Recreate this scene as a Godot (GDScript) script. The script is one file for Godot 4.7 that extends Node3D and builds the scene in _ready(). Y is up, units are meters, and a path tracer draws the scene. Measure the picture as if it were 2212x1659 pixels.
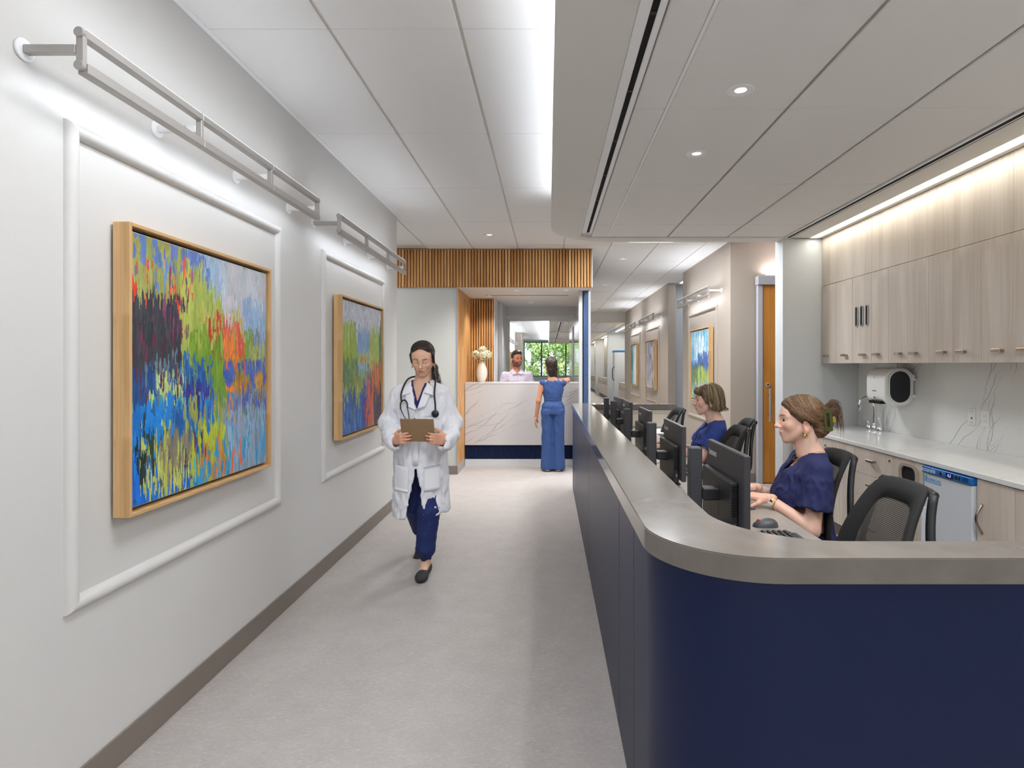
extends Node3D
# A clinic corridor with a nurse station. Units are metres, y is up, the camera stands at x = 0, z = 0 and looks along -z.

var mats := {}
var meshes := {}
var counts := {}
var rng := RandomNumberGenerator.new()

# ------------------------------------------------------------------ names, things, parts
func numbered(called: String) -> String:
	if not counts.has(called):
		counts[called] = 0
		return called
	counts[called] += 1
	return "%s_%03d" % [called, counts[called]]

func thing(called: String, label: String, category: String, at := Vector3.ZERO, turn := 0.0, group := "") -> Node3D:
	var o := Node3D.new()
	o.name = numbered(called)
	add_child(o)
	o.position = at
	o.rotation.y = turn
	o.set_meta("label", label)
	o.set_meta("category", category)
	if group != "":
		o.set_meta("group", group)
	return o

func structure(called: String, at := Vector3.ZERO) -> Node3D:
	var o := Node3D.new()
	o.name = numbered(called)
	add_child(o)
	o.position = at
	o.set_meta("kind", "structure")
	return o

func part(parent: Node3D, called: String, mesh: Mesh, m: Material, at := Vector3.ZERO, rot := Vector3.ZERO) -> MeshInstance3D:
	var o := MeshInstance3D.new()
	o.name = called
	o.mesh = mesh
	o.material_override = m
	parent.add_child(o, true)
	o.position = at
	o.rotation = rot
	return o

func struct_mesh(called: String, mesh: Mesh, m: Material, at := Vector3.ZERO) -> MeshInstance3D:
	var o := part(self, numbered(called), mesh, m, at)
	o.set_meta("kind", "structure")
	return o

# box between x0..x1, y0..y1 and distances d0..d1 in front of the camera plane (z = -d), in the axes of the parent
func bx(parent: Node3D, called: String, x0: float, x1: float, y0: float, y1: float, d0: float, d1: float, m: Material, bevel := 0.0) -> MeshInstance3D:
	return part(parent, called, box(Vector3(absf(x1 - x0), absf(y1 - y0), absf(d1 - d0)), bevel), m, Vector3((x0 + x1) / 2.0, (y0 + y1) / 2.0, -(d0 + d1) / 2.0))

func sbox(called: String, x0: float, x1: float, y0: float, y1: float, d0: float, d1: float, m: Material) -> MeshInstance3D:
	var o := bx(self, numbered(called), x0, x1, y0, y1, d0, d1, m)
	o.set_meta("kind", "structure")
	return o

# ------------------------------------------------------------------ meshes
func box(size: Vector3, bevel := 0.0) -> Mesh:
	var key := "b%.4f_%.4f_%.4f_%.4f" % [size.x, size.y, size.z, bevel]
	if meshes.has(key):
		return meshes[key]
	var out: Mesh
	if bevel <= 0.0:
		var b := BoxMesh.new()
		b.size = size
		out = b
	else:
		var st := SurfaceTool.new()
		st.begin(Mesh.PRIMITIVE_TRIANGLES)
		st.set_smooth_group(-1)
		add_box(st, Transform3D.IDENTITY, size, bevel)
		st.generate_normals()
		out = st.commit()
	meshes[key] = out
	return out

func quad(st: SurfaceTool, a: Vector3, b: Vector3, c: Vector3, d: Vector3) -> void:
	for v in [a, b, c, a, c, d]:
		st.add_vertex(v)

# face with the given outward direction; corrects the winding (front faces run clockwise)
func face(st: SurfaceTool, pts: Array, out_dir: Vector3) -> void:
	var n: Vector3 = (pts[1] - pts[0]).cross(pts[2] - pts[0])
	if n.dot(out_dir) > 0.0:
		pts.reverse()
	for i in range(1, pts.size() - 1):
		st.add_vertex(pts[0])
		st.add_vertex(pts[i])
		st.add_vertex(pts[i + 1])

func add_box(st: SurfaceTool, t: Transform3D, size: Vector3, bevel := 0.0) -> void:
	var h := size / 2.0
	var c := minf(bevel, minf(h.x, minf(h.y, h.z)) * 0.99)
	if c <= 0.0:
		for ax in 3:
			for s in [-1.0, 1.0]:
				var n := Vector3.ZERO
				n[ax] = s
				var u := Vector3.ZERO
				var v := Vector3.ZERO
				u[(ax + 1) % 3] = 1.0
				v[(ax + 2) % 3] = 1.0
				face(st, [t * ((n + u + v) * h), t * ((n - u + v) * h), t * ((n - u - v) * h), t * ((n + u - v) * h)], t.basis * n)
		return
	for ax in 3:
		var a1 := (ax + 1) % 3
		var a2 := (ax + 2) % 3
		for s in [-1.0, 1.0]:
			var pts := []
			for q in [[1.0, 1.0], [-1.0, 1.0], [-1.0, -1.0], [1.0, -1.0]]:
				var p := Vector3.ZERO
				p[ax] = s * h[ax]
				p[a1] = q[0] * (h[a1] - c)
				p[a2] = q[1] * (h[a2] - c)
				pts.append(t * p)
			var n := Vector3.ZERO
			n[ax] = s
			face(st, pts, t.basis * n)
		for s1 in [-1.0, 1.0]:
			for s2 in [-1.0, 1.0]:
				var pts := []
				for q in [[0, 1.0], [0, -1.0], [1, -1.0], [1, 1.0]]:
					var p := Vector3.ZERO
					p[ax] = q[1] * (h[ax] - c)
					p[a1] = s1 * (h[a1] if q[0] == 0 else h[a1] - c)
					p[a2] = s2 * (h[a2] - c if q[0] == 0 else h[a2])
					pts.append(t * p)
				var n := Vector3.ZERO
				n[a1] = s1
				n[a2] = s2
				face(st, pts, t.basis * n)
	for sx in [-1.0, 1.0]:
		for sy in [-1.0, 1.0]:
			for sz in [-1.0, 1.0]:
				var s := Vector3(sx, sy, sz)
				face(st, [t * (s * Vector3(h.x, h.y - c, h.z - c)), t * (s * Vector3(h.x - c, h.y, h.z - c)), t * (s * Vector3(h.x - c, h.y - c, h.z))], t.basis * s)

func begin(smooth := true) -> SurfaceTool:
	var st := SurfaceTool.new()
	st.begin(Mesh.PRIMITIVE_TRIANGLES)
	st.set_smooth_group(0 if smooth else -1)
	return st

func done(st: SurfaceTool) -> ArrayMesh:
	st.generate_normals()
	return st.commit()

# surface turned about the y axis; profile of Vector2(radius, height) from the bottom up
func add_lathe(st: SurfaceTool, profile: Array, segs := 24, t := Transform3D.IDENTITY) -> void:
	for i in profile.size() - 1:
		var a: Vector2 = profile[i]
		var b: Vector2 = profile[i + 1]
		for k in segs:
			var t0 := TAU * k / segs
			var t1 := TAU * (k + 1) / segs
			var p0 := t * Vector3(cos(t0) * a.x, a.y, sin(t0) * a.x)
			var p1 := t * Vector3(cos(t1) * a.x, a.y, sin(t1) * a.x)
			var p2 := t * Vector3(cos(t1) * b.x, b.y, sin(t1) * b.x)
			var p3 := t * Vector3(cos(t0) * b.x, b.y, sin(t0) * b.x)
			if b.x > 1e-5:
				for v in [p0, p3, p2]:
					st.add_vertex(v)
			if a.x > 1e-5:
				for v in [p0, p2, p1]:
					st.add_vertex(v)

func lathe(profile: Array, segs := 24, smooth := true) -> ArrayMesh:
	var st := begin(smooth)
	add_lathe(st, profile, segs)
	return done(st)

func cyl(r: float, h: float, segs := 20, bevel := 0.0) -> ArrayMesh:
	var key := "c%.4f_%.4f_%d_%.4f" % [r, h, segs, bevel]
	if not meshes.has(key):
		var st := begin(false)
		add_lathe(st, [Vector2(0, -h / 2), Vector2(r - bevel, -h / 2), Vector2(r, -h / 2 + bevel), Vector2(r, h / 2 - bevel), Vector2(r - bevel, h / 2), Vector2(0, h / 2)] if bevel > 0.0 else [Vector2(0, -h / 2), Vector2(r, -h / 2), Vector2(r, h / 2), Vector2(0, h / 2)], segs)
		meshes[key] = done(st)
	return meshes[key]

# tube along points; radius a number or one per point; sy squashes the section along the side direction
func add_tube(st: SurfaceTool, pts: Array, radius, segs := 10, cap := true, flat := 1.0, up_hint := Vector3.UP) -> void:
	var rings := []
	var n := pts.size()
	var side := Vector3.ZERO
	for i in n:
		var dir: Vector3 = (pts[mini(i + 1, n - 1)] - pts[maxi(i - 1, 0)]).normalized()
		if i == 0:
			side = dir.cross(up_hint)
			if side.length() < 1e-3:
				side = dir.cross(Vector3.RIGHT)
		side = (side - dir * side.dot(dir)).normalized()
		var up := side.cross(dir)
		var r: float = radius[i] if radius is Array else radius
		var ring := []
		for k in segs:
			var a := TAU * k / segs
			ring.append(pts[i] + side * cos(a) * r + up * sin(a) * r * flat)
		rings.append(ring)
	for i in n - 1:
		for k in segs:
			var k1 := (k + 1) % segs
			var p0: Vector3 = rings[i][k]
			var p1: Vector3 = rings[i][k1]
			var p2: Vector3 = rings[i + 1][k1]
			var p3: Vector3 = rings[i + 1][k]
			for v in [p0, p2, p1, p0, p3, p2]:
				st.add_vertex(v)
	if cap:
		for k in range(1, segs - 1):
			for v in [rings[0][0], rings[0][k], rings[0][k + 1]]:
				st.add_vertex(v)
			for v in [rings[n - 1][0], rings[n - 1][k + 1], rings[n - 1][k]]:
				st.add_vertex(v)

func tube(pts: Array, radius, segs := 10, flat := 1.0, up_hint := Vector3.UP) -> ArrayMesh:
	var st := begin(true)
	add_tube(st, pts, radius, segs, true, flat, up_hint)
	return done(st)

func curve(ctrl: Array, n := 20) -> Array:
	# smooth points through the control points
	var out := []
	var m := ctrl.size()
	for i in m - 1:
		var p0: Vector3 = ctrl[maxi(i - 1, 0)]
		var p1: Vector3 = ctrl[i]
		var p2: Vector3 = ctrl[i + 1]
		var p3: Vector3 = ctrl[mini(i + 2, m - 1)]
		var steps := maxi(2, int(n / float(m - 1)))
		for k in steps:
			out.append(p1.cubic_interpolate(p2, p0, p3, float(k) / steps))
	out.append(ctrl[m - 1])
	return out

# polygon in x and d (z = -d), extruded from y0 to y1
func extrude_plan(poly: PackedVector2Array, y0: float, y1: float, bevel := 0.0) -> ArrayMesh:
	var st := begin(false)
	var top := poly
	if bevel > 0.0:
		var o := Geometry2D.offset_polygon(poly, -bevel)
		if o.size() == 1 and o[0].size() == poly.size():
			top = o[0]
	var tris := Geometry2D.triangulate_polygon(poly)
	for i in range(0, tris.size(), 3):
		for s in 2:
			var q := []
			for j in 3:
				var p: Vector2 = poly[tris[i + j]]
				q.append(Vector3(p.x, y0 if s == 0 else y1, -p.y))
			face(st, q, Vector3.DOWN if s == 0 else Vector3.UP)
	var cw := Geometry2D.is_polygon_clockwise(poly)
	for i in poly.size():
		var a: Vector2 = poly[i]
		var b: Vector2 = poly[(i + 1) % poly.size()]
		var e := b - a
		var nrm := Vector2(e.y, -e.x) * (-1.0 if cw else 1.0)
		face(st, [Vector3(a.x, y0, -a.y), Vector3(b.x, y0, -b.y), Vector3(b.x, y1, -b.y), Vector3(a.x, y1, -a.y)], Vector3(nrm.x, 0, -nrm.y))
	return done(st)

# a wall of smooth outline along a path in x and d, from y0 to y1 with a thickness to the right of the path's way
func arc(cx: float, cd: float, r: float, a0: float, a1: float, n := 10) -> Array:
	var out := []
	for i in n + 1:
		var a := deg_to_rad(lerpf(a0, a1, float(i) / n))
		out.append(Vector2(cx + cos(a) * r, cd + sin(a) * r))
	return out

# surface textured flat sheet: width along local x, height along local y, facing +z, with uv
func sheet(w: float, h: float) -> ArrayMesh:
	var st := SurfaceTool.new()
	st.begin(Mesh.PRIMITIVE_TRIANGLES)
	var c := [Vector3(-w / 2, -h / 2, 0), Vector3(-w / 2, h / 2, 0), Vector3(w / 2, h / 2, 0), Vector3(w / 2, -h / 2, 0)]
	var u := [Vector2(0, 1), Vector2(0, 0), Vector2(1, 0), Vector2(1, 1)]
	for i in [0, 1, 2, 0, 2, 3]:
		st.set_normal(Vector3.BACK)
		st.set_uv(u[i])
		st.add_vertex(c[i])
	st.generate_tangents()
	return st.commit()

# ------------------------------------------------------------------ materials
func mat(key: String, color := Color.WHITE, rough := 0.6, metal := 0.0, spec := 0.5) -> StandardMaterial3D:
	if not mats.has(key):
		var m := StandardMaterial3D.new()
		m.resource_name = key
		m.albedo_color = color
		m.roughness = rough
		m.metallic = metal
		m.metallic_specular = spec
		mats[key] = m
	return mats[key]

func rgb(r: int, g: int, b: int) -> Color:
	return Color8(r, g, b)

func glow(key: String, color: Color, energy: float) -> StandardMaterial3D:
	if not mats.has(key):
		var m := mat(key, Color(0.9, 0.9, 0.9), 0.5)
		m.emission_enabled = true
		m.emission = color
		m.emission_energy_multiplier = energy
	return mats[key]

func noise_image(w: int, h: int, freq: float, seed_: int, octaves := 4, type := FastNoiseLite.TYPE_SIMPLEX) -> Image:
	var n := FastNoiseLite.new()
	n.seed = seed_
	n.noise_type = type
	n.frequency = freq
	n.fractal_octaves = octaves
	return n.get_seamless_image(w, h)

func triplanar(m: StandardMaterial3D, scale: Vector3, world := true) -> void:
	m.uv1_triplanar = true
	m.uv1_world_triplanar = world
	m.uv1_scale = scale

# colours between two tones by a stretched noise: grain runs along v
func grain_image(size: int, dark: Color, light: Color, stretch: int, seed_: int, fine := 0.35, along_u := false) -> Image:
	var a := noise_image(size, maxi(8, size / stretch), 0.02, seed_, 4)
	a.resize(size, size, Image.INTERPOLATE_CUBIC)
	var b := noise_image(size, maxi(8, size / (stretch * 2)), 0.11, seed_ + 7, 2)
	b.resize(size, size, Image.INTERPOLATE_CUBIC)
	var out := Image.create(size, size, true, Image.FORMAT_RGB8)
	for y in size:
		for x in size:
			var t := clampf(a.get_pixel(x, y).r * (1.0 - fine) + b.get_pixel(x, y).r * fine, 0.0, 1.0)
			t = clampf((t - 0.5) * 1.7 + 0.5, 0.0, 1.0)
			if along_u:
				out.set_pixel(y, x, dark.lerp(light, t))
			else:
				out.set_pixel(x, y, dark.lerp(light, t))
	out.generate_mipmaps()
	return out

func wood(key: String, dark: Color, light: Color, rough: float, scale: float, seed_: int, stretch := 12, along_u := false, world := false) -> StandardMaterial3D:
	if mats.has(key):
		return mats[key]
	var m := mat(key, Color.WHITE, rough)
	m.albedo_texture = ImageTexture.create_from_image(grain_image(256, dark, light, stretch, seed_, 0.35, along_u))
	triplanar(m, Vector3.ONE * scale, world)
	return m

func speckle(key: String, base: Color, amount: float, rough: float, scale: float, freq: float, seed_: int) -> StandardMaterial3D:
	if mats.has(key):
		return mats[key]
	var m := mat(key, Color.WHITE, rough)
	var im := noise_image(256, 256, freq, seed_, 4)
	var out := Image.create(256, 256, true, Image.FORMAT_RGB8)
	for y in 256:
		for x in 256:
			var t := (im.get_pixel(x, y).r - 0.5) * 2.0 * amount
			out.set_pixel(x, y, Color(base.r + t, base.g + t, base.b + t))
	out.generate_mipmaps()
	m.albedo_texture = ImageTexture.create_from_image(out)
	triplanar(m, Vector3.ONE * scale, true)
	return m

func marble(key: String, base: Color, vein: Color, lean: float, count: int, seed_: int, rough: float, scale: float, thick := 1) -> StandardMaterial3D:
	if mats.has(key):
		return mats[key]
	var r := RandomNumberGenerator.new()
	r.seed = seed_
	var s := 1024
	var im := Image.create(s, s, true, Image.FORMAT_RGB8)
	im.fill(base)
	for i in count:
		var x := r.randf() * s
		var y := r.randf() * s
		var ang := lean + r.randf_range(-0.25, 0.25)
		var branch := 1 + r.randi() % 4
		for b in branch:
			var px := x + r.randf_range(-18, 18)
			var py := y + r.randf_range(-18, 18)
			var a := ang + r.randf_range(-0.12, 0.12)
			var strength := r.randf_range(0.1, 0.6)
			var length := r.randi_range(160, 620)
			var drift := r.randf_range(-0.0016, 0.0016)
			for k in length:
				a += r.randf_range(-0.09, 0.09) + drift
				a = lerpf(a, ang, 0.02)
				px += cos(a)
				py -= sin(a)
				strength = clampf(strength + r.randf_range(-0.06, 0.06), 0.03, 0.65)
				var wdt := thick if r.randf() < 0.7 else thick + 1
				var fade := minf(1.0, minf(k, length - k) / 60.0)
				var ix := posmod(int(px), s)
				var iy := posmod(int(py), s)
				for j in wdt:
					var jx := (ix + j) % s
					im.set_pixel(jx, iy, im.get_pixel(jx, iy).lerp(vein, strength * fade))
	im.generate_mipmaps()
	var m := mat(key, Color.WHITE, rough)
	m.albedo_texture = ImageTexture.create_from_image(im)
	triplanar(m, Vector3.ONE * scale, true)
	return m

func floor_material() -> StandardMaterial3D:
	var m := mat("floor_vinyl", Color.WHITE, 0.5)
	var s := 1024
	var im := Image.create(s, s, true, Image.FORMAT_RGB8)
	var soft := noise_image(s, s, 0.006, 3, 4)
	var base := rgb(170, 163, 159)
	for y in s:
		for x in s:
			var t := (soft.get_pixel(x, y).r - 0.5) * 0.035
			im.set_pixel(x, y, Color(base.r + t, base.g + t, base.b + t))
	var r := RandomNumberGenerator.new()
	r.seed = 12
	for i in 26000:
		var x := r.randi() % s
		var y := r.randi() % s
		var l := r.randi_range(3, 12)
		var c := rgb(204, 197, 193) if r.randf() < 0.5 else rgb(154, 146, 142)
		var step := r.randi_range(-1, 1)
		var yy := y
		for k in l:
			if r.randf() < 0.25:
				yy += step
			var jx := (x + k) % s
			var jy := posmod(yy, s)
			im.set_pixel(jx, jy, im.get_pixel(jx, jy).lerp(c, 0.55))
	im.generate_mipmaps()
	m.albedo_texture = ImageTexture.create_from_image(im)
	triplanar(m, Vector3.ONE * 0.62, true)
	return m

func make_materials() -> void:
	speckle("wall_white", rgb(205, 203, 200), 0.004, 0.5, 3.0, 0.1, 5)
	mat("wall_grey", rgb(192, 192, 187), 0.7)
	mat("wall_taupe", rgb(172, 160, 147), 0.6)
	mat("wall_cool", rgb(205, 207, 208), 0.6)
	mat("drywall", rgb(216, 214, 209), 0.7)
	speckle("tile", rgb(226, 224, 222), 0.010, 0.85, 3.0, 0.12, 9)
	mat("tee", rgb(205, 198, 190), 0.6)
	floor_material()
	mat("baseboard", rgb(122, 112, 103), 0.5)
	mat("navy", rgb(10, 25, 62), 0.38, 0.0, 0.38)
	mat("navy_dark", rgb(22, 36, 68), 0.4, 0.0, 0.3)
	speckle("counter_stone", rgb(110, 104, 98), 0.022, 0.12, 1.1, 0.02, 21)
	speckle("desk_stone", rgb(160, 151, 142), 0.02, 0.3, 1.3, 0.02, 23)
	mat("counter_inner", rgb(196, 186, 172), 0.55)
	wood("cabinet_wood", rgb(204, 190, 176), rgb(220, 208, 195), 0.45, 1.1, 31, 14, false, true)
	mat("cabinet_edge", rgb(176, 160, 144), 0.5)
	wood("oak", rgb(186, 130, 74), rgb(222, 172, 112), 0.5, 1.4, 41, 14, false, true)
	wood("oak_dark", rgb(166, 110, 60), rgb(206, 154, 94), 0.5, 1.4, 43, 14, false, true)
	wood("oak_pale", rgb(202, 150, 92), rgb(232, 186, 128), 0.5, 1.4, 45, 14, false, true)
	mat("oak_backing", rgb(84, 54, 30), 0.8)
	wood("door_wood", rgb(172, 108, 34), rgb(198, 134, 54), 0.4, 1.0, 51, 16, false, true)
	wood("frame_wood", rgb(188, 148, 98), rgb(212, 174, 124), 0.45, 2.2, 61, 14, false, false)
	wood("frame_wood_level", rgb(188, 148, 98), rgb(212, 174, 124), 0.45, 2.2, 61, 14, true, false)
	marble("marble", rgb(226, 225, 221), rgb(66, 72, 90), 2.02, 24, 71, 0.18, 0.5, 2)
	marble("marble_desk", rgb(196, 193, 193), rgb(96, 98, 106), 0.5, 22, 78, 0.25, 0.42, 3)
	marble("marble_top", rgb(232, 231, 227), rgb(120, 125, 135), 0.25, 16, 73, 0.1, 0.5)
	mat("alu", rgb(178, 178, 180), 0.35, 0.6)
	mat("alu_lamp", rgb(172, 168, 164), 0.45, 0.2)
	mat("lamp_white", rgb(235, 235, 236), 0.4)
	mat("chrome", rgb(225, 225, 228), 0.08, 1.0)
	mat("nickel", rgb(168, 158, 148), 0.28, 1.0)
	mat("door_metal", rgb(178, 179, 186), 0.5)
	mat("black", rgb(16, 16, 17), 0.5)
	mat("void", rgb(6, 6, 6), 0.95)
	mat("plastic_black", rgb(38, 38, 41), 0.42)
	mat("monitor_back", rgb(58, 58, 62), 0.45)
	mat("plastic_grey", rgb(70, 72, 76), 0.4)
	mat("chair_mesh", rgb(30, 29, 30), 0.85)
	mat("chair_frame", rgb(22, 22, 24), 0.5)
	mat("chair_mesh_light", rgb(70, 66, 62), 0.8)
	mat("white_plastic", rgb(228, 227, 222), 0.35)
	mat("white_enamel", rgb(214, 217, 222), 0.35)
	mat("grey_enamel", rgb(150, 154, 156), 0.4)
	mat("blue_plastic", rgb(24, 104, 178), 0.35)
	mat("text_white", rgb(235, 238, 240), 0.5)
	mat("text_blue", rgb(90, 160, 215), 0.5)
	mat("text_grey", rgb(205, 207, 210), 0.4)
	mat("post_blue", rgb(62, 86, 126), 0.45)
	mat("smoke", rgb(20, 24, 34), 0.08)
	mat("red", rgb(200, 40, 35), 0.5)
	mat("gold", rgb(214, 170, 90), 0.22, 1.0)
	mat("ceramic", rgb(228, 222, 210), 0.4)
	var g := mat("window_glass", Color(0.92, 0.96, 0.95, 0.06), 0.02)
	g.transparency = BaseMaterial3D.TRANSPARENCY_ALPHA
	mat("mullion", rgb(70, 92, 92), 0.4, 0.4)
	mat("gloss_white", rgb(214, 212, 214), 0.06)

# ------------------------------------------------------------------ the scene
func _ready() -> void:
	# camera: level, a shifted lens keeps the verticals upright
	var cam := Camera3D.new()
	cam.name = "camera"
	cam.position = Vector3(0, 1.49, 0)
	cam.projection = Camera3D.PROJECTION_FRUSTUM
	cam.near = 0.1
	cam.far = 300.0
	cam.size = 0.1 * 1659.0 / 1255.0
	cam.frustum_offset = Vector2(-79.0, -42.5) / 1255.0 * 0.1
	add_child(cam)
	cam.current = true
	# sky, exposure
	var env := Environment.new()
	env.background_mode = Environment.BG_SKY
	var sky := Sky.new()
	var sm := ProceduralSkyMaterial.new()
	sm.sky_top_color = Color(0.55, 0.7, 0.95)
	sm.sky_horizon_color = Color(0.86, 0.9, 0.96)
	sm.ground_bottom_color = Color(0.35, 0.36, 0.33)
	sm.ground_horizon_color = Color(0.8, 0.84, 0.86)
	sm.sky_energy_multiplier = 1.0
	sky.sky_material = sm
	env.sky = sky
	env.background_energy_multiplier = 1.6
	env.tonemap_mode = Environment.TONE_MAPPER_LINEAR
	env.tonemap_exposure = 1.95
	env.sdfgi_enabled = true
	env.ssao_enabled = true
	env.ssil_enabled = true
	var we := WorldEnvironment.new()
	we.name = "environment"
	we.environment = env
	add_child(we)
	# the sun falls over the roof on to the trees beyond the far window
	var sun := DirectionalLight3D.new()
	sun.name = "sun"
	sun.light_energy = 2.2
	sun.light_color = Color(1.0, 0.96, 0.88)
	sun.light_angular_distance = 0.6
	sun.shadow_enabled = true
	sun.rotation_degrees = Vector3(-48, 20, 0)
	add_child(sun)
	rng.seed = 4
	make_materials()
	build_shell()
	build_ceilings()
	build_reception()
	build_left_wall()
	build_counter()
	build_nook()
	build_far_zone()
	build_right_corridor()
	build_workstations()
	build_chairs()
	build_outdoors()
	build_people()

func area(called: String, at: Vector3, towards: Vector3, along: Vector3, size: Vector2, energy: float, color: Color) -> void:
	var l := AreaLight3D.new()
	l.name = called
	l.area_size = size
	l.light_energy = energy
	l.light_color = color
	l.shadow_enabled = true
	l.area_range = 30.0
	l.area_attenuation = 2.0
	add_child(l, true)
	l.transform = Transform3D(Basis.looking_at(towards, along), at)

const COOL := Color(0.93, 0.96, 1.0)
const WARM := Color(0.98, 0.975, 0.96)

# ------------------------------------------------------------------ walls and floor
func build_shell() -> void:
	var w: Material = mats["wall_white"]
	sbox("floor", -6.2, 6.7, -0.2, 0.0, -4.2, 39.4, mats["floor_vinyl"])
	sbox("roof", -6.2, 6.7, 3.3, 3.5, -4.2, 39.4, mats["drywall"])
	sbox("wall_left", -1.8, -1.6, 0, 3.3, -4.0, 6.12, w)
	var bl := structure("baseboard_left")
	for i in 3:
		bx(bl, "baseboard_length", -1.6, -1.592, 0.0, 0.115, -4.0 + i * 3.38, -4.0 + (i + 1) * 3.38 - 0.002, mats["baseboard"], 0.003)
	sbox("wall_behind", -6.2, 6.7, 0, 3.3, -4.2, -4.0, w)
	sbox("wall_outer_left", -6.2, -6.0, 0, 3.3, -4.0, 39.2, w)
	sbox("wall_outer_right", 6.5, 6.7, 0, 3.3, -4.0, 39.2, w)
	# side passage beyond the left wall
	sbox("wall_side_passage", -6.0, -1.8, 0, 3.3, 5.92, 6.12, w)
	# grey block that carries the reception alcove
	sbox("wall_reception_left", -6.0, -1.25, 0, 3.3, 7.87, 9.19, mats["wall_grey"])
	sbox("baseboard_reception", -6.0, -1.232, 0, 0.115, 7.858, 7.87, mats["baseboard"])
	sbox("wall_reception_return", -6.0, -0.78, 0, 3.3, 9.81, 11.7, mats["wall_cool"])
	# right side: backsplash wall, pier, wall with the sliding door, painting walls
	sbox("wall_right", 3.18, 3.4, 0, 3.3, -4.0, 5.94, mats["wall_cool"])
	sbox("wall_pier", 2.395, 3.4, 0, 3.3, 5.94, 6.14, mats["wall_cool"])
	sbox("baseboard_pier", 2.383, 2.395, 0, 0.115, 5.94, 6.14, mats["baseboard"])
	sbox("wall_door_side", 2.295, 6.5, 0, 3.3, 7.33, 7.53, mats["wall_taupe"])
	sbox("baseboard_door_side", 2.295, 2.6, 0, 0.115, 7.318, 7.33, mats["baseboard"])
	sbox("wall_right_near", 2.295, 2.5, 0, 3.3, 7.53, 9.93, mats["wall_taupe"])
	sbox("baseboard_right_near", 2.283, 2.295, 0, 0.115, 7.33, 9.93, mats["baseboard"])
	sbox("wall_recess_back", 3.1, 3.3, 0, 3.3, 9.6, 11.5, mats["wall_cool"])
	sbox("wall_right_far", 2.295, 2.44, 0, 3.3, 11.16, 17.5, mats["wall_taupe"])
	sbox("wall_recess_end", 2.44, 3.3, 0, 3.3, 11.5, 11.7, mats["wall_cool"])
	# partition between the reception and the right passage
	sbox("wall_partition", 0.47, 0.594, 0, 3.3, 8.42, 13.2, mats["gloss_white"])

# ------------------------------------------------------------------ ceilings
func tile_field(root: Node3D, xs: Array, ds: Array, y: float, gap_x := 0.016, gap_d := 0.005) -> void:
	for i in xs.size() - 1:
		for j in ds.size() - 1:
			bx(root, "ceiling_tile", xs[i] + gap_x / 2, xs[i + 1] - gap_x / 2, y, y + 0.014, ds[j] + gap_d / 2, ds[j + 1] - gap_d / 2, mats["tile"], 0.003)

func downlight(at: Vector3, r: float, energy: float, label: String, lit := true) -> void:
	var t := thing("downlight", label, "downlight", at, 0.0, "recessed ceiling downlights")
	part(t, "trim_ring", lathe([Vector2(r * 0.82, 0.004), Vector2(r * 0.84, -0.003), Vector2(r, -0.004), Vector2(r * 1.02, 0.0), Vector2(r, 0.003)], 28), mats["lamp_white"])
	part(t, "reflector", lathe([Vector2(r * 0.45, -0.0004), Vector2(r * 0.83, -0.0030)], 24), mats["lamp_white"])
	part(t, "lamp_lens", lathe([Vector2(0, -0.0006), Vector2(r * 0.46, -0.0006)], 20), glow("downlight_glow", Color(1, 0.98, 0.95), 0.55) if lit else mats["lamp_white"])
	if lit:
		var l := SpotLight3D.new()
		l.name = "downlight_beam"
		l.position = at + Vector3(0, -0.02, 0)
		l.rotation_degrees.x = -90
		l.spot_angle = 58
		l.spot_angle_attenuation = 0.9
		l.light_energy = energy
		l.light_color = WARM
		l.light_size = r * 0.8
		l.spot_range = 20
		l.spot_attenuation = 2.0
		l.shadow_enabled = true
		add_child(l, true)

func unseen_panel_light(at: Vector3, energy: float, label: String) -> void:  # unseen ceiling lamp, placed out of view to light what lies below and ahead
	var t := thing("unseen_ceiling_light", label, "light", at, 0.0, "unseen ceiling lights")
	bx(t, "frame", -0.3, 0.3, -0.008, 0.0, -0.6, 0.6, mats["lamp_white"])
	bx(t, "light_lens", -0.28, 0.28, -0.012, -0.008, -0.58, 0.58, glow("unseen_panel_glow", Color(1, 0.98, 0.96), 1.5))
	area("unseen_panel_beam", at + Vector3(0, -0.02, 0), Vector3.DOWN, Vector3.FORWARD, Vector2(0.56, 1.16), energy, Color(0.95, 0.975, 1.0))

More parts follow.
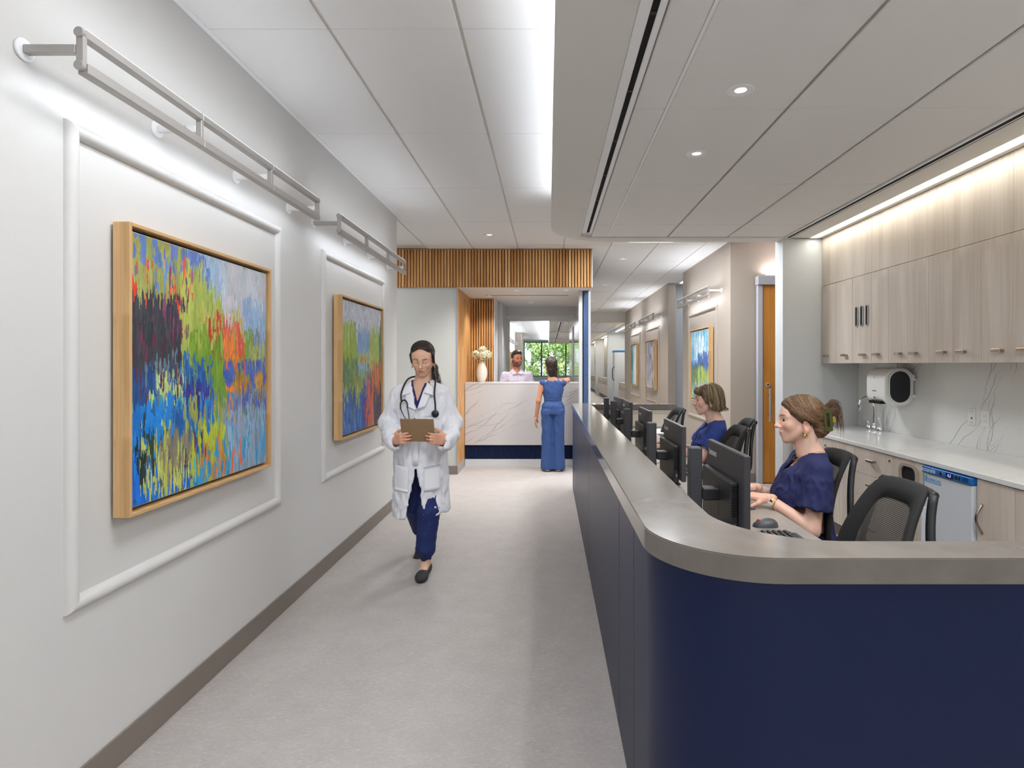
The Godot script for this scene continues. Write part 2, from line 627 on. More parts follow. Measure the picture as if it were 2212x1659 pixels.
func build_ceilings() -> void:
	var c := structure("ceiling")
	# corridor at 3.05 m: grid plate and tiles
	bx(c, "ceiling_grid", -6.0, 6.5, 3.058, 3.075, -4.0, 17.5, mats["tee"])
	var rows := []
	for k in range(-5, 13):
		rows.append(2.706 + 1.22 * k)
	tile_field(c, [-1.63, -1.02, -0.41, 0.2], rows.slice(0, 9), 3.05)
	tile_field(c, [-2.85, -2.24, -1.63], rows.slice(7, 10), 3.05)
	tile_field(c, [-1.02, -0.41, 0.2], [rows[8], rows[9], 7.87], 3.05)
	tile_field(c, [-1.63, -1.02], [rows[8], rows[9], 7.87], 3.05)
	tile_field(c, [0.2, 0.81, 1.42, 2.03, 2.64], rows.slice(7, 18), 3.05)
	bx(c, "wall_angle", -1.6, -1.575, 3.042, 3.05, -4.0, 6.12, mats["lamp_white"])
	# far zone
	bx(c, "ceiling_grid", -6.0, 3.3, 3.058, 3.075, 17.5, 39.2, mats["tee"])
	bx(c, "ceiling_grid", -6.0, 0.47, 3.058, 3.075, 11.7, 17.5, mats["tee"])
	var far_rows := []
	for k in range(7, 30):
		far_rows.append(2.706 + 1.22 * k)
	tile_field(c, [-1.65, -1.02, -0.41, 0.2], far_rows, 3.05)
	# lowered ceiling above the nurse station: plaster border with a rounded corner
	var s := structure("ceiling_station")
	var ring := PackedVector2Array()
	ring.append(Vector2(0.023, -4.0))
	for p in arc(0.673, 5.45, 0.65, 180, 90, 14):
		ring.append(p)
	ring.append(Vector2(3.18, 6.10))
	ring.append(Vector2(3.18, 5.90))
	for p in arc(0.43, 5.79, 0.11, 90, 180, 6):
		ring.append(p)
	ring.append(Vector2(0.32, -4.0))
	part(s, "plaster_border", extrude_plan(ring, 2.773, 2.80), mats["drywall"])
	var slab := PackedVector2Array()
	slab.append(Vector2(0.023, -4.0))
	for p in arc(0.673, 5.45, 0.65, 180, 90, 14):
		slab.append(p)
	slab.append(Vector2(3.18, 6.10))
	slab.append(Vector2(3.18, -4.0))
	part(s, "ceiling_grid", extrude_plan(slab, 2.7985, 2.825), mats["tee"])
	# upstand that hides the cove light
	var lip := []
	var lip_in := []
	lip.append(Vector2(0.023, -4.0))
	lip_in.append(Vector2(0.041, -4.0))
	for p in arc(0.673, 5.45, 0.65, 180, 90, 14):
		lip.append(p)
	for p in arc(0.673, 5.45, 0.632, 180, 90, 14):
		lip_in.append(p)
	lip_in.reverse()
	part(s, "cove_lip", extrude_plan(PackedVector2Array(lip + lip_in), 2.825, 2.87), mats["drywall"])
	var rows2 := [-1.94, -0.72, 0.504, 1.724, 2.944, 4.17, 5.39, 5.895]
	tile_field(s, [0.60, 1.21, 1.82, 2.40], rows2, 2.784, 0.018)
	tile_field(s, [0.425, 0.60], rows2, 2.784, 0.018)
	bx(s, "grid_runner", 0.592, 0.608, 2.782, 2.7985, -3.9, 5.895, mats["lamp_white"], 0.002)
	# plaster strip on the right that holds the light line
	bx(s, "plaster_strip", 2.475, 2.655, 2.773, 2.7985, -3.9, 5.94, mats["drywall"])
	bx(s, "plaster_strip", 2.745, 3.18, 2.773, 2.7985, -3.9, 5.94, mats["drywall"])
	# slot diffusers
	var v := thing("slot_diffuser", "long black slot air diffuser in white frame along the corridor edge of the lowered ceiling", "air vent", Vector3(0, 2.773, 0))
	bx(v, "frame", 0.322, 0.372, 0.004, 0.02, -3.9, 5.70, mats["lamp_white"], 0.004)
	bx(v, "slot", 0.372, 0.398, 0.007, 0.024, -3.9, 5.68, mats["void"])
	bx(v, "frame", 0.398, 0.424, 0.0, 0.02, -3.9, 5.70, mats["lamp_white"], 0.004)
	for i in 8:
		bx(v, "vane_bracket", 0.374, 0.396, 0.004, 0.007, 0.9 + i * 0.61, 0.92 + i * 0.61, mats["black"])
	var v2 := thing("slot_diffuser", "long black slot air diffuser beside the bright ceiling light line above the cabinets", "air vent", Vector3(0, 2.773, 0))
	bx(v2, "frame", 2.40, 2.416, 0.0, 0.02, -3.9, 5.90, mats["lamp_white"], 0.003)
	bx(v2, "slot", 2.416, 2.447, 0.0015, 0.024, -3.9, 5.90, mats["void"])
	bx(v2, "frame", 2.445, 2.458, 0.0, 0.02, -3.9, 5.90, mats["lamp_white"], 0.003)
	bx(v2, "slot", 2.458, 2.466, 0.0015, 0.024, -3.9, 5.90, mats["void"])
	bx(v2, "frame", 2.466, 2.475, 0.0, 0.02, -3.9, 5.90, mats["lamp_white"], 0.003)
	# light line above the cabinets
	var l := thing("linear_ceiling_light", "bright white recessed light line in the ceiling above the wood cabinets", "light", Vector3(0, 2.773, 0))
	bx(l, "housing", 2.655, 2.745, 0.014, 0.026, -3.9, 5.94, mats["lamp_white"])
	bx(l, "light_lens", 2.668, 2.732, 0.004, 0.014, -3.9, 5.935, glow("line_glow", Color(1, 0.99, 0.95), 1.6))
	area("line_light", Vector3(2.70, 2.768, -1.0), Vector3.DOWN, Vector3.FORWARD, Vector2(0.06, 9.8), 1.05, Color(1.0, 0.985, 0.93))
	# cove light behind the lip
	var cv := thing("cove_light", "hidden cove light strip on top of the lowered ceiling edge", "light", Vector3(0, 2.825, 0))
	bx(cv, "light_strip", 0.09, 0.12, 0.0, 0.012, -3.9, 5.3, glow("cove_glow", COOL, 1.5))
	area("cove_light_beam", Vector3(0.105, 2.845, -0.7), Vector3(-0.45, 0.9, 0).normalized(), Vector3.FORWARD, Vector2(0.03, 9.2), 0.95, COOL)
	# downlights
	downlight(Vector3(0.907, 2.784, -2.743), 0.062, 0.4, "lit round downlight over the desk, nearer of two")
	downlight(Vector3(0.91, 2.784, -3.57), 0.062, 0.35, "round downlight over the desk, farther of two")  # an unlit fitting; its glow and beam are added to light the desk
	downlight(Vector3(0.91, 2.784, -0.6), 0.062, 0.3, "unseen round downlight, placed to light the near counter")  # out of view, placed to light the near counter
	downlight(Vector3(-0.714, 3.05, -7.0), 0.07, 3.2, "round downlight in the corridor ceiling before the slatted header")  # an unlit fitting; glow and beam added to brighten this end of the corridor
	unseen_panel_light(Vector3(-0.30, 3.048, -1.75), 1.7, "unseen ceiling light above the viewer, placed to light the corridor floor and counter side")
	unseen_panel_light(Vector3(-0.6, 3.048, 2.6), 3.2, "unseen ceiling light behind the viewer, placed to brighten the corridor")
	unseen_panel_light(Vector3(1.3, 3.048, -6.78), 4.0, "unseen ceiling light beyond the lowered ceiling edge, placed to light the slatted header and the walls around it")
	unseen_panel_light(Vector3(-3.3, 3.048, -7.0), 2.0, "unseen ceiling light in the left side passage, placed to light the grey wall")
	unseen_panel_light(Vector3(3.9, 3.048, -6.75), 0.4, "unseen ceiling light in the passage by the sliding door, placed to light the door wall")
	unseen_panel_light(Vector3(1.5, 2.782, -1.36), 1.7, "unseen ceiling light right of the viewer, placed to light the desk and countertop")
	unseen_panel_light(Vector3(1.5, 2.782, 2.6), 2.6, "unseen ceiling light behind the viewer on the right, placed to brighten the cabinets")

# ------------------------------------------------------------------ reception alcove
func build_reception() -> void:
	# header block with a slatted front
	var h := thing("slatted_header", "oak slatted header spanning above the reception opening", "header", Vector3(0, 2.53, -7.865))
	sbox("ceiling_reception", -1.25, 0.594, 2.53, 3.058, 7.875, 10.47, mats["drywall"])
	bx(h, "backing", -2.15, 0.585, 0.004, 0.515, -0.004, 0.0, mats["oak_backing"])
	var woods := [mats["oak"], mats["oak_dark"], mats["oak_pale"], mats["oak"]]
	var n := 66
	for i in n:
		var x := 0.575 - i * 0.041
		bx(h, "slat", x - 0.015, x + 0.015, 0.0, 0.515, -0.028, -0.004, woods[rng.randi() % 4], 0.004)
	bx(h, "end_trim", 0.585, 0.594, 0.0, 0.519, -0.03, 0.0, mats["lamp_white"])
	var us := structure("ceiling_reception_slot", Vector3(0, 2.53, -7.87))
	bx(us, "ceiling_slot", -0.95, 0.30, -0.003, 0.0, 0.88, 0.90, mats["void"])
	# wood panel on the left side of the alcove
	var p := thing("wood_wall_panel", "smooth oak panel on the left side of the reception alcove", "wall panel", Vector3(-1.25, 0.0, -7.87))
	bx(p, "panel", 0.0, 0.02, 0.115, 2.53, 0.0, 1.32, mats["oak"])
	bx(p, "corner_trim", 0.0, 0.022, 0.115, 2.53, -0.012, 0.0, mats["alu"])
	bx(p, "base", 0.0, 0.021, 0.0, 0.115, 0.0, 1.32, mats["alu"])
	# slatted wall behind the vase
	var sw := thing("slatted_wall_panel", "oak slatted wall panel behind the flower vase", "wall panel", Vector3(-1.23, 0.0, -9.19))
	bx(sw, "backing", 0.0, 0.364, 0.0, 2.53, 0.03, 0.6, mats["oak_backing"])
	for i in 9:
		bx(sw, "slat", 0.006 + i * 0.04, 0.034 + i * 0.04, 0.0, 2.53, 0.0, 0.03, woods[rng.randi() % 2], 0.004)
	bx(sw, "edge_trim", 0.364, 0.374, 0.0, 2.53, -0.002, 0.6, mats["lamp_white"])
	# marble desk
	var d := thing("reception_desk", "white marble reception desk with navy fluted base", "desk", Vector3(-1.225, 0.0, -8.5))
	bx(d, "front_slab", 0.0, 1.69, 0.308, 1.2, 0.0, 0.03, mats["marble_desk"], 0.002)
	bx(d, "desk_top", 0.0, 1.69, 1.2, 1.222, -0.002, 0.55, mats["marble_desk"], 0.003)
	bx(d, "carcass", 0.0, 1.69, 0.1, 1.2, 0.05, 0.5, mats["drywall"])
	bx(d, "plinth", 0.0, 1.69, 0.0, 0.10, 0.004, 0.4, mats["wall_cool"])
	bx(d, "flute_backing", 0.0, 1.69, 0.1, 0.308, 0.03, 0.05, mats["navy_dark"])
	for i in 68:
		var x := 0.012 + i * 0.0247
		part(d, "flute", cyl(0.0105, 0.206, 8), mats["navy_dark"], Vector3(x, 0.204, -0.028))
	# blue post at the end of the partition
	var b := thing("navy_post", "slim navy metal post beside the reception opening", "post", Vector3(0.0, 0.0, -8.2))
	bx(b, "post", 0.495, 0.56, 0.0, 2.53, 0.0, 0.12, mats["post_blue"], 0.004)
	bx(b, "groove", 0.478, 0.495, 0.0, 2.53, 0.03, 0.12, mats["black"])
	bx(b, "white_jamb", 0.43, 0.478, 0.0, 2.53, 0.0, 0.12, mats["wall_cool"], 0.003)
	bx(b, "white_edge", 0.56, 0.594, 0.0, 2.53, 0.01, 0.12, mats["wall_cool"], 0.003)
	for k in 5:
		part(b, "screw", cyl(0.006, 0.004, 10), mats["black"], Vector3(0.53, 0.5 + k * 0.42, 0.002), Vector3(PI / 2, 0, 0))
	bx(b, "filler", 0.47, 0.594, 0.0, 2.53, 0.12, 0.22, mats["wall_cool"])
	# door line on the glossy partition
	var dr := thing("partition_door_trim", "grey metal strip on the glossy partition behind the reception desk", "trim", Vector3(0.47, 0.0, -10.9))
	bx(dr, "strip", -0.012, 0.0, 0.0, 2.2, 0.0, 0.5, mats["alu"])
	# bulkhead and second opening behind the reception
	sbox("wall_bulkhead", -0.78, 0.47, 2.36, 3.3, 10.47, 11.7, mats["wall_cool"])
	# small lights in the alcove ceiling
	for q in [Vector3(0.25, 2.527, -8.12), Vector3(-0.45, 2.527, -8.15), Vector3(-0.9, 2.527, -8.8)]:
		downlight(q, 0.05, 0.6, ["small round downlight under the slatted header by the navy post", "small round downlight under the middle of the slatted header", "small round downlight above the flower vase"][0 if q.x > 0 else 1 if q.x > -0.6 else 2])
	downlight(Vector3(-0.3, 2.527, -9.75), 0.05, 0.9, "small round downlight above the man at the reception")
	# vase and flowers
	var vz := thing("vase", "cream ceramic vase on the marble reception desk", "vase", Vector3(-1.01, 1.222, -8.78))
	var prof := [Vector2(0.0, 0.0), Vector2(0.045, 0.0)]
	for i in 30:
		var t := i / 29.0
		var r := 0.046 + 0.042 * sin(pow(t, 0.85) * PI * 0.92) - 0.012 * t
		prof.append(Vector2(r + 0.0012 * sin(t * 110.0), 0.004 + t * 0.285))
	prof.append_array([Vector2(0.030, 0.298), Vector2(0.026, 0.312), Vector2(0.029, 0.324), Vector2(0.024, 0.325), Vector2(0.022, 0.30)])
	part(vz, "body", lathe(prof, 32), mats["ceramic"])
	var fl := thing("flower_bunch", "bunch of cream hydrangeas in the ceramic vase", "flowers", Vector3(-1.01, 1.53, -8.78))
	var petal := mat("petal", Color.WHITE, 0.7)
	petal.vertex_color_use_as_albedo = true
	petal.backlight_enabled = true
	petal.backlight = Color(0.3, 0.3, 0.25)
	for q in [Vector3(-0.085, 0.10, 0.03), Vector3(0.01, 0.165, -0.02), Vector3(0.085, 0.10, 0.03), Vector3(0.02, 0.08, 0.07)]:
		var st := begin(false)
		for k in 260:
			var dir := Vector3(rng.randfn(), rng.randfn() * 0.85 + 0.2, rng.randfn()).normalized()
			var c := dir * rng.randf_range(0.045, 0.075)
			var tone := rng.randf_range(0.75, 1.0)
			st.set_color(Color(0.86 * tone, 0.80 * tone, 0.55 * tone))
			var u := dir.cross(Vector3(rng.randfn(), rng.randfn(), rng.randfn())).normalized() * 0.014
			var v := dir.cross(u).normalized() * 0.014
			face(st, [c + u, c + v + dir * 0.004, c - u, c - v + dir * 0.004], dir)
		part(fl, "bloom", done(st), petal, q)
	var leaf := mat("leaf", rgb(44, 84, 36), 0.5)
	for k in 9:
		var a := TAU * k / 9.0
		var st := begin(false)
		var o := Vector3(cos(a), 0, sin(a))
		face(st, [Vector3.ZERO, o * 0.05 + Vector3(o.z, 0, -o.x) * 0.022 + Vector3(0, 0.025, 0), o * 0.10 + Vector3(0, 0.03, 0), o * 0.05 - Vector3(o.z, 0, -o.x) * 0.022 + Vector3(0, 0.025, 0)], Vector3.UP)
		part(fl, "leaf", done(st), leaf, Vector3(0, 0.015, 0))
	part(fl, "stem", cyl(0.008, 0.2, 8), leaf, Vector3(0, -0.07, 0))

# ------------------------------------------------------------------ picture lamps, mouldings, paintings
# local axes: x out of the wall, z along the wall; the near arm stands at z = 0, the lamp runs to z = -1.8
func picture_lamp(at: Vector3, turn: float, label: String, energy: float, up := 0.4) -> void:
	var t := thing("picture_light", label, "picture light", at, turn, "picture lights along the walls")
	var m: Material = mats["alu_lamp"]
	var len_ := 1.80
	for z in [0.0, -0.6, -1.2, -1.80]:
		var a := bx(t, "arm", 0.008, 0.166, -0.013, 0.013, -z - 0.011, -z + 0.011, mats["lamp_white"] if z < 0.0 else m, 0.002)
		part(a, "wall_plate", cyl(0.034, 0.009, 24, 0.002), mats["lamp_white"], Vector3(-0.083, 0, 0), Vector3(0, 0, PI / 2))
		bx(t, "upright", 0.166, 0.190, -0.05, 0.05, -z - 0.008, -z + 0.008, m, 0.002)
	for z in [0.006, -1.806]:
		for y in [-0.05, 0.05]:
			part(t, "end_cap", cyl(0.0155, 0.016, 20, 0.002), m, Vector3(0.178, y, z), Vector3(PI / 2, 0, 0))
	for i in 3:
		var z0 := -0.6 * i - 0.002
		bx(t, "top_bar", 0.163, 0.193, 0.036, 0.063, -z0, -z0 + 0.597, m, 0.002)
		bx(t, "light_lens", 0.167, 0.189, 0.063, 0.0655, -z0 + 0.004, -z0 + 0.592, glow("lamp_up_glow", COOL, 1.4))
		bx(t, "bottom_bar", 0.164, 0.198, -0.072, -0.040, -z0, -z0 + 0.597, m, 0.002)
		bx(t, "light_lens", 0.1615, 0.164, -0.052, -0.042, -z0 + 0.004, -z0 + 0.592, glow("lamp_glow", COOL, 1.2))
	var out := Vector3(cos(turn), 0, -sin(turn))
	var along := Vector3(-sin(turn), 0, -cos(turn))
	area("picture_light_beam", at + out * 0.150 + Vector3(0, -0.042, 0) + along * 0.9, (-out * 0.30 + Vector3.DOWN * 0.95).normalized(), along, Vector2(0.012, 1.78), energy, COOL)
	if up > 0.0:
		area("picture_light_uplight", at + out * 0.178 + Vector3(0, 0.070, 0) + along * 0.9, Vector3.UP, along, Vector2(0.02, 1.78), energy * up, COOL)

# half-round moulding frame on a wall; local axes: x out of the wall, z along it (centred), y up from the frame's middle
func moulding(called: String, at: Vector3, turn: float, w: float, h: float, m: Material) -> void:
	var t := structure(called, at)
	t.rotation.y = turn
	var r := 0.026
	var sec := []
	for i in 9:
		var a := -PI / 2 + PI * i / 8.0
		sec.append(Vector2(cos(a) * r, sin(a) * r))
	for q in [["rail", 0.0, h / 2 - r], ["rail", 0.0, -h / 2 + r], ["stile", w / 2 - r, 0.0], ["stile", -w / 2 + r, 0.0]]:
		var st := begin(true)
		var upright: bool = q[0] == "stile"
		var half: float = (h if upright else w) / 2.0
		for i in 8:
			var a: Vector2 = sec[i]
			var b: Vector2 = sec[i + 1]
			var e := []
			for s in [[a, -1.0], [b, -1.0], [b, 1.0], [a, 1.0]]:
				var c: Vector2 = s[0]
				# mitred ends
				var side: float = signf(q[2] if not upright else q[1])
				var run: float = (half - r + side * c.y) * s[1]
				e.append(Vector3(c.x, c.y, run) if not upright else Vector3(c.x, run, c.y))
			face(st, e, Vector3(a.x + b.x, 0.0, 0.0) + (Vector3(0, a.y + b.y, 0) if not upright else Vector3(0, 0, a.y + b.y)))
		part(t, q[0], done(st), m, Vector3(0, q[2], q[1]))

func stroke(im: Image, hm: Image, r: RandomNumberGenerator, x: float, y: float, w: float, h: float, c: Color) -> void:
	var lift := r.randf_range(0.25, 0.9)
	var bow := r.randf_range(-0.25, 0.25)
	var px := int(x)
	var edge := 0.0
	while px < x + w:
		var step := r.randi_range(1, 3)
		var u := (px - x) / maxf(w, 1.0) * 2.0 - 1.0
		var round_ := sqrt(maxf(0.0, 1.0 - u * u))
		edge = lerpf(edge, r.randf_range(-0.22, 0.22), 0.6)
		var y0 := y + h * (0.5 - 0.5 * round_ + edge * 0.5)
		var y1 := y + h * (0.5 + 0.5 * round_ + edge + bow * u * 0.3)
		var tone := r.randf_range(-0.025, 0.025)
		var q := Rect2i(px, int(y0), step, maxi(1, int(y1 - y0)))
		im.fill_rect(q, Color(c.r + tone, c.g + tone, c.b + tone))
		hm.fill_rect(q, Color(lift + tone * 2.0, lift, lift))
		px += step

# patches: [u0, v0, u1, v1, colour, count, stroke width, stroke height] in parts of the canvas, painted in order
func canvas_material(key: String, size: int, base: Color, patches: Array, seed_: int) -> StandardMaterial3D:
	if mats.has(key):
		return mats[key]
	var r := RandomNumberGenerator.new()
	r.seed = seed_
	var im := Image.create(size, size, true, Image.FORMAT_RGB8)
	var hm := Image.create(size, size, true, Image.FORMAT_RGB8)
	im.fill(base)
	hm.fill(Color(0.4, 0.4, 0.4))
	for p in patches:
		for i in int(p[5]):
			# ragged towards the edges
			var u := r.randf_range(p[0], p[2]) + r.randfn() * 0.012
			var v := r.randf_range(p[1], p[3]) + r.randfn() * 0.012
			var w: float = p[6] * size * r.randf_range(0.6, 1.4)
			var h: float = p[7] * size * r.randf_range(0.6, 1.4)
			var c: Color = p[4]
			var t := r.randf_range(-0.05, 0.05)
			stroke(im, hm, r, u * size - w / 2, v * size - h / 2, w, h, Color(c.r + t + r.randf_range(-0.02, 0.02), c.g + t + r.randf_range(-0.02, 0.02), c.b + t))
	var dab := 1.0 if size > 600 else 1.3
	# dabs of neighbouring paint dragged over the borders of the patches
	for i in int(size * 2.5 if size > 300 else 0):
		var x := r.randf() * size
		var y := r.randf() * size
		var sx := clampi(int(x + r.randfn() * size * 0.008), 0, size - 1)
		var sy := clampi(int(y + r.randfn() * size * 0.028), 0, size - 1)
		stroke(im, hm, r, x, y, size * r.randf_range(0.004, 0.012) * dab, size * r.randf_range(0.025, 0.07) * dab, im.get_pixel(sx, sy))
	im.generate_mipmaps()
	var m := mat(key, Color.WHITE, 0.55)
	m.albedo_texture = ImageTexture.create_from_image(im)
	hm.bump_map_to_normal_map(3.0)
	hm.generate_mipmaps()
	m.normal_enabled = true
	m.normal_texture = ImageTexture.create_from_image(hm)
	m.normal_scale = 0.7
	return m

func painting(at: Vector3, turn: float, w: float, label: String, canvas: Material) -> void:
	# local x out of the wall, z along it; turn 0 hangs on the left wall
	var t := thing("framed_painting", label, "painting", at, turn)
	var h := w
	var fw := 0.014
	for s in [-1.0, 1.0]:
		bx(t, "frame_stile", 0.010, 0.073, -h / 2, h / 2, s * (w / 2 - fw / 2) - fw / 2, s * (w / 2 - fw / 2) + fw / 2, mats["frame_wood"], 0.0015)
		bx(t, "frame_rail", 0.010, 0.073, s * (h / 2 - fw / 2) - fw / 2, s * (h / 2 - fw / 2) + fw / 2, -w / 2 + fw, w / 2 - fw, mats["frame_wood_level"], 0.0015)
	bx(t, "back_board", 0.012, 0.02, -h / 2 + fw, h / 2 - fw, -w / 2 + fw, w / 2 - fw, mats["black"])
	var cw := w - 2 * fw - 0.03
	var c := bx(t, "canvas", 0.02, 0.058, -cw / 2, cw / 2, -cw / 2, cw / 2, mats["lamp_white"], 0.002)
	part(c, "paint", sheet(cw - 0.004, cw - 0.004), canvas, Vector3(0.0195, 0, 0), Vector3(0, PI / 2, 0))
	bx(t, "hanger", 0.0, 0.012, h / 2 - 0.06, h / 2 - 0.03, -w / 2 + 0.05, w / 2 - 0.05, mats["black"])

func lake_canvas() -> Material:
	var c := func(r, g, b): return rgb(r, g, b)
	var p := []
	p.append([0.3, 0.0, 1.0, 0.45, c.call(178, 190, 203), 700, 0.05, 0.06])
	p.append([0.6, 0.0, 1.0, 0.25, c.call(190, 192, 200), 120, 0.05, 0.07])
	p.append([0.78, 0.18, 1.0, 0.42, c.call(146, 174, 205), 120, 0.035, 0.08])
	p.append([0.8, 0.33, 1.0, 0.5, c.call(130, 142, 155), 70, 0.03, 0.07])
	p.append([0.40, 0.0, 0.55, 0.12, c.call(160, 184, 210), 60, 0.03, 0.06])
	p.append([0.0, 0.4, 0.55, 0.66, c.call(22, 78, 138), 420, 0.04, 0.06])
	p.append([0.0, 0.10, 0.32, 0.46, c.call(52, 54, 64), 420, 0.045, 0.08])
	p.append([0.0, -0.02, 0.33, 0.16, c.call(156, 156, 86), 200, 0.035, 0.10])
	p.append([0.0, 0.0, 0.45, 0.10, c.call(98, 126, 186), 34, 0.025, 0.07])
	p.append([0.33, 0.02, 0.48, 0.24, c.call(98, 126, 190), 46, 0.022, 0.06])
	p.append([0.30, 0.10, 0.45, 0.42, c.call(172, 180, 82), 150, 0.03, 0.12])
	p.append([0.36, 0.17, 0.55, 0.42, c.call(160, 175, 80), 120, 0.025, 0.10])
	p.append([0.42, 0.26, 0.72, 0.44, c.call(178, 178, 88), 150, 0.025, 0.10])
	p.append([0.50, 0.28, 0.78, 0.42, c.call(190, 158, 94), 60, 0.02, 0.09])
	p.append([0.36, 0.36, 0.84, 0.56, c.call(116, 152, 38), 420, 0.03, 0.09])
	p.append([0.84, 0.40, 1.0, 0.52, c.call(160, 170, 82), 90, 0.025, 0.07])
	p.append([0.40, 0.52, 0.70, 0.64, c.call(104, 142, 44), 90, 0.02, 0.07])
	p.append([0.62, 0.48, 1.0, 0.60, c.call(62, 92, 178), 190, 0.03, 0.05])
	p.append([0.66, 0.53, 1.0, 0.63, c.call(164, 122, 44), 130, 0.018, 0.06])
	p.append([0.60, 0.58, 0.78, 0.62, c.call(226, 132, 44), 36, 0.015, 0.035])
	p.append([0.86, 0.56, 1.0, 0.63, c.call(190, 146, 50), 50, 0.015, 0.06])
	p.append([0.48, 0.27, 0.62, 0.34, c.call(186, 50, 36), 26, 0.014, 0.06])
	p.append([0.60, 0.30, 0.76, 0.42, c.call(216, 98, 74), 48, 0.016, 0.08])
	p.append([0.60, 0.36, 0.72, 0.42, c.call(226, 128, 38), 26, 0.02, 0.05])
	p.append([0.02, 0.04, 0.34, 0.22, c.call(230, 74, 46), 26, 0.010, 0.045])
	p.append([0.06, 0.14, 0.33, 0.36, c.call(120, 54, 92), 14, 0.014, 0.07])
	p.append([0.02, 0.3, 0.28, 0.62, c.call(96, 36, 58), 34, 0.010, 0.06])
	p.append([0.06, 0.45, 0.45, 0.6, c.call(96, 122, 140), 40, 0.012, 0.05])
	p.append([0.28, 0.45, 0.5, 0.62, c.call(18, 92, 160), 60, 0.025, 0.05])
	p.append([0.28, 0.57, 0.48, 0.65, c.call(44, 44, 136), 70, 0.035, 0.04])
	p.append([0.12, 0.52, 0.30, 0.63, c.call(180, 204, 130), 50, 0.012, 0.05])
	p.append([0.0, 0.63, 0.42, 0.68, c.call(72, 152, 164), 90, 0.05, 0.03])
	p.append([0.36, 0.63, 1.0, 0.74, c.call(98, 126, 166), 220, 0.035, 0.05])
	p.append([0.84, 0.64, 1.0, 0.72, c.call(126, 108, 70), 34, 0.015, 0.06])
	p.append([0.0, 0.67, 0.5, 0.86, c.call(10, 122, 202), 300, 0.04, 0.09])
	p.append([0.2, 0.68, 0.36, 0.84, c.call(10, 92, 158), 40, 0.025, 0.10])
	p.append([0.66, 0.68, 1.0, 0.78, c.call(72, 92, 184), 80, 0.025, 0.06])
	p.append([0.70, 0.72, 0.96, 0.79, c.call(104, 140, 80), 46, 0.02, 0.05])
	p.append([0.5, 0.74, 1.0, 1.02, c.call(142, 162, 188), 360, 0.035, 0.11])
	p.append([0.72, 0.80, 1.0, 1.02, c.call(146, 152, 168), 120, 0.03, 0.12])
	p.append([0.56, 0.74, 0.98, 1.0, c.call(128, 176, 206), 60, 0.014, 0.12])
	p.append([0.56, 0.82, 1.0, 1.0, c.call(52, 150, 200), 22, 0.010, 0.13])
	p.append([0.30, 0.64, 0.62, 0.82, c.call(152, 158, 78), 66, 0.014, 0.08])
	p.append([0.0, 0.84, 0.30, 1.02, c.call(92, 94, 84), 110, 0.03, 0.14])
	p.append([0.0, 0.78, 0.22, 0.95, c.call(28, 52, 38), 60, 0.02, 0.11])
	p.append([0.0, 0.88, 0.40, 1.04, c.call(8, 104, 206), 60, 0.022, 0.15])
	p.append([0.14, 0.78, 0.36, 0.94, c.call(130, 120, 98), 34, 0.025, 0.10])
	p.append([0.36, 0.78, 0.60, 0.98, c.call(178, 188, 40), 110, 0.022, 0.12])
	p.append([0.38, 0.88, 0.66, 1.04, c.call(40, 150, 198), 70, 0.016, 0.14])
	p.append([0.04, 0.74, 0.36, 1.02, c.call(184, 192, 92), 46, 0.008, 0.12])
	p.append([0.40, 0.80, 0.60, 1.0, c.call(198, 130, 60), 26, 0.012, 0.09])
	p.append([0.58, 0.88, 0.74, 1.0, c.call(224, 98, 48), 14, 0.009, 0.09])
	p.append([0.30, 0.80, 0.46, 0.9, c.call(92, 40, 70), 10, 0.012, 0.07])
	return canvas_material("canvas_lake", 1024, rgb(120, 140, 150), p, 5)

func pond_canvas() -> Material:
	var p := []
	p.append([0.0, 0.0, 1.0, 0.35, rgb(186, 190, 200), 500, 0.06, 0.06])
	p.append([0.3, 0.22, 0.75, 0.5, rgb(120, 152, 190), 160, 0.03, 0.12])
	p.append([0.0, 0.20, 0.32, 0.52, rgb(150, 168, 66), 240, 0.025, 0.12])
	p.append([0.66, 0.20, 0.98, 0.5, rgb(150, 170, 82), 230, 0.022, 0.13])
	p.append([0.94, 0.15, 1.0, 0.5, rgb(52, 118, 92), 40, 0.025, 0.12])
	p.append([0.3, 0.4, 0.8, 0.55, rgb(170, 180, 110), 200, 0.02, 0.07])
	p.append([0.42, 0.42, 0.62, 0.5, rgb(190, 84, 62), 22, 0.015, 0.04])
	p.append([0.28, 0.49, 0.68, 0.55, rgb(128, 176, 214), 80, 0.06, 0.02])
	p.append([0.0, 0.46, 0.36, 0.74, rgb(96, 128, 80), 260, 0.02, 0.09])
	p.append([0.25, 0.55, 0.7, 0.72, rgb(130, 142, 72), 220, 0.02, 0.08])
	p.append([0.62, 0.5, 1.0, 0.72, rgb(120, 100, 92), 160, 0.02, 0.10])
	p.append([0.72, 0.46, 1.0, 0.66, rgb(188, 104, 58), 70, 0.016, 0.10])
	p.append([0.0, 0.66, 0.4, 0.8, rgb(164, 184, 88), 70, 0.014, 0.10])
	p.append([0.0, 0.74, 0.62, 1.02, rgb(44, 84, 158), 330, 0.02, 0.14])
	p.append([0.0, 0.8, 0.45, 1.02, rgb(80, 128, 186), 60, 0.012, 0.12])
	p.append([0.48, 0.66, 0.72, 0.96, rgb(46, 62, 150), 90, 0.02, 0.14])
	p.append([0.56, 0.62, 0.92, 0.98, rgb(196, 96, 54), 110, 0.018, 0.14])
	p.append([0.78, 0.7, 1.0, 0.98, rgb(66, 60, 78), 90, 0.03, 0.13])
	return canvas_material("canvas_pond", 512, rgb(150, 150, 140), p, 15)

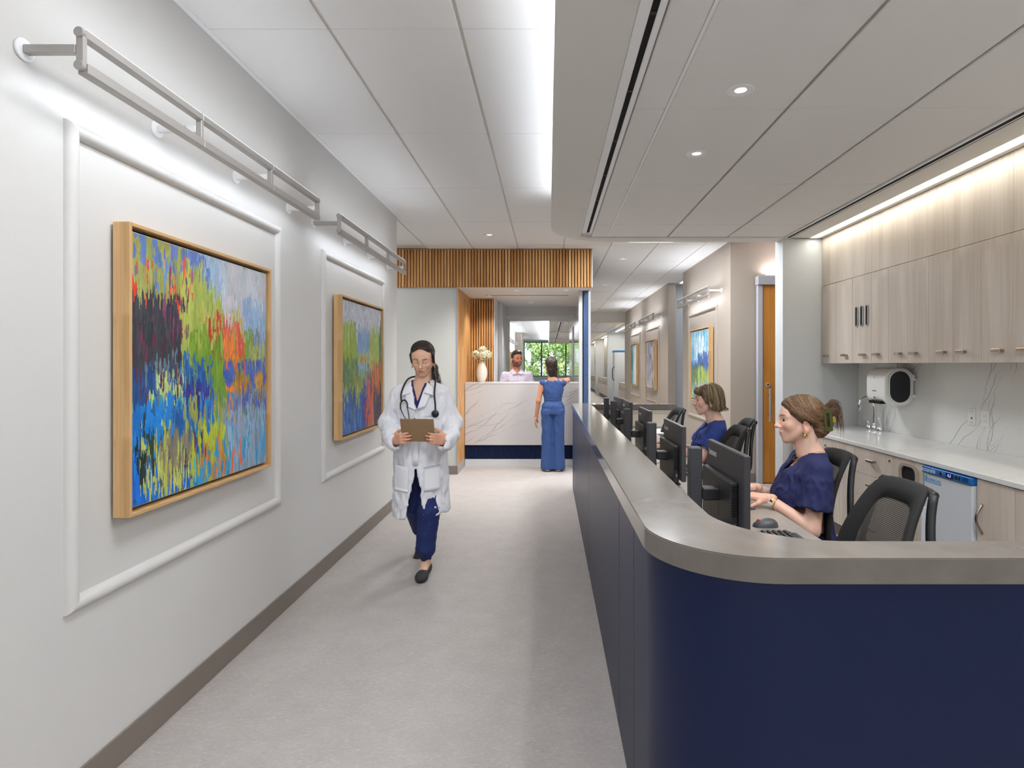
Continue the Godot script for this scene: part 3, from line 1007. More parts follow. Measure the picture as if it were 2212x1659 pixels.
func meadow_canvas() -> Material:
	var p := []
	p.append([0.0, 0.0, 1.0, 0.5, rgb(176, 206, 222), 320, 0.06, 0.12])
	p.append([0.0, 0.0, 0.9, 0.5, rgb(110, 182, 214), 90, 0.05, 0.16])
	p.append([0.2, 0.05, 1.0, 0.45, rgb(216, 224, 228), 60, 0.04, 0.12])
	p.append([0.4, 0.36, 1.0, 0.58, rgb(64, 98, 168), 120, 0.05, 0.12])
	p.append([0.0, 0.46, 0.7, 0.60, rgb(70, 112, 176), 90, 0.05, 0.08])
	p.append([0.2, 0.48, 0.7, 0.58, rgb(52, 58, 80), 30, 0.03, 0.08])
	p.append([0.0, 0.56, 1.0, 0.8, rgb(106, 132, 84), 200, 0.04, 0.14])
	p.append([0.4, 0.56, 1.0, 0.9, rgb(166, 188, 84), 110, 0.035, 0.16])
	p.append([0.0, 0.76, 1.0, 1.02, rgb(120, 152, 132), 180, 0.03, 0.16])
	p.append([0.0, 0.74, 0.8, 1.0, rgb(190, 202, 172), 50, 0.025, 0.12])
	p.append([0.1, 0.8, 0.9, 1.0, rgb(72, 150, 168), 40, 0.02, 0.14])
	return canvas_material("canvas_meadow", 512, rgb(150, 180, 190), p, 25)

func pastel_canvas() -> Material:
	var p := []
	p.append([0.0, 0.0, 1.0, 1.0, rgb(196, 194, 214), 220, 0.08, 0.2])
	p.append([0.0, 0.0, 1.0, 1.0, rgb(128, 138, 150), 36, 0.07, 0.22])
	p.append([0.0, 0.0, 1.0, 1.0, rgb(218, 204, 196), 26, 0.06, 0.2])
	return canvas_material("canvas_pastel", 256, rgb(200, 196, 208), p, 35)

func falls_canvas() -> Material:
	var p := []
	p.append([0.0, 0.0, 1.0, 1.0, rgb(140, 186, 196), 200, 0.06, 0.3])
	p.append([0.0, 0.1, 0.4, 1.0, rgb(60, 134, 160), 40, 0.05, 0.4])
	p.append([0.4, 0.0, 1.0, 1.0, rgb(214, 220, 212), 60, 0.06, 0.4])
	return canvas_material("canvas_falls", 256, rgb(150, 190, 196), p, 45)

func build_left_wall() -> void:
	for i in 2:
		var c := 2.66 + 2.17 * i
		moulding("trim_left_%d" % (i + 1), Vector3(-1.6, 1.48, -c - 0.02), 0.0, 1.53, 1.645, mats["wall_white"])
	painting(Vector3(-1.6, 1.47, -2.66), 0.0, 1.083, "vivid blue and green lake painting in oak frame, nearest on the left wall", lake_canvas())
	painting(Vector3(-1.6, 1.467, -4.835), 0.0, 1.083, "painting of trees over dark blue water in oak frame behind the walking doctor", pond_canvas())
	picture_lamp(Vector3(-1.6, 2.447, -1.769), 0.0, "silver picture light above the vivid blue lake painting", 0.125, 0.8)
	picture_lamp(Vector3(-1.6, 2.447, -3.945), 0.0, "silver picture light above the painting behind the doctor", 0.125, 0.8)
	picture_lamp(Vector3(-1.6, 2.447, 0.40), 0.0, "silver picture light on the left wall beside the viewer", 0.05, 0.8)

func build_right_corridor() -> void:
	var tp: Material = mats["wall_taupe"]
	moulding("trim_right_1", Vector3(2.295, 1.48, -8.67), PI, 1.6, 1.645, tp)
	painting(Vector3(2.295, 1.478, -8.60), PI, 1.083, "painting of a blue and green meadow behind the short-haired woman", meadow_canvas())
	picture_lamp(Vector3(2.295, 2.47, -9.50), PI, "pale picture light above the meadow painting by the sliding door", 0.28, 1.0)
	moulding("trim_right_2", Vector3(2.295, 1.48, -12.8), PI, 1.6, 1.645, tp)
	painting(Vector3(2.295, 1.478, -12.79), PI, 1.083, "pale lilac and grey abstract painting far along the right wall", pastel_canvas())
	picture_lamp(Vector3(2.295, 2.47, -13.55), PI, "picture light above the lilac abstract painting", 0.28, 1.0)
	moulding("trim_right_3", Vector3(2.295, 1.48, -15.3), PI, 1.6, 1.645, tp)
	painting(Vector3(2.295, 1.478, -15.25), PI, 1.083, "pale turquoise and white painting, farthest on the right wall", falls_canvas())
	picture_lamp(Vector3(2.295, 2.47, -16.05), PI, "picture light above the turquoise painting", 0.28, 1.0)
	# sliding door
	var d := thing("sliding_door", "amber wooden sliding door with long steel pull", "door", Vector3(2.61, 0.0, -7.31))
	bx(d, "leaf", 0.06, 1.05, 0.01, 2.48, -0.06, -0.02, mats["door_wood"], 0.003)
	bx(d, "jamb", 0.0, 0.06, 0.0, 2.48, -0.07, 0.0, mats["door_metal"], 0.003)
	bx(d, "header_track", -0.012, 1.25, 2.48, 2.59, -0.11, 0.0, mats["door_metal"], 0.004)
	var pull := part(d, "pull", cyl(0.014, 0.41, 16, 0.003), mats["alu"], Vector3(0.135, 0.985, 0.115))
	for s in [-1.0, 1.0]:
		part(pull, "standoff", cyl(0.008, 0.055, 10), mats["nickel"], Vector3(0, s * 0.12, -0.03), Vector3(PI / 2, 0, 0))
	var lk := part(d, "lock_rose", cyl(0.028, 0.012, 20, 0.003), mats["chrome"], Vector3(0.125, 1.235, 0.066), Vector3(PI / 2, 0, 0))
	part(lk, "key_slot", cyl(0.012, 0.006, 14), mats["black"], Vector3(0, 0.006, 0))
	var ll := thing("door_light_bar", "thin glowing light bar on top of the sliding door track", "light", Vector3(2.72, 2.59, -7.27))
	bx(ll, "light_lens", 0.0, 1.1, 0.018, 0.024, -0.015, 0.015, glow("bar_glow", COOL, 2.0))
	bx(ll, "housing", 0.0, 1.1, 0.0, 0.018, -0.018, 0.018, mats["lamp_white"])
	area("door_bar_light", Vector3(3.27, 2.622, -7.27), Vector3.UP, Vector3.RIGHT, Vector2(0.03, 1.1), 0.5, Color(1, 0.96, 0.97))
	# light in the recess of the right wall
	var rl := thing("recess_light", "bright ceiling light panel in the recess between the painting walls", "light", Vector3(2.7, 3.04, -10.55))
	bx(rl, "light_lens", -0.2, 0.3, -0.012, -0.004, -0.5, 0.5, glow("recess_glow", COOL, 2.0))
	bx(rl, "housing", -0.22, 0.37, -0.004, 0.004, -0.52, 0.52, mats["lamp_white"])
	area("recess_light_beam", Vector3(2.78, 3.03, -10.55), Vector3.DOWN, Vector3.FORWARD, Vector2(0.5, 1.0), 0.8, COOL)
	for q in [[1.1, 8.6], [1.1, 11.4], [1.1, 14.4]]:  # downlights added to brighten the right passage
		downlight(Vector3(q[0], 3.05, -q[1]), 0.06, 2.5, "added round downlight in the right passage ceiling, %s" % ["nearest of three", "middle of three", "farthest of three"][int((q[1] - 8.0) / 2.8)])

# ------------------------------------------------------------------ nurse station counter and desks
func build_counter() -> void:
	# stone top: wall cap that runs round the station
	var path_out := [Vector2(1.5, 7.0), Vector2(0.315, 7.0), Vector2(0.275, 6.96)] + arc(0.575, 1.70, 0.30, 180, 270, 16) + [Vector2(2.42, 1.40)]
	var path_in := [Vector2(2.42, 1.54)] + arc(0.80, 1.84, 0.30, 270, 180, 16) + [Vector2(0.50, 6.78), Vector2(1.5, 6.78)]
	var top := thing("stone_countertop", "polished greige stone countertop capping the curved navy counter", "countertop", Vector3(0, 0.96, 0))
	var poly := PackedVector2Array(path_out + path_in)
	var plan := extrude_plan(poly, 0.0, 0.059)
	part(top, "slab", plan, mats["counter_stone"])
	var small := Geometry2D.offset_polygon(poly, -0.003)
	part(top, "polished_face", extrude_plan(small[0], 0.059, 0.062), mats["counter_stone"])
	# navy front: panels with joints
	var base := thing("curved_counter", "navy blue curved counter front below the stone top", "counter", Vector3.ZERO)
	var core := PackedVector2Array([Vector2(1.48, 6.97), Vector2(0.30, 6.97)] + arc(0.58, 1.705, 0.28, 180, 270, 14) + [Vector2(2.4, 1.425), Vector2(2.4, 1.50)] + arc(0.82, 1.86, 0.36, 270, 180, 14) + [Vector2(0.46, 6.82), Vector2(1.48, 6.82)])
	part(base, "core", extrude_plan(core, 0.0, 0.96), mats["navy_dark"])
	var cuts := [1.96, 2.37, 4.16, 6.02, 6.96]
	for i in cuts.size() - 1:
		bx(base, "front_panel", 0.288, 0.2995, 0.004, 0.955, cuts[i] + 0.003, cuts[i + 1] - 0.003, mats["navy"], 0.0015)
	var bm := smooth_wall([Vector2(0.288, 1.957)] + arc(0.58, 1.705, 0.292, 180, 270, 24) + [Vector2(2.2, 1.413)], 0.004, 0.955)
	part(base, "bent_front_panel", bm, mats["navy"])
	bx(base, "front_panel", 2.203, 2.4, 0.004, 0.955, 1.413, 1.425, mats["navy"], 0.0015)
	bx(base, "far_panel", 0.30, 1.48, 0.004, 0.955, 6.97, 6.98, mats["navy"], 0.0015)
	# beige inner face of the far return with a raised panel
	bx(base, "inner_panel", 0.46, 1.48, 0.0, 0.955, 6.80, 6.82, mats["counter_inner"])
	bx(base, "inner_field", 0.62, 1.38, 0.76, 0.915, 6.792, 6.80, mats["counter_inner"], 0.004)
	bx(base, "inner_panel", 0.46, 0.475, 0.0, 0.955, 2.2, 6.80, mats["counter_inner"])
	bx(base, "end_panel", 1.48, 1.5, 0.0, 0.955, 6.78, 6.99, mats["counter_inner"], 0.002)
	# work desk behind the counter
	var dk := thing("work_desk", "long greige work desk behind the counter with computers on it", "desk", Vector3.ZERO)
	bx(dk, "desktop", 0.48, 1.165, 0.712, 0.742, 2.1, 6.78, mats["desk_stone"], 0.003)
	bx(dk, "desktop", 0.90, 2.3, 0.712, 0.742, 1.56, 2.095, mats["desk_stone"], 0.003)
	for q in [2.4, 3.55, 4.7, 5.8]:
		bx(dk, "desk_support", 0.55, 1.08, 0.0, 0.712, q - 0.012, q + 0.012, mats["counter_inner"])
	bx(dk, "return_top", 1.165, 1.48, 0.712, 0.742, 6.3, 6.78, mats["white_plastic"], 0.003)

# vertical sheet along a path with smooth normals
func smooth_wall(path: Array, y0: float, y1: float) -> ArrayMesh:
	var st := begin(true)
	for i in path.size() - 1:
		var a: Vector2 = path[i]
		var b: Vector2 = path[i + 1]
		var e := b - a
		var nrm := Vector3(e.y, 0, e.x)
		var q := [Vector3(a.x, y0, -a.y), Vector3(b.x, y0, -b.y), Vector3(b.x, y1, -b.y), Vector3(a.x, y1, -a.y)]
		face(st, q, nrm)
	return done(st)

# ------------------------------------------------------------------ cabinets on the right
func bar_pull(parent: Node3D, at: Vector3, length: float) -> void:
	# level bar pull on a face that looks along -x; length runs along z
	var h := part(parent, "handle", box(Vector3(0.01, 0.022, length), 0.003), mats["nickel"], at + Vector3(-0.028, 0, 0))
	for s in [-1.0, 1.0]:
		part(h, "post", box(Vector3(0.026, 0.016, 0.014), 0.002), mats["nickel"], Vector3(0.016, 0, s * (length / 2 - 0.012)))

func bow_pull(parent: Node3D, at: Vector3, length: float) -> void:
	var pts := []
	for i in 15:
		var t := i / 14.0
		pts.append(Vector3(-0.036 * sin(t * PI), (t - 0.5) * length, 0))
	part(parent, "handle", tube(pts, 0.0075, 10), mats["nickel"], at)

func keyhole(parent: Node3D, at: Vector3) -> void:
	part(parent, "lock", cyl(0.009, 0.006, 14), mats["nickel"], at, Vector3(0, 0, PI / 2))
	part(parent, "key_slot", box(Vector3(0.003, 0.009, 0.003)), mats["black"], at + Vector3(-0.004, 0, 0))

func stadium(w: float, h: float, n := 10) -> PackedVector2Array:
	var out := PackedVector2Array()
	var r := minf(w, h) / 2
	for i in n + 1:
		var a := PI * i / n
		out.append(Vector2(cos(a) * r, h / 2 - r + sin(a) * r))
	for i in n + 1:
		var a := PI + PI * i / n
		out.append(Vector2(cos(a) * r, -h / 2 + r + sin(a) * r))
	return out

# ring or plate in the yz plane, facing -x
func plate(outline: PackedVector2Array, x0: float, x1: float, hole := PackedVector2Array()) -> ArrayMesh:
	var st := begin(false)
	var n := outline.size()
	if hole.is_empty():
		var tr := Geometry2D.triangulate_polygon(outline)
		for i in range(0, tr.size(), 3):
			for x in [x0, x1]:
				var q := []
				for j in 3:
					q.append(Vector3(x, outline[tr[i + j]].y, outline[tr[i + j]].x))
				face(st, q, Vector3(-1 if x == minf(x0, x1) else 1, 0, 0))
	else:
		for i in n:
			var k := (i + 1) % n
			for x in [x0, x1]:
				face(st, [Vector3(x, outline[i].y, outline[i].x), Vector3(x, outline[k].y, outline[k].x), Vector3(x, hole[k].y, hole[k].x), Vector3(x, hole[i].y, hole[i].x)], Vector3(-1 if x == minf(x0, x1) else 1, 0, 0))
			var mid := (hole[i] + hole[k]) / 2
			face(st, [Vector3(x0, hole[i].y, hole[i].x), Vector3(x0, hole[k].y, hole[k].x), Vector3(x1, hole[k].y, hole[k].x), Vector3(x1, hole[i].y, hole[i].x)], Vector3(0, -mid.y, -mid.x))
	for i in n:
		var k := (i + 1) % n
		var mid := (outline[i] + outline[k]) / 2
		face(st, [Vector3(x0, outline[i].y, outline[i].x), Vector3(x0, outline[k].y, outline[k].x), Vector3(x1, outline[k].y, outline[k].x), Vector3(x1, outline[i].y, outline[i].x)], Vector3(0, mid.y, mid.x))
	return done(st)

func build_nook() -> void:
	var wd: Material = mats["cabinet_wood"]
	# marble backsplash on the wall
	var bs := structure("trim_backsplash", Vector3(3.18, 0, 0))
	for i in 3:
		bx(bs, "splash_slab", -0.012, 0.0, 0.864, 1.5, 5.94 - (i + 1) * 2.4, 5.94 - i * 2.4 - 0.0015, mats["marble"])
	# top panels
	var tp := thing("fascia_panels", "pale wood panels closing the space between the wall cabinets and the ceiling", "panel", Vector3(2.8, 2.285, 0))
	for q in [[5.935, 5.02], [5.02, 4.515], [4.515, 3.49], [3.49, 2.47], [2.47, 1.45], [1.45, 0.43]]:
		bx(tp, "fascia_panel", -0.006, 0.014, 0.002, 0.486, q[1] + 0.0015, q[0] - 0.0015, wd, 0.001)
	bx(tp, "carcass", 0.014, 0.37, 0.0, 0.486, 0.43, 5.935, mats["cabinet_edge"])
	# wall cabinets, two doors each
	var units := [[5.935, 5.635, 5.33], [5.33, 5.02, 5.02], [5.02, 4.765, 4.515], [4.515, 4.26, 4.004], [4.004, 3.745, 3.49], [3.49, 3.235, 2.98], [2.98, 2.725, 2.47]]
	var said := ["pale wood wall cabinet in the corner by the white pier", "pale wood wall cabinet with three upright oval glove slots", "pale wood wall cabinet above the paper towel dispenser", "pale wood wall cabinet, fourth from the white pier", "pale wood wall cabinet, fifth from the white pier", "pale wood wall cabinet cut by the right edge of the view", "pale wood wall cabinet just past the right edge of the view"]
	for i in units.size():
		var u: Array = units[i]
		var c := thing("wall_cabinet", said[i], "cabinet", Vector3(2.8, 1.5, -u[2]), 0.0, "row of wall cabinets")
		var w: float = u[0] - u[2]
		bx(c, "body", 0.006, 0.37, 0.004, 0.783, 0.001, w - 0.001, mats["cabinet_edge"])
		var doors := [[0.0, w]] if u[1] == u[2] else [[0.0, u[1] - u[2]], [u[1] - u[2], w]]
		for k in doors.size():
			var dr := bx(c, "door", -0.012, 0.006, 0.0, 0.781, doors[k][0] + 0.0012, doors[k][1] - 0.0012, wd, 0.001)
			var dw: float = doors[k][1] - doors[k][0]
			var zz := 0.03 if k == 0 and doors.size() > 1 else -0.03
			bar_pull(dr, Vector3(-0.009, -0.315, zz if doors.size() > 1 else dw / 2 - 0.12), 0.075)
			if k == 1:
				keyhole(dr, Vector3(-0.012, -0.313, -zz * 0.0 - dw / 2 + 0.05))
			if doors.size() == 1:
				for s in 3:
					var at := Vector3(-0.010, 0.03, dw / 2 - 0.065 - s * 0.085 + 0.0)
					part(dr, "glove_slot_rim", plate(stadium(0.048, 0.19), -0.006, 0.0, stadium(0.030, 0.172)), mats["alu"], at)
					part(dr, "glove_slot", plate(stadium(0.031, 0.173), -0.001, 0.0), mats["void"], at)
	# worktop
	var top := thing("marble_worktop", "white veined worktop along the right wall with the sink tap", "worktop", Vector3(2.475, 0.832, 0))
	bx(top, "slab", 0.0, 0.693, 0.0, 0.032, 0.6, 5.935, mats["marble_top"], 0.003)
	# base cabinets
	var low := 0.12
	var b1 := thing("base_cabinet", "pale wood double-door base cabinet in the corner below the tap", "cabinet", Vector3(2.5, 0, -4.72), 0.0, "row of base cabinets")
	base_body(b1, 1.215)
	for q in [[0.0, 0.25], [0.25, 0.53], [0.53, 0.87], [0.87, 1.215]]:
		var dr := bx(b1, "door", -0.012, 0.006, low, 0.826, q[0] + 0.0015, q[1] - 0.0015, wd, 0.001)
		keyhole(dr, Vector3(-0.012, 0.29, -(q[1] - q[0]) / 2 + 0.03))
	var b2 := thing("base_cabinet", "pale wood base cabinet with four stacked drawers", "cabinet", Vector3(2.5, 0, -4.195), 0.0, "row of base cabinets")
	base_body(b2, 0.523)
	for q in [[0.12, 0.27], [0.27, 0.45], [0.45, 0.625], [0.625, 0.826]]:
		var dr := bx(b2, "drawer", -0.012, 0.006, q[0] + 0.0015, q[1] - 0.0015, 0.0015, 0.5215, wd, 0.001)
		bar_pull(dr, Vector3(-0.009, 0.02, 0), 0.1)
		if q[0] > 0.6:
			keyhole(dr, Vector3(-0.012, 0.06, 0.22))
	var b3 := thing("base_cabinet", "pale wood cabinet with oval grey waste opening", "cabinet", Vector3(2.5, 0, -3.86), 0.0, "row of base cabinets")
	base_body(b3, 0.333)
	var d3 := bx(b3, "door", -0.012, 0.006, low, 0.826, 0.0015, 0.3315, wd, 0.001)
	part(d3, "waste_ring", plate(rounded_rect(0.21, 0.15, 0.06), -0.014, 0.0, rounded_rect(0.165, 0.112, 0.045)), mat("waste_grey", rgb(168, 156, 144), 0.45), Vector3(-0.009, 0.255, 0.02))
	part(d3, "waste_opening", plate(rounded_rect(0.167, 0.114, 0.045), -0.001, 0.0), mats["void"], Vector3(-0.010, 0.255, 0.02))
	bow_pull(d3, Vector3(-0.009, 0.09, 0.115), 0.15)
	bx(b3, "end_panel", -0.012, 0.65, low, 0.826, -0.015, 0.0, mats["grey_enamel"])
	var b4 := thing("base_cabinet", "pale wood base cabinet with bow handles right of the small white fridge", "cabinet", Vector3(2.5, 0, -2.55), 0.0, "row of base cabinets")
	base_body(b4, 0.825)
	for q in [[0.0, 0.275], [0.275, 0.55], [0.55, 0.825]]:
		var dr := bx(b4, "door", -0.012, 0.006, low, 0.826, q[0] + 0.0015, q[1] - 0.0015, wd, 0.001)
		bow_pull(dr, Vector3(-0.009, 0.13, 0.1 if q[0] > 0.2 and q[0] < 0.4 else -0.095), 0.17)
		if q[0] > 0.2 and q[0] < 0.4:
			keyhole(dr, Vector3(-0.012, 0.24, -0.03))
	# fridge
	var f := thing("medical_fridge", "small white fridge with blue control panel under the worktop", "fridge", Vector3(2.47, 0.0, -3.385))
	bx(f, "cabinet", 0.05, 0.6, 0.02, 0.785, 0.0, 0.44, mats["grey_enamel"], 0.004)
	bx(f, "door", 0.0, 0.048, 0.03, 0.78, 0.002, 0.438, mats["white_enamel"], 0.006)
	bx(f, "top_panel", -0.012, 0.6, 0.785, 0.826, -0.002, 0.442, mats["blue_plastic"], 0.003)
	bx(f, "handle", -0.03, 0.0, 0.2, 0.56, 0.405, 0.43, mats["white_enamel"], 0.008)
	letters(f, "brand_lettering", "accucold", 0.027, Vector3(-0.0135, 0.806, -0.375), mats["text_white"])
	letters(f, "door_lettering", "PHARMA-VAC", 0.02, Vector3(-0.0015, 0.745, -0.345), mats["text_blue"])
	letters(f, "door_small_lettering", "PERFORMANCE REFRIGERATION", 0.008, Vector3(-0.0015, 0.728, -0.345), mats["text_blue"])
	bx(f, "door_emblem", -0.0015, 0.0, 0.73, 0.765, 0.408, 0.425, mats["text_blue"])
	part(f, "key_lock", cyl(0.011, 0.01, 16), mats["chrome"], Vector3(-0.015, 0.806, -0.245), Vector3(0, 0, PI / 2))
	var sc := bx(f, "display", -0.015, -0.011, 0.79, 0.823, 0.145, 0.205, mats["black"], 0.001)
	letters(sc, "display_digits", "4.2", 0.018, Vector3(-0.0026, 0.0, 0.0), glow("digits_glow", Color(0.25, 0.3, 1.0), 2.5))
	for k in 2:
		bx(f, "switch", -0.016, -0.011, 0.795, 0.817, 0.085 + k * 0.026, 0.099 + k * 0.026, mats["black"], 0.001)
	for k in 7:
		bx(f, "grille_slot", -0.0125, -0.011, 0.793 + k * 0.004, 0.795 + k * 0.004, 0.02, 0.065, mats["navy_dark"])
	# tap
	var tap := thing("sink_tap", "chrome gooseneck tap with two wing handles", "tap", Vector3(3.1, 0.864, -5.53))
	part(tap, "base_plate", box(Vector3(0.05, 0.012, 0.22), 0.004), mats["chrome"], Vector3(0, 0.006, 0))
	part(tap, "body", lathe([Vector2(0.026, 0.01), Vector2(0.026, 0.03), Vector2(0.016, 0.05), Vector2(0.013, 0.07)], 20), mats["chrome"])
	part(tap, "spout", tube(curve([Vector3(0, 0.05, 0), Vector3(0, 0.22, 0), Vector3(-0.03, 0.295, 0), Vector3(-0.085, 0.31, 0), Vector3(-0.135, 0.27, 0), Vector3(-0.142, 0.215, 0)], 30), 0.0135, 14), mats["chrome"])
	part(tap, "spout_tip", cyl(0.016, 0.03, 16, 0.003), mats["chrome"], Vector3(-0.142, 0.205, 0))
	for s in [-1.0, 1.0]:
		part(tap, "valve", lathe([Vector2(0.027, 0.01), Vector2(0.026, 0.035), Vector2(0.017, 0.05), Vector2(0.014, 0.075), Vector2(0.0, 0.08)], 18), mats["chrome"], Vector3(0, 0, s * 0.09))
		part(tap, "wing_handle", tube(curve([Vector3(0, 0.07, s * 0.09), Vector3(-0.02, 0.085, s * 0.12), Vector3(-0.03, 0.13, s * 0.14)], 10), [0.008, 0.008, 0.008, 0.009, 0.009, 0.009, 0.010, 0.010, 0.010, 0.011, 0.011].slice(0, 11), 10, 0.5), mats["chrome"])
	# paper towel dispenser
	var pt := thing("towel_dispenser", "white paper towel dispenser with dark oval side window", "dispenser", Vector3(3.168, 1.13, -5.02))
	part(pt, "shell", dispenser_shell(), mats["white_plastic"], Vector3(-0.135, 0.165, -0.15))
	part(pt, "side_rim", side_ring(0.196, 0.296, 0.098, 0.176, 0.272, 0.088), mats["white_plastic"], Vector3(-0.135, 0.165, 0.004))
	part(pt, "side_window", side_ring(0.176, 0.272, 0.088, 0.0, 0.0, 0.0), mats["smoke"], Vector3(-0.135, 0.165, 0.003))
	bx(pt, "outlet", -0.262, -0.2, 0.012, 0.038, 0.07, 0.25, mats["void"])
	bx(pt, "wall_bracket", -0.03, 0.0, 0.22, 0.27, -0.012, 0.30, mats["lamp_white"], 0.003)
	bx(pt, "wall_bracket", -0.03, 0.0, 0.07, 0.10, -0.012, 0.30, mats["lamp_white"], 0.003)
	bx(pt, "latch", -0.02, 0.0, 0.235, 0.262, -0.03, -0.012, mats["alu"], 0.002)
	bx(pt, "front_mark", -0.2625, -0.2612, 0.235, 0.250, 0.16, 0.164, mats["plastic_grey"])
	letters(pt, "front_lettering", "enMotion", 0.012, Vector3(-0.262, 0.125, -0.165), mats["plastic_grey"])
	bx(pt, "front_mark", -0.2625, -0.2612, 0.06, 0.072, 0.15, 0.175, mats["plastic_grey"])
	# soap dispenser plate behind the towel dispenser
	var sd := thing("wall_switch_plate", "small white wall plate left of the towel dispenser", "wall plate", Vector3(3.168, 1.20, -5.42))
	bx(sd, "plate", -0.012, 0.0, -0.06, 0.06, -0.04, 0.04, mats["white_plastic"], 0.003)
	# outlets
	for i in 2:
		var o := thing("wall_outlet", ["white data outlet plate on the marble splash, left of two", "white power outlet plate on the marble splash, right of two"][i], "outlet", Vector3(3.168, 1.096, [-4.345, -4.21][i]))
		bx(o, "plate", -0.006, 0.0, -0.06, 0.06, -0.038, 0.038, mats["white_plastic"], 0.002)
		if i == 0:
			for y in [-0.042, 0.042]:
				bx(o, "label_window", -0.007, -0.006, y - 0.006, y + 0.006, -0.022, 0.022, mats["text_grey"])
			bx(o, "data_port", -0.008, -0.006, -0.014, -0.002, -0.01, 0.002, mats["black"])
		else:
			bx(o, "insert", -0.009, -0.006, -0.034, 0.034, -0.017, 0.017, mats["white_plastic"], 0.001)
			for y in [-0.018, 0.018]:
				for z in [-0.006, 0.006]:
					bx(o, "pin_slot", -0.0095, -0.009, y - 0.004, y + 0.004, z - 0.001, z + 0.001, mats["black"])

func base_body(c: Node3D, w: float) -> void:
	bx(c, "body", 0.006, 0.65, 0.12, 0.83, 0.001, w - 0.001, mats["cabinet_edge"])
	bx(c, "toe_kick", 0.03, 0.6, 0.0, 0.12, 0.001, w - 0.001, mats["baseboard"])

func rounded_rect(w: float, h: float, r: float, n := 6) -> PackedVector2Array:
	var out := PackedVector2Array()
	for q in [[1, 1, 0], [-1, 1, 90], [-1, -1, 180], [1, -1, 270]]:
		for i in n + 1:
			var a := deg_to_rad(q[2] + 90.0 * i / n)
			out.append(Vector2(q[0] * (w / 2 - r) + cos(a) * r, q[1] * (h / 2 - r) + sin(a) * r))
	return out

# body of the dispenser: a rounded section in xy swept along z
func dispenser_shell() -> ArrayMesh:
	var st := begin(true)
	var o := rounded_rect(0.25, 0.33, 0.10, 8)
	var zs := [[-0.15, 0.94], [-0.145, 0.975], [-0.13, 1.0], [0.13, 1.0], [0.145, 0.985], [0.15, 0.95]]
	for k in zs.size() - 1:
		for i in o.size():
			var j := (i + 1) % o.size()
			var a: Array = zs[k]
			var b: Array = zs[k + 1]
			var mid := o[i] + o[j]
			face(st, [Vector3(o[i].x * a[1], o[i].y * a[1], a[0]), Vector3(o[j].x * a[1], o[j].y * a[1], a[0]), Vector3(o[j].x * b[1], o[j].y * b[1], b[0]), Vector3(o[i].x * b[1], o[i].y * b[1], b[0])], Vector3(mid.x, mid.y, 0))
	for i in range(1, o.size() - 1):
		face(st, [Vector3(o[0].x, o[0].y, 0.158) * Vector3(0.95, 0.95, 0.949), Vector3(o[i].x, o[i].y, 0.158) * Vector3(0.95, 0.95, 0.949), Vector3(o[i + 1].x, o[i + 1].y, 0.158) * Vector3(0.95, 0.95, 0.949)], Vector3.BACK)
		face(st, [Vector3(o[0].x * 0.94, o[0].y * 0.94, -0.15), Vector3(o[i].x * 0.94, o[i].y * 0.94, -0.15), Vector3(o[i + 1].x * 0.94, o[i + 1].y * 0.94, -0.15)], Vector3.FORWARD)
	return done(st)

# flat ring (or plate) in the xy plane facing +z
func side_ring(w: float, h: float, r: float, w2: float, h2: float, r2: float) -> ArrayMesh:
	var st := begin(false)
	var o := rounded_rect(w, h, r)
	var z := 0.004
	if w2 <= 0.0:
		for i in range(1, o.size() - 1):
			face(st, [Vector3(o[0].x, o[0].y, z), Vector3(o[i].x, o[i].y, z), Vector3(o[i + 1].x, o[i + 1].y, z)], Vector3.BACK)
	else:
		var q := rounded_rect(w2, h2, r2)
		for i in o.size():
			var j := (i + 1) % o.size()
			face(st, [Vector3(o[i].x, o[i].y, z), Vector3(o[j].x, o[j].y, z), Vector3(q[j].x, q[j].y, z), Vector3(q[i].x, q[i].y, z)], Vector3.BACK)
	for i in o.size():
		var j := (i + 1) % o.size()
		var mid := o[i] + o[j]
		face(st, [Vector3(o[i].x, o[i].y, 0), Vector3(o[j].x, o[j].y, 0), Vector3(o[j].x, o[j].y, z), Vector3(o[i].x, o[i].y, z)], Vector3(mid.x, mid.y, 0))
	return done(st)

# flat lettering on a face that looks along -x (turn 0) ; centred at the given point
func letters(parent: Node3D, called: String, text: String, height: float, at: Vector3, m: Material, turn := -PI / 2, bold := false) -> void:
	var tm := TextMesh.new()
	var f := SystemFont.new()
	f.font_names = PackedStringArray(["Droid Sans"])
	f.font_weight = 700 if bold else 400
	tm.font = f
	tm.text = text
	tm.font_size = 48
	tm.pixel_size = height / 48.0 * 1.3
	tm.depth = 0.001
	part(parent, called, tm, m, at, Vector3(0, turn, 0))

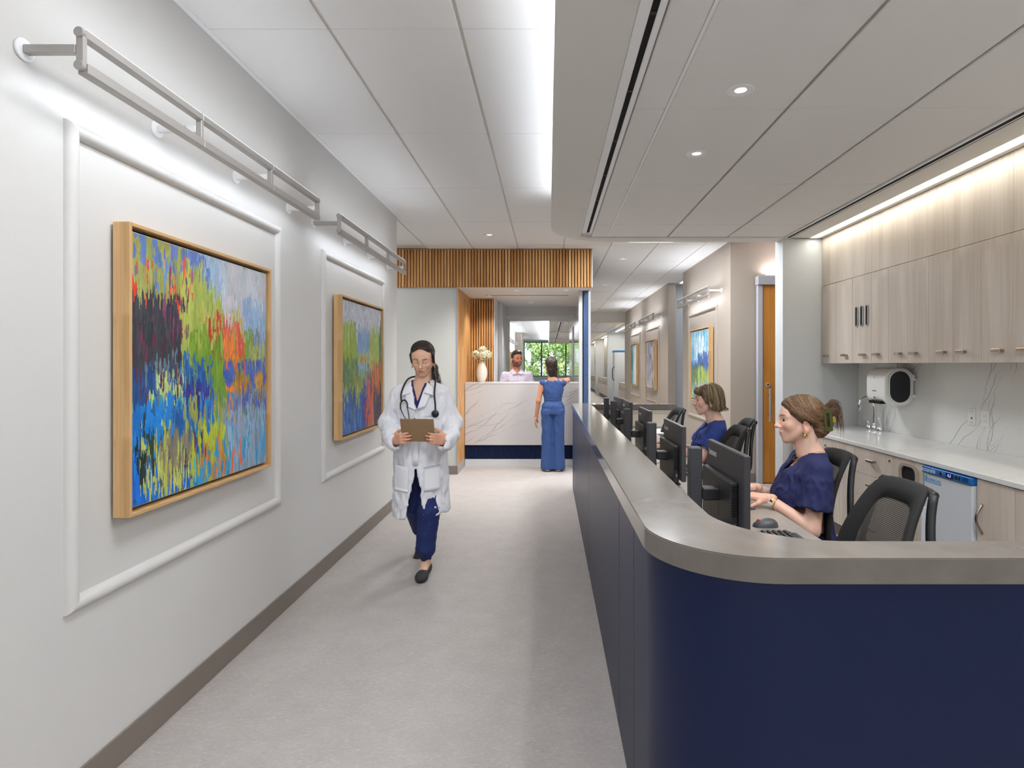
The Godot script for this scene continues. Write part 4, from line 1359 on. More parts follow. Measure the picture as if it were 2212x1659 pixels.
# ------------------------------------------------------------------ far end of the floor
func build_far_zone() -> void:
	var w: Material = mats["wall_white"]
	sbox("wall_far_left", -1.85, -1.65, 0, 3.3, 11.7, 39.0, w)
	sbox("wall_far_right", 3.18, 3.4, 0, 3.3, 17.5, 39.0, mats["wall_cool"])
	sbox("wall_far_nook_end", 2.44, 3.4, 0, 3.3, 17.3, 17.5, mats["wall_cool"])
	var s := structure("ceiling_far_station")
	bx(s, "plaster_slab", 0.02, 3.18, 2.80, 3.05, 17.5, 37.0, mats["drywall"])
	for b in 3:
		var d0 := 17.7 + b * 6.1
		for i in 4:
			bx(s, "ceiling_tile", [0.46, 0.98, 1.59, 2.2][i] + 0.01, [0.97, 1.58, 2.19, 2.55][i], 2.785, 2.80, d0, d0 + 5.5, mats["tile"])
		bx(s, "plaster_beam", 0.02, 3.18, 2.77, 2.80, d0 + 5.55, d0 + 5.9, mats["drywall"])
		bx(s, "slot_frame", 0.31, 0.44, 2.783, 2.80, d0, d0 + 5.4, mats["lamp_white"])
		bx(s, "slot", 0.36, 0.40, 2.780, 2.783, d0, d0 + 5.3, mats["void"])
		bx(s, "slot", 2.45, 2.48, 2.782, 2.79, d0, d0 + 5.5, mats["void"])
		var l := thing("linear_ceiling_light", "far ceiling light line over the cabinets of the %s bay beyond the right passage" % ["first", "second", "third"][b], "light", Vector3(0, 2.79, 0))
		bx(l, "light_lens", 2.67, 2.73, -0.006, 0.004, d0, d0 + 5.5, glow("line_glow", Color(1, 0.99, 0.95), 1.6))
		area("far_line_light", Vector3(2.7, 2.775, -d0 - 2.75), Vector3.DOWN, Vector3.FORWARD, Vector2(0.06, 5.5), 3.0, Color(1.0, 0.99, 0.94))
		# cabinets of the bay
		var wc := thing("wall_cabinet", "far pale wall cabinets in the %s bay beyond the right passage" % ["first", "second", "third"][b], "cabinet", Vector3(2.8, 1.5, -d0))
		var bc := thing("base_cabinet", "far pale base cabinets in the %s bay beyond the right passage" % ["first", "second", "third"][b], "cabinet", Vector3(2.5, 0.0, -d0))
		var near := 0.0 if b == 0 else 0.4
		var n := 6 if b == 0 else 10
		bx(wc, "body", 0.02, 0.37, 0.0, 1.27, near, near + n * 0.5, mats["cabinet_edge"])
		bx(bc, "body", 0.02, 0.66, 0.12, 0.83, near, near + n * 0.5, mats["cabinet_edge"])
		bx(bc, "toe_kick", 0.05, 0.6, 0.0, 0.12, near, near + n * 0.5, mats["baseboard"])
		for k in n:
			var dr := bx(wc, "door", 0.0, 0.02, 0.0, 1.27, near + k * 0.5 + 0.004, near + k * 0.5 + 0.496, mats["cabinet_wood"])
			bar_pull(dr, Vector3(0, -0.57, 0.1), 0.09)
			var db := bx(bc, "door", 0.0, 0.02, 0.12, 0.826, near + k * 0.5 + 0.004, near + k * 0.5 + 0.496, mats["cabinet_wood"])
			bow_pull(db, Vector3(-0.009, 0.2, 0.1), 0.16)
		var wt := thing("far_worktop", "far white worktop in the %s bay beyond the right passage" % ["first", "second", "third"][b], "worktop", Vector3(2.475, 0.832, -d0))
		bx(wt, "slab", 0.0, 0.69, 0.0, 0.032, near, near + n * 0.5, mats["marble_top"])
	sbox("wall_far_pier", 2.395, 3.18, 0, 2.8, 23.6, 23.8, mats["wall_cool"])
	sbox("wall_far_pier", 2.395, 3.18, 0, 2.8, 29.7, 29.9, mats["wall_cool"])
	sbox("wall_far_pier", 2.395, 3.18, 0, 2.8, 35.8, 36.0, mats["wall_cool"])
	sbox("wall_far_beam", 0.594, 2.44, 2.74, 3.3, 17.3, 17.52, mats["drywall"])
	var f := thing("tall_fridge", "tall white laboratory fridge with blue top far beyond the right passage", "fridge", Vector3(2.41, 0.0, -21.2))
	bx(f, "cabinet", 0.05, 0.7, 0.05, 1.93, 0.0, 0.7, mats["white_enamel"], 0.01)
	bx(f, "door", 0.0, 0.05, 0.08, 1.93, 0.0, 0.7, mats["white_enamel"], 0.01)
	bx(f, "top_panel", -0.012, 0.7, 1.93, 2.0, 0.0, 0.7, mats["blue_plastic"], 0.004)
	part(f, "handle", tube([Vector3(-0.01, 0.9, -0.1), Vector3(-0.07, 0.98, -0.1), Vector3(-0.07, 1.3, -0.1), Vector3(-0.01, 1.4, -0.1)], 0.015, 8), mats["navy"])
	# picture lights and paintings on the far left wall
	for i in 4:
		var d: float = [17.3, 21.9, 24.1, 26.3][i]
		var which: String = ["nearest of four", "second of four", "third of four", "farthest of four"][i]
		picture_lamp(Vector3(-1.65, 2.447, -d), 0.0, "picture light behind the reception on the far left wall, " + which, 0.5, 0.6)
		painting(Vector3(-1.65, 1.47, -d - 0.9), 0.0, 1.083, "blue painting behind the reception on the far left wall, " + which, [falls_canvas(), falls_canvas(), meadow_canvas(), pastel_canvas()][i])
	var g := mat("dark_door", rgb(120, 124, 128), 0.5)
	sbox("door_far_left", -1.65, -1.63, 0.0, 2.3, 29.5, 32.0, g)
	sbox("wall_far_column", -1.65, -1.35, 0.0, 3.05, 28.6, 29.2, mats["wall_taupe"])
	# unseen lamps, placed to brighten the far corridor
	var cv := thing("cove_light", "far hidden cove light strip, placed to light the far corridor ceiling", "light", Vector3(0, 2.9, 0))
	bx(cv, "light_strip", -0.004, 0.012, 0.0, 0.02, 17.6, 36.9, glow("cove_glow", COOL, 1.5))
	area("far_cove_light", Vector3(-0.02, 2.91, -27.2), Vector3(-0.5, 0.6, 0).normalized(), Vector3.FORWARD, Vector2(0.03, 19.0), 12.0, COOL)
	for d in [13.5, 16.0]:
		downlight(Vector3(-0.72, 3.05, -d), 0.07, 4.0, "unseen round downlight placed to light the space behind the reception, %s of two" % ("nearer" if d < 15 else "farther"))
	# end window
	var win := structure("window_1", Vector3(0, 0, -39.0))
	sbox("wall_window_sill", -6.0, 6.5, 0.0, 0.65, 39.0, 39.2, mats["drywall"])
	sbox("wall_window_head", -6.0, 6.5, 3.0, 3.3, 39.0, 39.2, mats["drywall"])
	bx(win, "sill_board", -1.65, 3.18, 0.62, 0.66, -0.12, 0.0, mats["lamp_white"])
	var xs := [-1.65, -0.466, 1.16, 2.7, 3.18]
	for i in xs.size():
		bx(win, "mullion", xs[i] - 0.045, xs[i] + 0.045, 0.65, 3.0, 0.02, 0.14, mats["mullion"])
	bx(win, "transom", -1.65, 3.18, 2.94, 3.0, 0.02, 0.14, mats["mullion"])
	bx(win, "transom", -1.65, 3.18, 0.65, 0.72, 0.02, 0.14, mats["mullion"])
	for i in xs.size() - 1:
		bx(win, "pane", xs[i] + 0.045, xs[i + 1] - 0.045, 0.72, 2.94, 0.08, 0.082, mats["window_glass"])

# ------------------------------------------------------------------ computers
func monitor(at: Vector3, turn: float, label: String, lettered := true) -> void:
	var t := thing("desktop_monitor", label, "monitor", at, turn, "monitors along the work desk")
	var p: Material = mats["plastic_black"]
	bx(t, "base", -0.06, 0.16, 0.0, 0.012, -0.12, 0.12, p, 0.004)
	bx(t, "stand", -0.03, 0.028, 0.012, 0.377, -0.025, 0.025, mats["monitor_back"], 0.006)
	bx(t, "arm", 0.028, 0.102, 0.142, 0.196, -0.035, 0.035, p, 0.005)
	var pan := bx(t, "panel", 0.130, 0.158, 0.047, 0.377, -0.27, 0.27, mats["monitor_back"], 0.004)
	bx(pan, "screen", 0.0141, 0.0149, -0.157, 0.157, -0.262, 0.262, mats["smoke"])
	var pc := bx(t, "computer_box", 0.098, 0.130, 0.03, 0.255, -0.205, 0.245, p, 0.006)
	for k in 12:
		bx(pc, "vent_slot", -0.002 - 0.011, -0.004 + 0.014, 0.09 - k * 0.011, 0.096 - k * 0.011, -0.2262, -0.2245, mats["void"])
	bx(pc, "port", -0.004, 0.006, -0.075, -0.058, -0.2263, -0.2245, mats["nickel"])
	bx(pc, "cover_plate", -0.0172, -0.016, -0.07, 0.075, -0.05, 0.055, mats["monitor_back"], 0.0006)
	if lettered:
		letters(pan, "brand_lettering", "Lenovo", 0.03, Vector3(-0.0148, 0.112, -0.175), mats["text_grey"])

func keyboard(at: Vector3, label: String) -> void:
	var t := thing("keyboard", label, "keyboard", at, 0.0, "black keyboards on the desk")
	part(t, "case", box(Vector3(0.15, 0.016, 0.44), 0.005), mats["plastic_black"], Vector3(0, 0.009, 0))
	var st := begin(false)
	for row in 5:
		for col in 19:
			if col == 13 or col == 14 and row < 3:
				continue
			add_box(st, Transform3D(Basis.IDENTITY, Vector3(-0.05 + row * 0.024, 0.021, 0.2 - col * 0.0222)), Vector3(0.018, 0.009, 0.018), 0.003)
	part(t, "keys", done(st), mat("key_black", rgb(26, 26, 28), 0.35)).set_meta("kind", "stuff")
	part(t, "wrist_rest", box(Vector3(0.03, 0.012, 0.43), 0.004), mats["plastic_grey"], Vector3(0.085, 0.006, 0))

func mouse(at: Vector3, label: String) -> void:
	var t := thing("computer_mouse", label, "mouse", at)
	var st := begin(true)
	var nx := 16
	var nz := 12
	for i in nx:
		for j in nz:
			var q := []
			for c in [[i, j], [i + 1, j], [i + 1, j + 1], [i, j + 1]]:
				var u: float = -1.0 + 2.0 * c[0] / nx
				var a: float = PI * c[1] / nz
				var w := 0.032 * sqrt(maxf(0.0, 1.0 - pow(absf(u), 3.0)))
				var hgt: float = 0.038 * pow(maxf(0.0, 1.0 - u * u), 0.5) * (1.0 + 0.25 * u)
				q.append(Vector3(u * 0.06, sin(a) * hgt, cos(a) * w))
			face(st, q, (q[0] + q[2]) / 2)
	part(t, "shell", done(st), mats["plastic_grey"])
	part(t, "wheel", cyl(0.009, 0.006, 14), mats["red"], Vector3(-0.032, 0.0245, 0), Vector3(PI / 2, 0, 0))

func build_workstations() -> void:
	var names := ["black desktop monitor nearest the viewer, with pale lettering on its back", "second black monitor from the viewer along the counter", "third black monitor from the viewer along the counter", "fourth black monitor from the viewer along the counter", "farthest black monitor at the end of the desk"]
	for i in 4:
		monitor(Vector3(0.66, 0.742, -[2.62, 3.72, 4.85, 5.92][i]), 0.0, names[i])
	monitor(Vector3(0.645, 0.742, -6.49), 0.06, names[4])
	keyboard(Vector3(0.985, 0.742, -2.33), "black keyboard nearest the viewer, just behind the counter curve")
	keyboard(Vector3(0.965, 0.742, -3.2), "black keyboard under the hands of the woman with the hair clip")
	keyboard(Vector3(1.0, 0.742, -4.0), "black keyboard in front of the empty second chair")
	keyboard(Vector3(0.93, 0.742, -4.98), "black keyboard under the hands of the short-haired woman")
	mouse(Vector3(1.0, 0.742, -2.68), "grey mouse with red wheel beside the nearest keyboard")
	var ph := thing("desk_phone", "small white box beside the third monitor", "phone", Vector3(0.80, 0.742, -4.45))
	bx(ph, "body", -0.04, 0.04, 0.0, 0.03, -0.06, 0.06, mats["white_plastic"], 0.006)
	bx(ph, "keypad", -0.02, 0.02, 0.03, 0.033, -0.04, 0.0, mats["plastic_grey"], 0.001)

# ------------------------------------------------------------------ office chairs; local axes: the sitter looks along -x, the back leans to +x
func back_point(u: float, v: float, off := 0.0) -> Vector3:
	var half := lerpf(0.215, 0.245, smoothstep(0.0, 0.35, v)) if v < 0.35 else lerpf(0.245, 0.168, smoothstep(0.3, 1.0, v))
	var x := 0.20 + 0.085 * v - 0.045 * sin(v * PI) + 0.05 * v * v
	x -= 0.035 * u * u
	return Vector3(x + off, 0.50 + v * 0.53, u * half)

func back_outline(n := 56) -> Array:
	# rounded outline in u, v
	var out := []
	for i in n:
		var a := TAU * i / n
		var c := cos(a)
		var s := sin(a)
		var k := pow(pow(absf(c), 7.0) + pow(absf(s), 7.0), -1.0 / 7.0)
		out.append(Vector2(c * k, 0.5 + 0.5 * s * k))
	return out

func chair_proto() -> Node3D:
	var t := Node3D.new()
	t.name = "office_chair"
	var dark: Material = mats["chair_mesh"]
	# padded border of the back
	var st := begin(true)
	var o := back_outline()
	var n := o.size()
	for i in n:
		var a: Vector2 = o[i]
		var b: Vector2 = o[(i + 1) % n]
		var f := func(q: Vector2, inset: float, off: float) -> Vector3:
			return back_point(q.x * (1.0 - inset), 0.5 + (q.y - 0.5) * (1.0 - inset * 0.85), off)
		var prof := [[0.0, 0.0], [0.02, -0.012], [0.16, -0.014], [0.36, -0.002], [0.36, 0.002], [0.10, 0.014], [0.01, 0.012], [0.0, 0.0]]
		for k in prof.size() - 1:
			quad(st, f.call(a, prof[k][0], prof[k][1]), f.call(b, prof[k][0], prof[k][1]), f.call(b, prof[k + 1][0], prof[k + 1][1]), f.call(a, prof[k + 1][0], prof[k + 1][1]))
	part(t, "back_border", done(st), dark)
	# woven panel: strands both ways
	st = begin(false)
	for i in 50:
		var u := -0.65 + 1.30 * i / 49.0
		for k in 14:
			var v0 := 0.13 + 0.74 * k / 14.0
			var v1 := 0.13 + 0.74 * (k + 1) / 14.0
			quad(st, back_point(u, v0), back_point(u + 0.015, v0), back_point(u + 0.015, v1), back_point(u, v1))
	for i in 62:
		var v := 0.13 + 0.74 * i / 61.0
		for k in 10:
			var u0 := -0.65 + 1.30 * k / 10.0
			var u1 := -0.65 + 1.30 * (k + 1) / 10.0
			quad(st, back_point(u0, v, 0.001), back_point(u0, v + 0.0075, 0.001), back_point(u1, v + 0.0075, 0.001), back_point(u1, v, 0.001))
	part(t, "woven_panel", done(st), mats["chair_mesh_light"])
	# outer support frame behind the border
	for s in [-1.0, 1.0]:
		var pts := []
		for k in 15:
			var v := 1.0 - k / 14.0
			var p := back_point(s * 0.98, 0.02 + v * 0.94)
			p.x += 0.028 + 0.075 * sin(clampf((1.0 - v) * 1.25, 0.0, 1.0) * PI * 0.55)
			if v < 0.3:
				p.z *= lerpf(0.35, 1.0, v / 0.3)
			pts.append(p)
		part(t, "back_support", tube(pts, 0.017, 10, 0.8), mats["chair_frame"])
	var topbar := []
	for k in 9:
		var p := back_point(-0.98 + 1.96 * k / 8.0, 0.955)
		p.x += 0.03
		topbar.append(p)
	part(t, "back_support", tube(topbar, 0.017, 10), mats["chair_frame"])
	# seat
	st = begin(true)
	var so := rounded_rect(0.48, 0.49, 0.12, 7)
	var ys := [[0.40, 0.90], [0.415, 0.98], [0.44, 1.0], [0.465, 0.97], [0.475, 0.86], [0.470, 0.0]]
	for k in ys.size() - 1:
		for i in so.size():
			var j := (i + 1) % so.size()
			var q := [Vector3(so[i].x * ys[k][1], ys[k][0], so[i].y * ys[k][1]), Vector3(so[j].x * ys[k][1], ys[k][0], so[j].y * ys[k][1]), Vector3(so[j].x * ys[k + 1][1], ys[k + 1][0], so[j].y * ys[k + 1][1]), Vector3(so[i].x * ys[k + 1][1], ys[k + 1][0], so[i].y * ys[k + 1][1])]
			face(st, q, Vector3(so[i].x, 0.15 if k > 2 else 0.0, so[i].y))
	part(t, "seat", done(st), dark, Vector3(-0.03, 0, 0))
	part(t, "mechanism", box(Vector3(0.22, 0.06, 0.16), 0.01), mats["plastic_black"], Vector3(0.02, 0.37, 0))
	part(t, "back_stem", tube(curve([Vector3(0.06, 0.37, 0), Vector3(0.22, 0.38, 0), Vector3(0.29, 0.46, 0), Vector3(0.28, 0.56, 0)], 12), 0.025, 10), mats["plastic_black"])
	part(t, "gas_column", cyl(0.026, 0.26, 16), mats["plastic_black"], Vector3(0.0, 0.22, 0))
	for k in 5:
		var a := TAU * k / 5.0 + 0.3
		var dir := Vector3(cos(a), 0, sin(a))
		var leg := part(t, "base_leg", tube([Vector3(0, 0.10, 0), dir * 0.16 + Vector3(0, 0.105, 0), dir * 0.29 + Vector3(0, 0.075, 0)], [0.028, 0.022, 0.016], 8), mats["plastic_black"])
		part(leg, "caster", cyl(0.027, 0.04, 14, 0.005), mats["black"], dir * 0.29 + Vector3(0, 0.027, 0), Vector3(PI / 2, a + 0.6, 0))
	return t

func build_chairs() -> void:
	var proto := chair_proto()
	var spots := [[1.10, 2.30, 0.0, "empty black mesh office chair nearest the viewer"], [1.25, 3.14, -0.05, "black mesh office chair of the woman with the hair clip"], [1.13, 4.36, 0.0, "empty black office chair just right of the short-haired woman"], [1.40, 4.98, -0.1, "black office chair behind the short-haired woman, near the sliding door"], [1.09, 6.2, 0.05, "small black office chair at the far end of the desk"]]
	for i in spots.size():
		var s: Array = spots[i]
		var c: Node3D = proto if i == 0 else proto.duplicate()
		c.name = numbered("office_chair")
		add_child(c)
		c.position = Vector3(s[0], 0.0, -s[1])
		c.rotation.y = s[2]
		c.set_meta("label", s[3])
		c.set_meta("category", "chair")
		c.set_meta("group", "black office chairs along the desk")

# ------------------------------------------------------------------ trees beyond the far window
func build_outdoors() -> void:
	var gr := mat("grass", rgb(92, 112, 56), 0.9)
	sbox("ground", -40, 40, -3.4, -3.2, 39.6, 90, gr)
	var leafm := mat("tree_leaf", Color.WHITE, 0.6)
	leafm.vertex_color_use_as_albedo = true
	leafm.backlight_enabled = true
	leafm.backlight = Color(0.5, 0.6, 0.2)
	var bark := mat("bark", rgb(110, 92, 80), 0.9)
	var r := RandomNumberGenerator.new()
	r.seed = 77
	var spots := []
	for k in 5:
		spots.append([-5.7 + 2.85 * k, 44.6])
	for k in 4:
		spots.append([-4.3 + 2.85 * k, 48.2])
	var tones := [Color(0.20, 0.42, 0.08), Color(0.30, 0.50, 0.10), Color(0.26, 0.46, 0.14), Color(0.38, 0.46, 0.12)]
	var said := ["leftmost leafy tree in the front row beyond the far window", "leafy tree left of the window mullion, front row", "bright leafy tree behind the man at the reception, front row", "leafy tree behind the woman at the reception, front row", "rightmost leafy tree in the front row beyond the far window", "leftmost tree of the back row beyond the far window", "tree of the back row seen left of the window mullion", "tree of the back row seen right of the window mullion", "rightmost tree of the back row beyond the far window"]
	for i in spots.size():
		var s: Array = spots[i]
		var t := thing("leafy_tree", said[i], "tree", Vector3(s[0], -3.2, -s[1]), 0.0, "trees beyond the far window")
		part(t, "trunk", tube(curve([Vector3.ZERO, Vector3(0.1, 1.5, 0), Vector3(-0.1, 3.4, 0.1), Vector3(0.1, 5.0, 0)], 12), 0.13, 8), bark)
		var st := begin(false)
		var blobs := []
		for b in 16:
			blobs.append(Vector3(r.randf_range(-1.0, 1.0), 4.6 + r.randf_range(-2.6, 2.4), r.randf_range(-0.9, 0.9)))
		for k in 4400:
			var c: Vector3 = blobs[r.randi() % 16] + Vector3(clampf(r.randfn() * 0.36, -0.4, 0.4), r.randfn() * 0.36, clampf(r.randfn() * 0.4, -0.6, 0.6))
			c.x = clampf(c.x, -1.36, 1.36)
			var dir := Vector3(r.randfn(), r.randfn() + 0.5, r.randfn()).normalized()
			var u := dir.cross(Vector3(r.randfn(), r.randfn(), r.randfn())).normalized() * r.randf_range(0.05, 0.1)
			var v := dir.cross(u).normalized() * r.randf_range(0.05, 0.1)
			var tone: Color = tones[(i + r.randi() % 2) % 4]
			st.set_color(tone * r.randf_range(0.6, 1.3))
			face(st, [c + u, c + v, c - u, c - v], dir)
		part(t, "crown", done(st), leafm).set_meta("kind", "stuff")

# ------------------------------------------------------------------ soft bodies: distance fields meshed as surface nets
class Sdf:
	var typ := PackedInt32Array()
	var op := PackedInt32Array()
	var a := PackedVector3Array()
	var b := PackedVector3Array()
	var r1 := PackedFloat32Array()
	var r2 := PackedFloat32Array()
	var kk := PackedFloat32Array()
	var inv: Array[Basis] = []
	var keys := []
	var bc := PackedVector3Array()
	var br := PackedFloat32Array()
	var lo := Vector3(1e9, 1e9, 1e9)
	var hi := Vector3(-1e9, -1e9, -1e9)

	func put(t: int, o: int, pa: Vector3, pb: Vector3, ra: float, rb: float, k: float, basis: Basis, ks: PackedFloat32Array, c: Vector3, r: float) -> void:
		typ.append(t)
		op.append(o)
		a.append(pa)
		b.append(pb)
		r1.append(ra)
		r2.append(rb)
		kk.append(k)
		inv.append(basis.inverse())
		keys.append(ks)
		bc.append(c)
		br.append(r)
		if o == 0:
			lo = lo.min(c - Vector3(r, r, r))
			hi = hi.max(c + Vector3(r, r, r))

	func cap(pa: Vector3, pb: Vector3, ra: float, rb: float, k := 0.01, o := 0) -> void:
		put(0, o, pa, pb, ra, rb, k, Basis.IDENTITY, PackedFloat32Array(), (pa + pb) / 2.0, pa.distance_to(pb) / 2.0 + maxf(ra, rb))

	func ell(c: Vector3, r: Vector3, k := 0.01, turn := Basis.IDENTITY, o := 0) -> void:
		put(1, o, c, r, 0, 0, k, turn, PackedFloat32Array(), c, maxf(r.x, maxf(r.y, r.z)))

	func both(c: Vector3, r: Vector3, k := 0.01, turn := Basis.IDENTITY, o := 0) -> void:
		ell(c, r, k, turn, o)
		var m := Basis(Vector3(turn.x.x, -turn.x.y, -turn.x.z), Vector3(-turn.y.x, turn.y.y, turn.y.z), Vector3(-turn.z.x, turn.z.y, turn.z.z))
		ell(Vector3(-c.x, c.y, c.z), r, k, m, o)

	func both_cap(pa: Vector3, pb: Vector3, ra: float, rb: float, k := 0.01, o := 0) -> void:
		cap(pa, pb, ra, rb, k, o)
		cap(pa * Vector3(-1, 1, 1), pb * Vector3(-1, 1, 1), ra, rb, k, o)

	func rbox(c: Vector3, half: Vector3, r: float, k := 0.01, turn := Basis.IDENTITY, o := 0) -> void:
		put(2, o, c, half, r, 0, k, turn, PackedFloat32Array(), c, half.length() + r)

	# stack of ellipses along y: each key is y, cx, cz, rx, rz
	func loft(ks: Array, k := 0.01, origin := Vector3.ZERO, turn := Basis.IDENTITY, o := 0) -> void:
		var f := PackedFloat32Array()
		var far := 0.0
		var mid: float = (ks[0][0] + ks[ks.size() - 1][0]) / 2.0
		for q in ks:
			for v in q:
				f.append(v)
			far = maxf(far, Vector3(absf(q[1]) + q[3], absf(q[0] - mid), absf(q[2]) + q[4]).length())
		put(3, o, origin, Vector3.ZERO, 0, 0, k, turn, f, origin + turn * Vector3(0, mid, 0), far)

	func shell(t: float) -> void:
		put(9, 3, Vector3.ZERO, Vector3.ZERO, t, 0, 0, Basis.IDENTITY, PackedFloat32Array(), Vector3.ZERO, 1e6)

	# keep only what lies behind the plane
	func cut(p: Vector3, n: Vector3) -> void:
		put(4, 2, p, n.normalized(), 0, 0, 0, Basis.IDENTITY, PackedFloat32Array(), Vector3.ZERO, 1e6)

	# take away an upright wedge that opens downward (or upward) from its apex, on the front side z > zmin
	func wedge(apex: Vector3, slope_left: float, slope_right: float, down: bool, zmin: float) -> void:
		put(5, 1, apex, Vector3(slope_left, slope_right, zmin), -1.0 if down else 1.0, 0, 0.002, Basis.IDENTITY, PackedFloat32Array(), apex, 1e6)

	func prim(i: int, p: Vector3) -> float:
		match typ[i]:
			0:
				var pa := p - a[i]
				var ba := b[i] - a[i]
				var h := clampf(pa.dot(ba) / maxf(ba.dot(ba), 1e-9), 0.0, 1.0)
				return (pa - ba * h).length() - lerpf(r1[i], r2[i], h)
			1:
				var q := inv[i] * (p - a[i])
				var s := q / b[i]
				var k0 := s.length()
				if k0 < 1e-4:
					return -minf(b[i].x, minf(b[i].y, b[i].z))
				var k1 := (s / b[i]).length()
				return k0 * (k0 - 1.0) / k1
			2:
				var q := (inv[i] * (p - a[i])).abs() - b[i]
				return q.max(Vector3.ZERO).length() + minf(maxf(q.x, maxf(q.y, q.z)), 0.0) - r1[i]
			3:
				var q := inv[i] * (p - a[i])
				var f: PackedFloat32Array = keys[i]
				var n := f.size() / 5
				var y := clampf(q.y, f[0], f[(n - 1) * 5])
				var j := 0
				while j < n - 2 and f[(j + 1) * 5] < y:
					j += 1
				var o := j * 5
				var t := (y - f[o]) / maxf(f[o + 5] - f[o], 1e-6)
				var t2 := t * t * (3.0 - 2.0 * t)
				t = lerpf(t, t2, 0.6)
				var rx := lerpf(f[o + 3], f[o + 8], t)
				var rz := lerpf(f[o + 4], f[o + 9], t)
				var x := (q.x - lerpf(f[o + 1], f[o + 6], t)) / rx
				var z := (q.z - lerpf(f[o + 2], f[o + 7], t)) / rz
				var l := sqrt(x * x + z * z)
				var side := 0.0
				if l < 1e-4:
					side = -minf(rx, rz)
				else:
					side = l * (l - 1.0) / sqrt(x * x / (rx * rx) + z * z / (rz * rz))
				var over := absf(q.y - y)
				if over > 0.0:
					return sqrt(maxf(side, 0.0) * maxf(side, 0.0) + over * over)
				return side
			4:
				return (p - a[i]).dot(b[i])
			5:
				var dy := (p.y - a[i].y) * r1[i]
				if dy < 0.0:
					return maxf(-dy, 0.001)
				var dx := p.x - a[i].x
				var w := maxf(dx - b[i].y * dy, -dx - b[i].x * dy)
				return maxf(w * 0.9, b[i].z - p.z)
		return 1e3

	func value(p: Vector3, idx: PackedInt32Array) -> float:
		var d := 1e3
		for i in idx:
			var o := op[i]
			if o == 3:
				d = maxf(d, -(d + r1[i]))
				continue
			var e := 0.0
			var ty := typ[i]
			if ty == 0:
				var pa := p - a[i]
				var ba := b[i] - a[i]
				var h := clampf(pa.dot(ba) / maxf(ba.length_squared(), 1e-9), 0.0, 1.0)
				e = (pa - ba * h).length() - r1[i] + (r1[i] - r2[i]) * h
			elif ty == 1:
				var w := b[i]
				var q := (inv[i] * (p - a[i])) / w
				var k0 := q.length()
				if k0 < 1e-4:
					e = -minf(w.x, minf(w.y, w.z))
				else:
					e = k0 * (k0 - 1.0) / (q / w).length()
			else:
				e = prim(i, p)
			var k := kk[i]
			if o == 0:
				if k > 0.0:
					var h := maxf(k - absf(d - e), 0.0) / k
					d = minf(d, e) - h * h * k * 0.25
				else:
					d = minf(d, e)
			elif o == 1:
				if k > 0.0:
					var h := maxf(k - absf(-d - e), 0.0) / k
					d = maxf(d, -e) + h * h * k * 0.25
				else:
					d = maxf(d, -e)
			else:
				d = maxf(d, e)
		return d

	func all() -> PackedInt32Array:
		return PackedInt32Array(range(typ.size()))

# vertices, triangles and colours gathered for one mesh
class Flesh:
	var v := PackedVector3Array()
	var n := PackedVector3Array()
	var c := PackedColorArray()
	var t := PackedInt32Array()

	func mesh() -> ArrayMesh:
		var arr := []
		arr.resize(Mesh.ARRAY_MAX)
		arr[Mesh.ARRAY_VERTEX] = v
		arr[Mesh.ARRAY_NORMAL] = n
		arr[Mesh.ARRAY_COLOR] = c
		arr[Mesh.ARRAY_INDEX] = t
		var m := ArrayMesh.new()
		m.add_surface_from_arrays(Mesh.PRIMITIVE_TRIANGLES, arr)
		return m

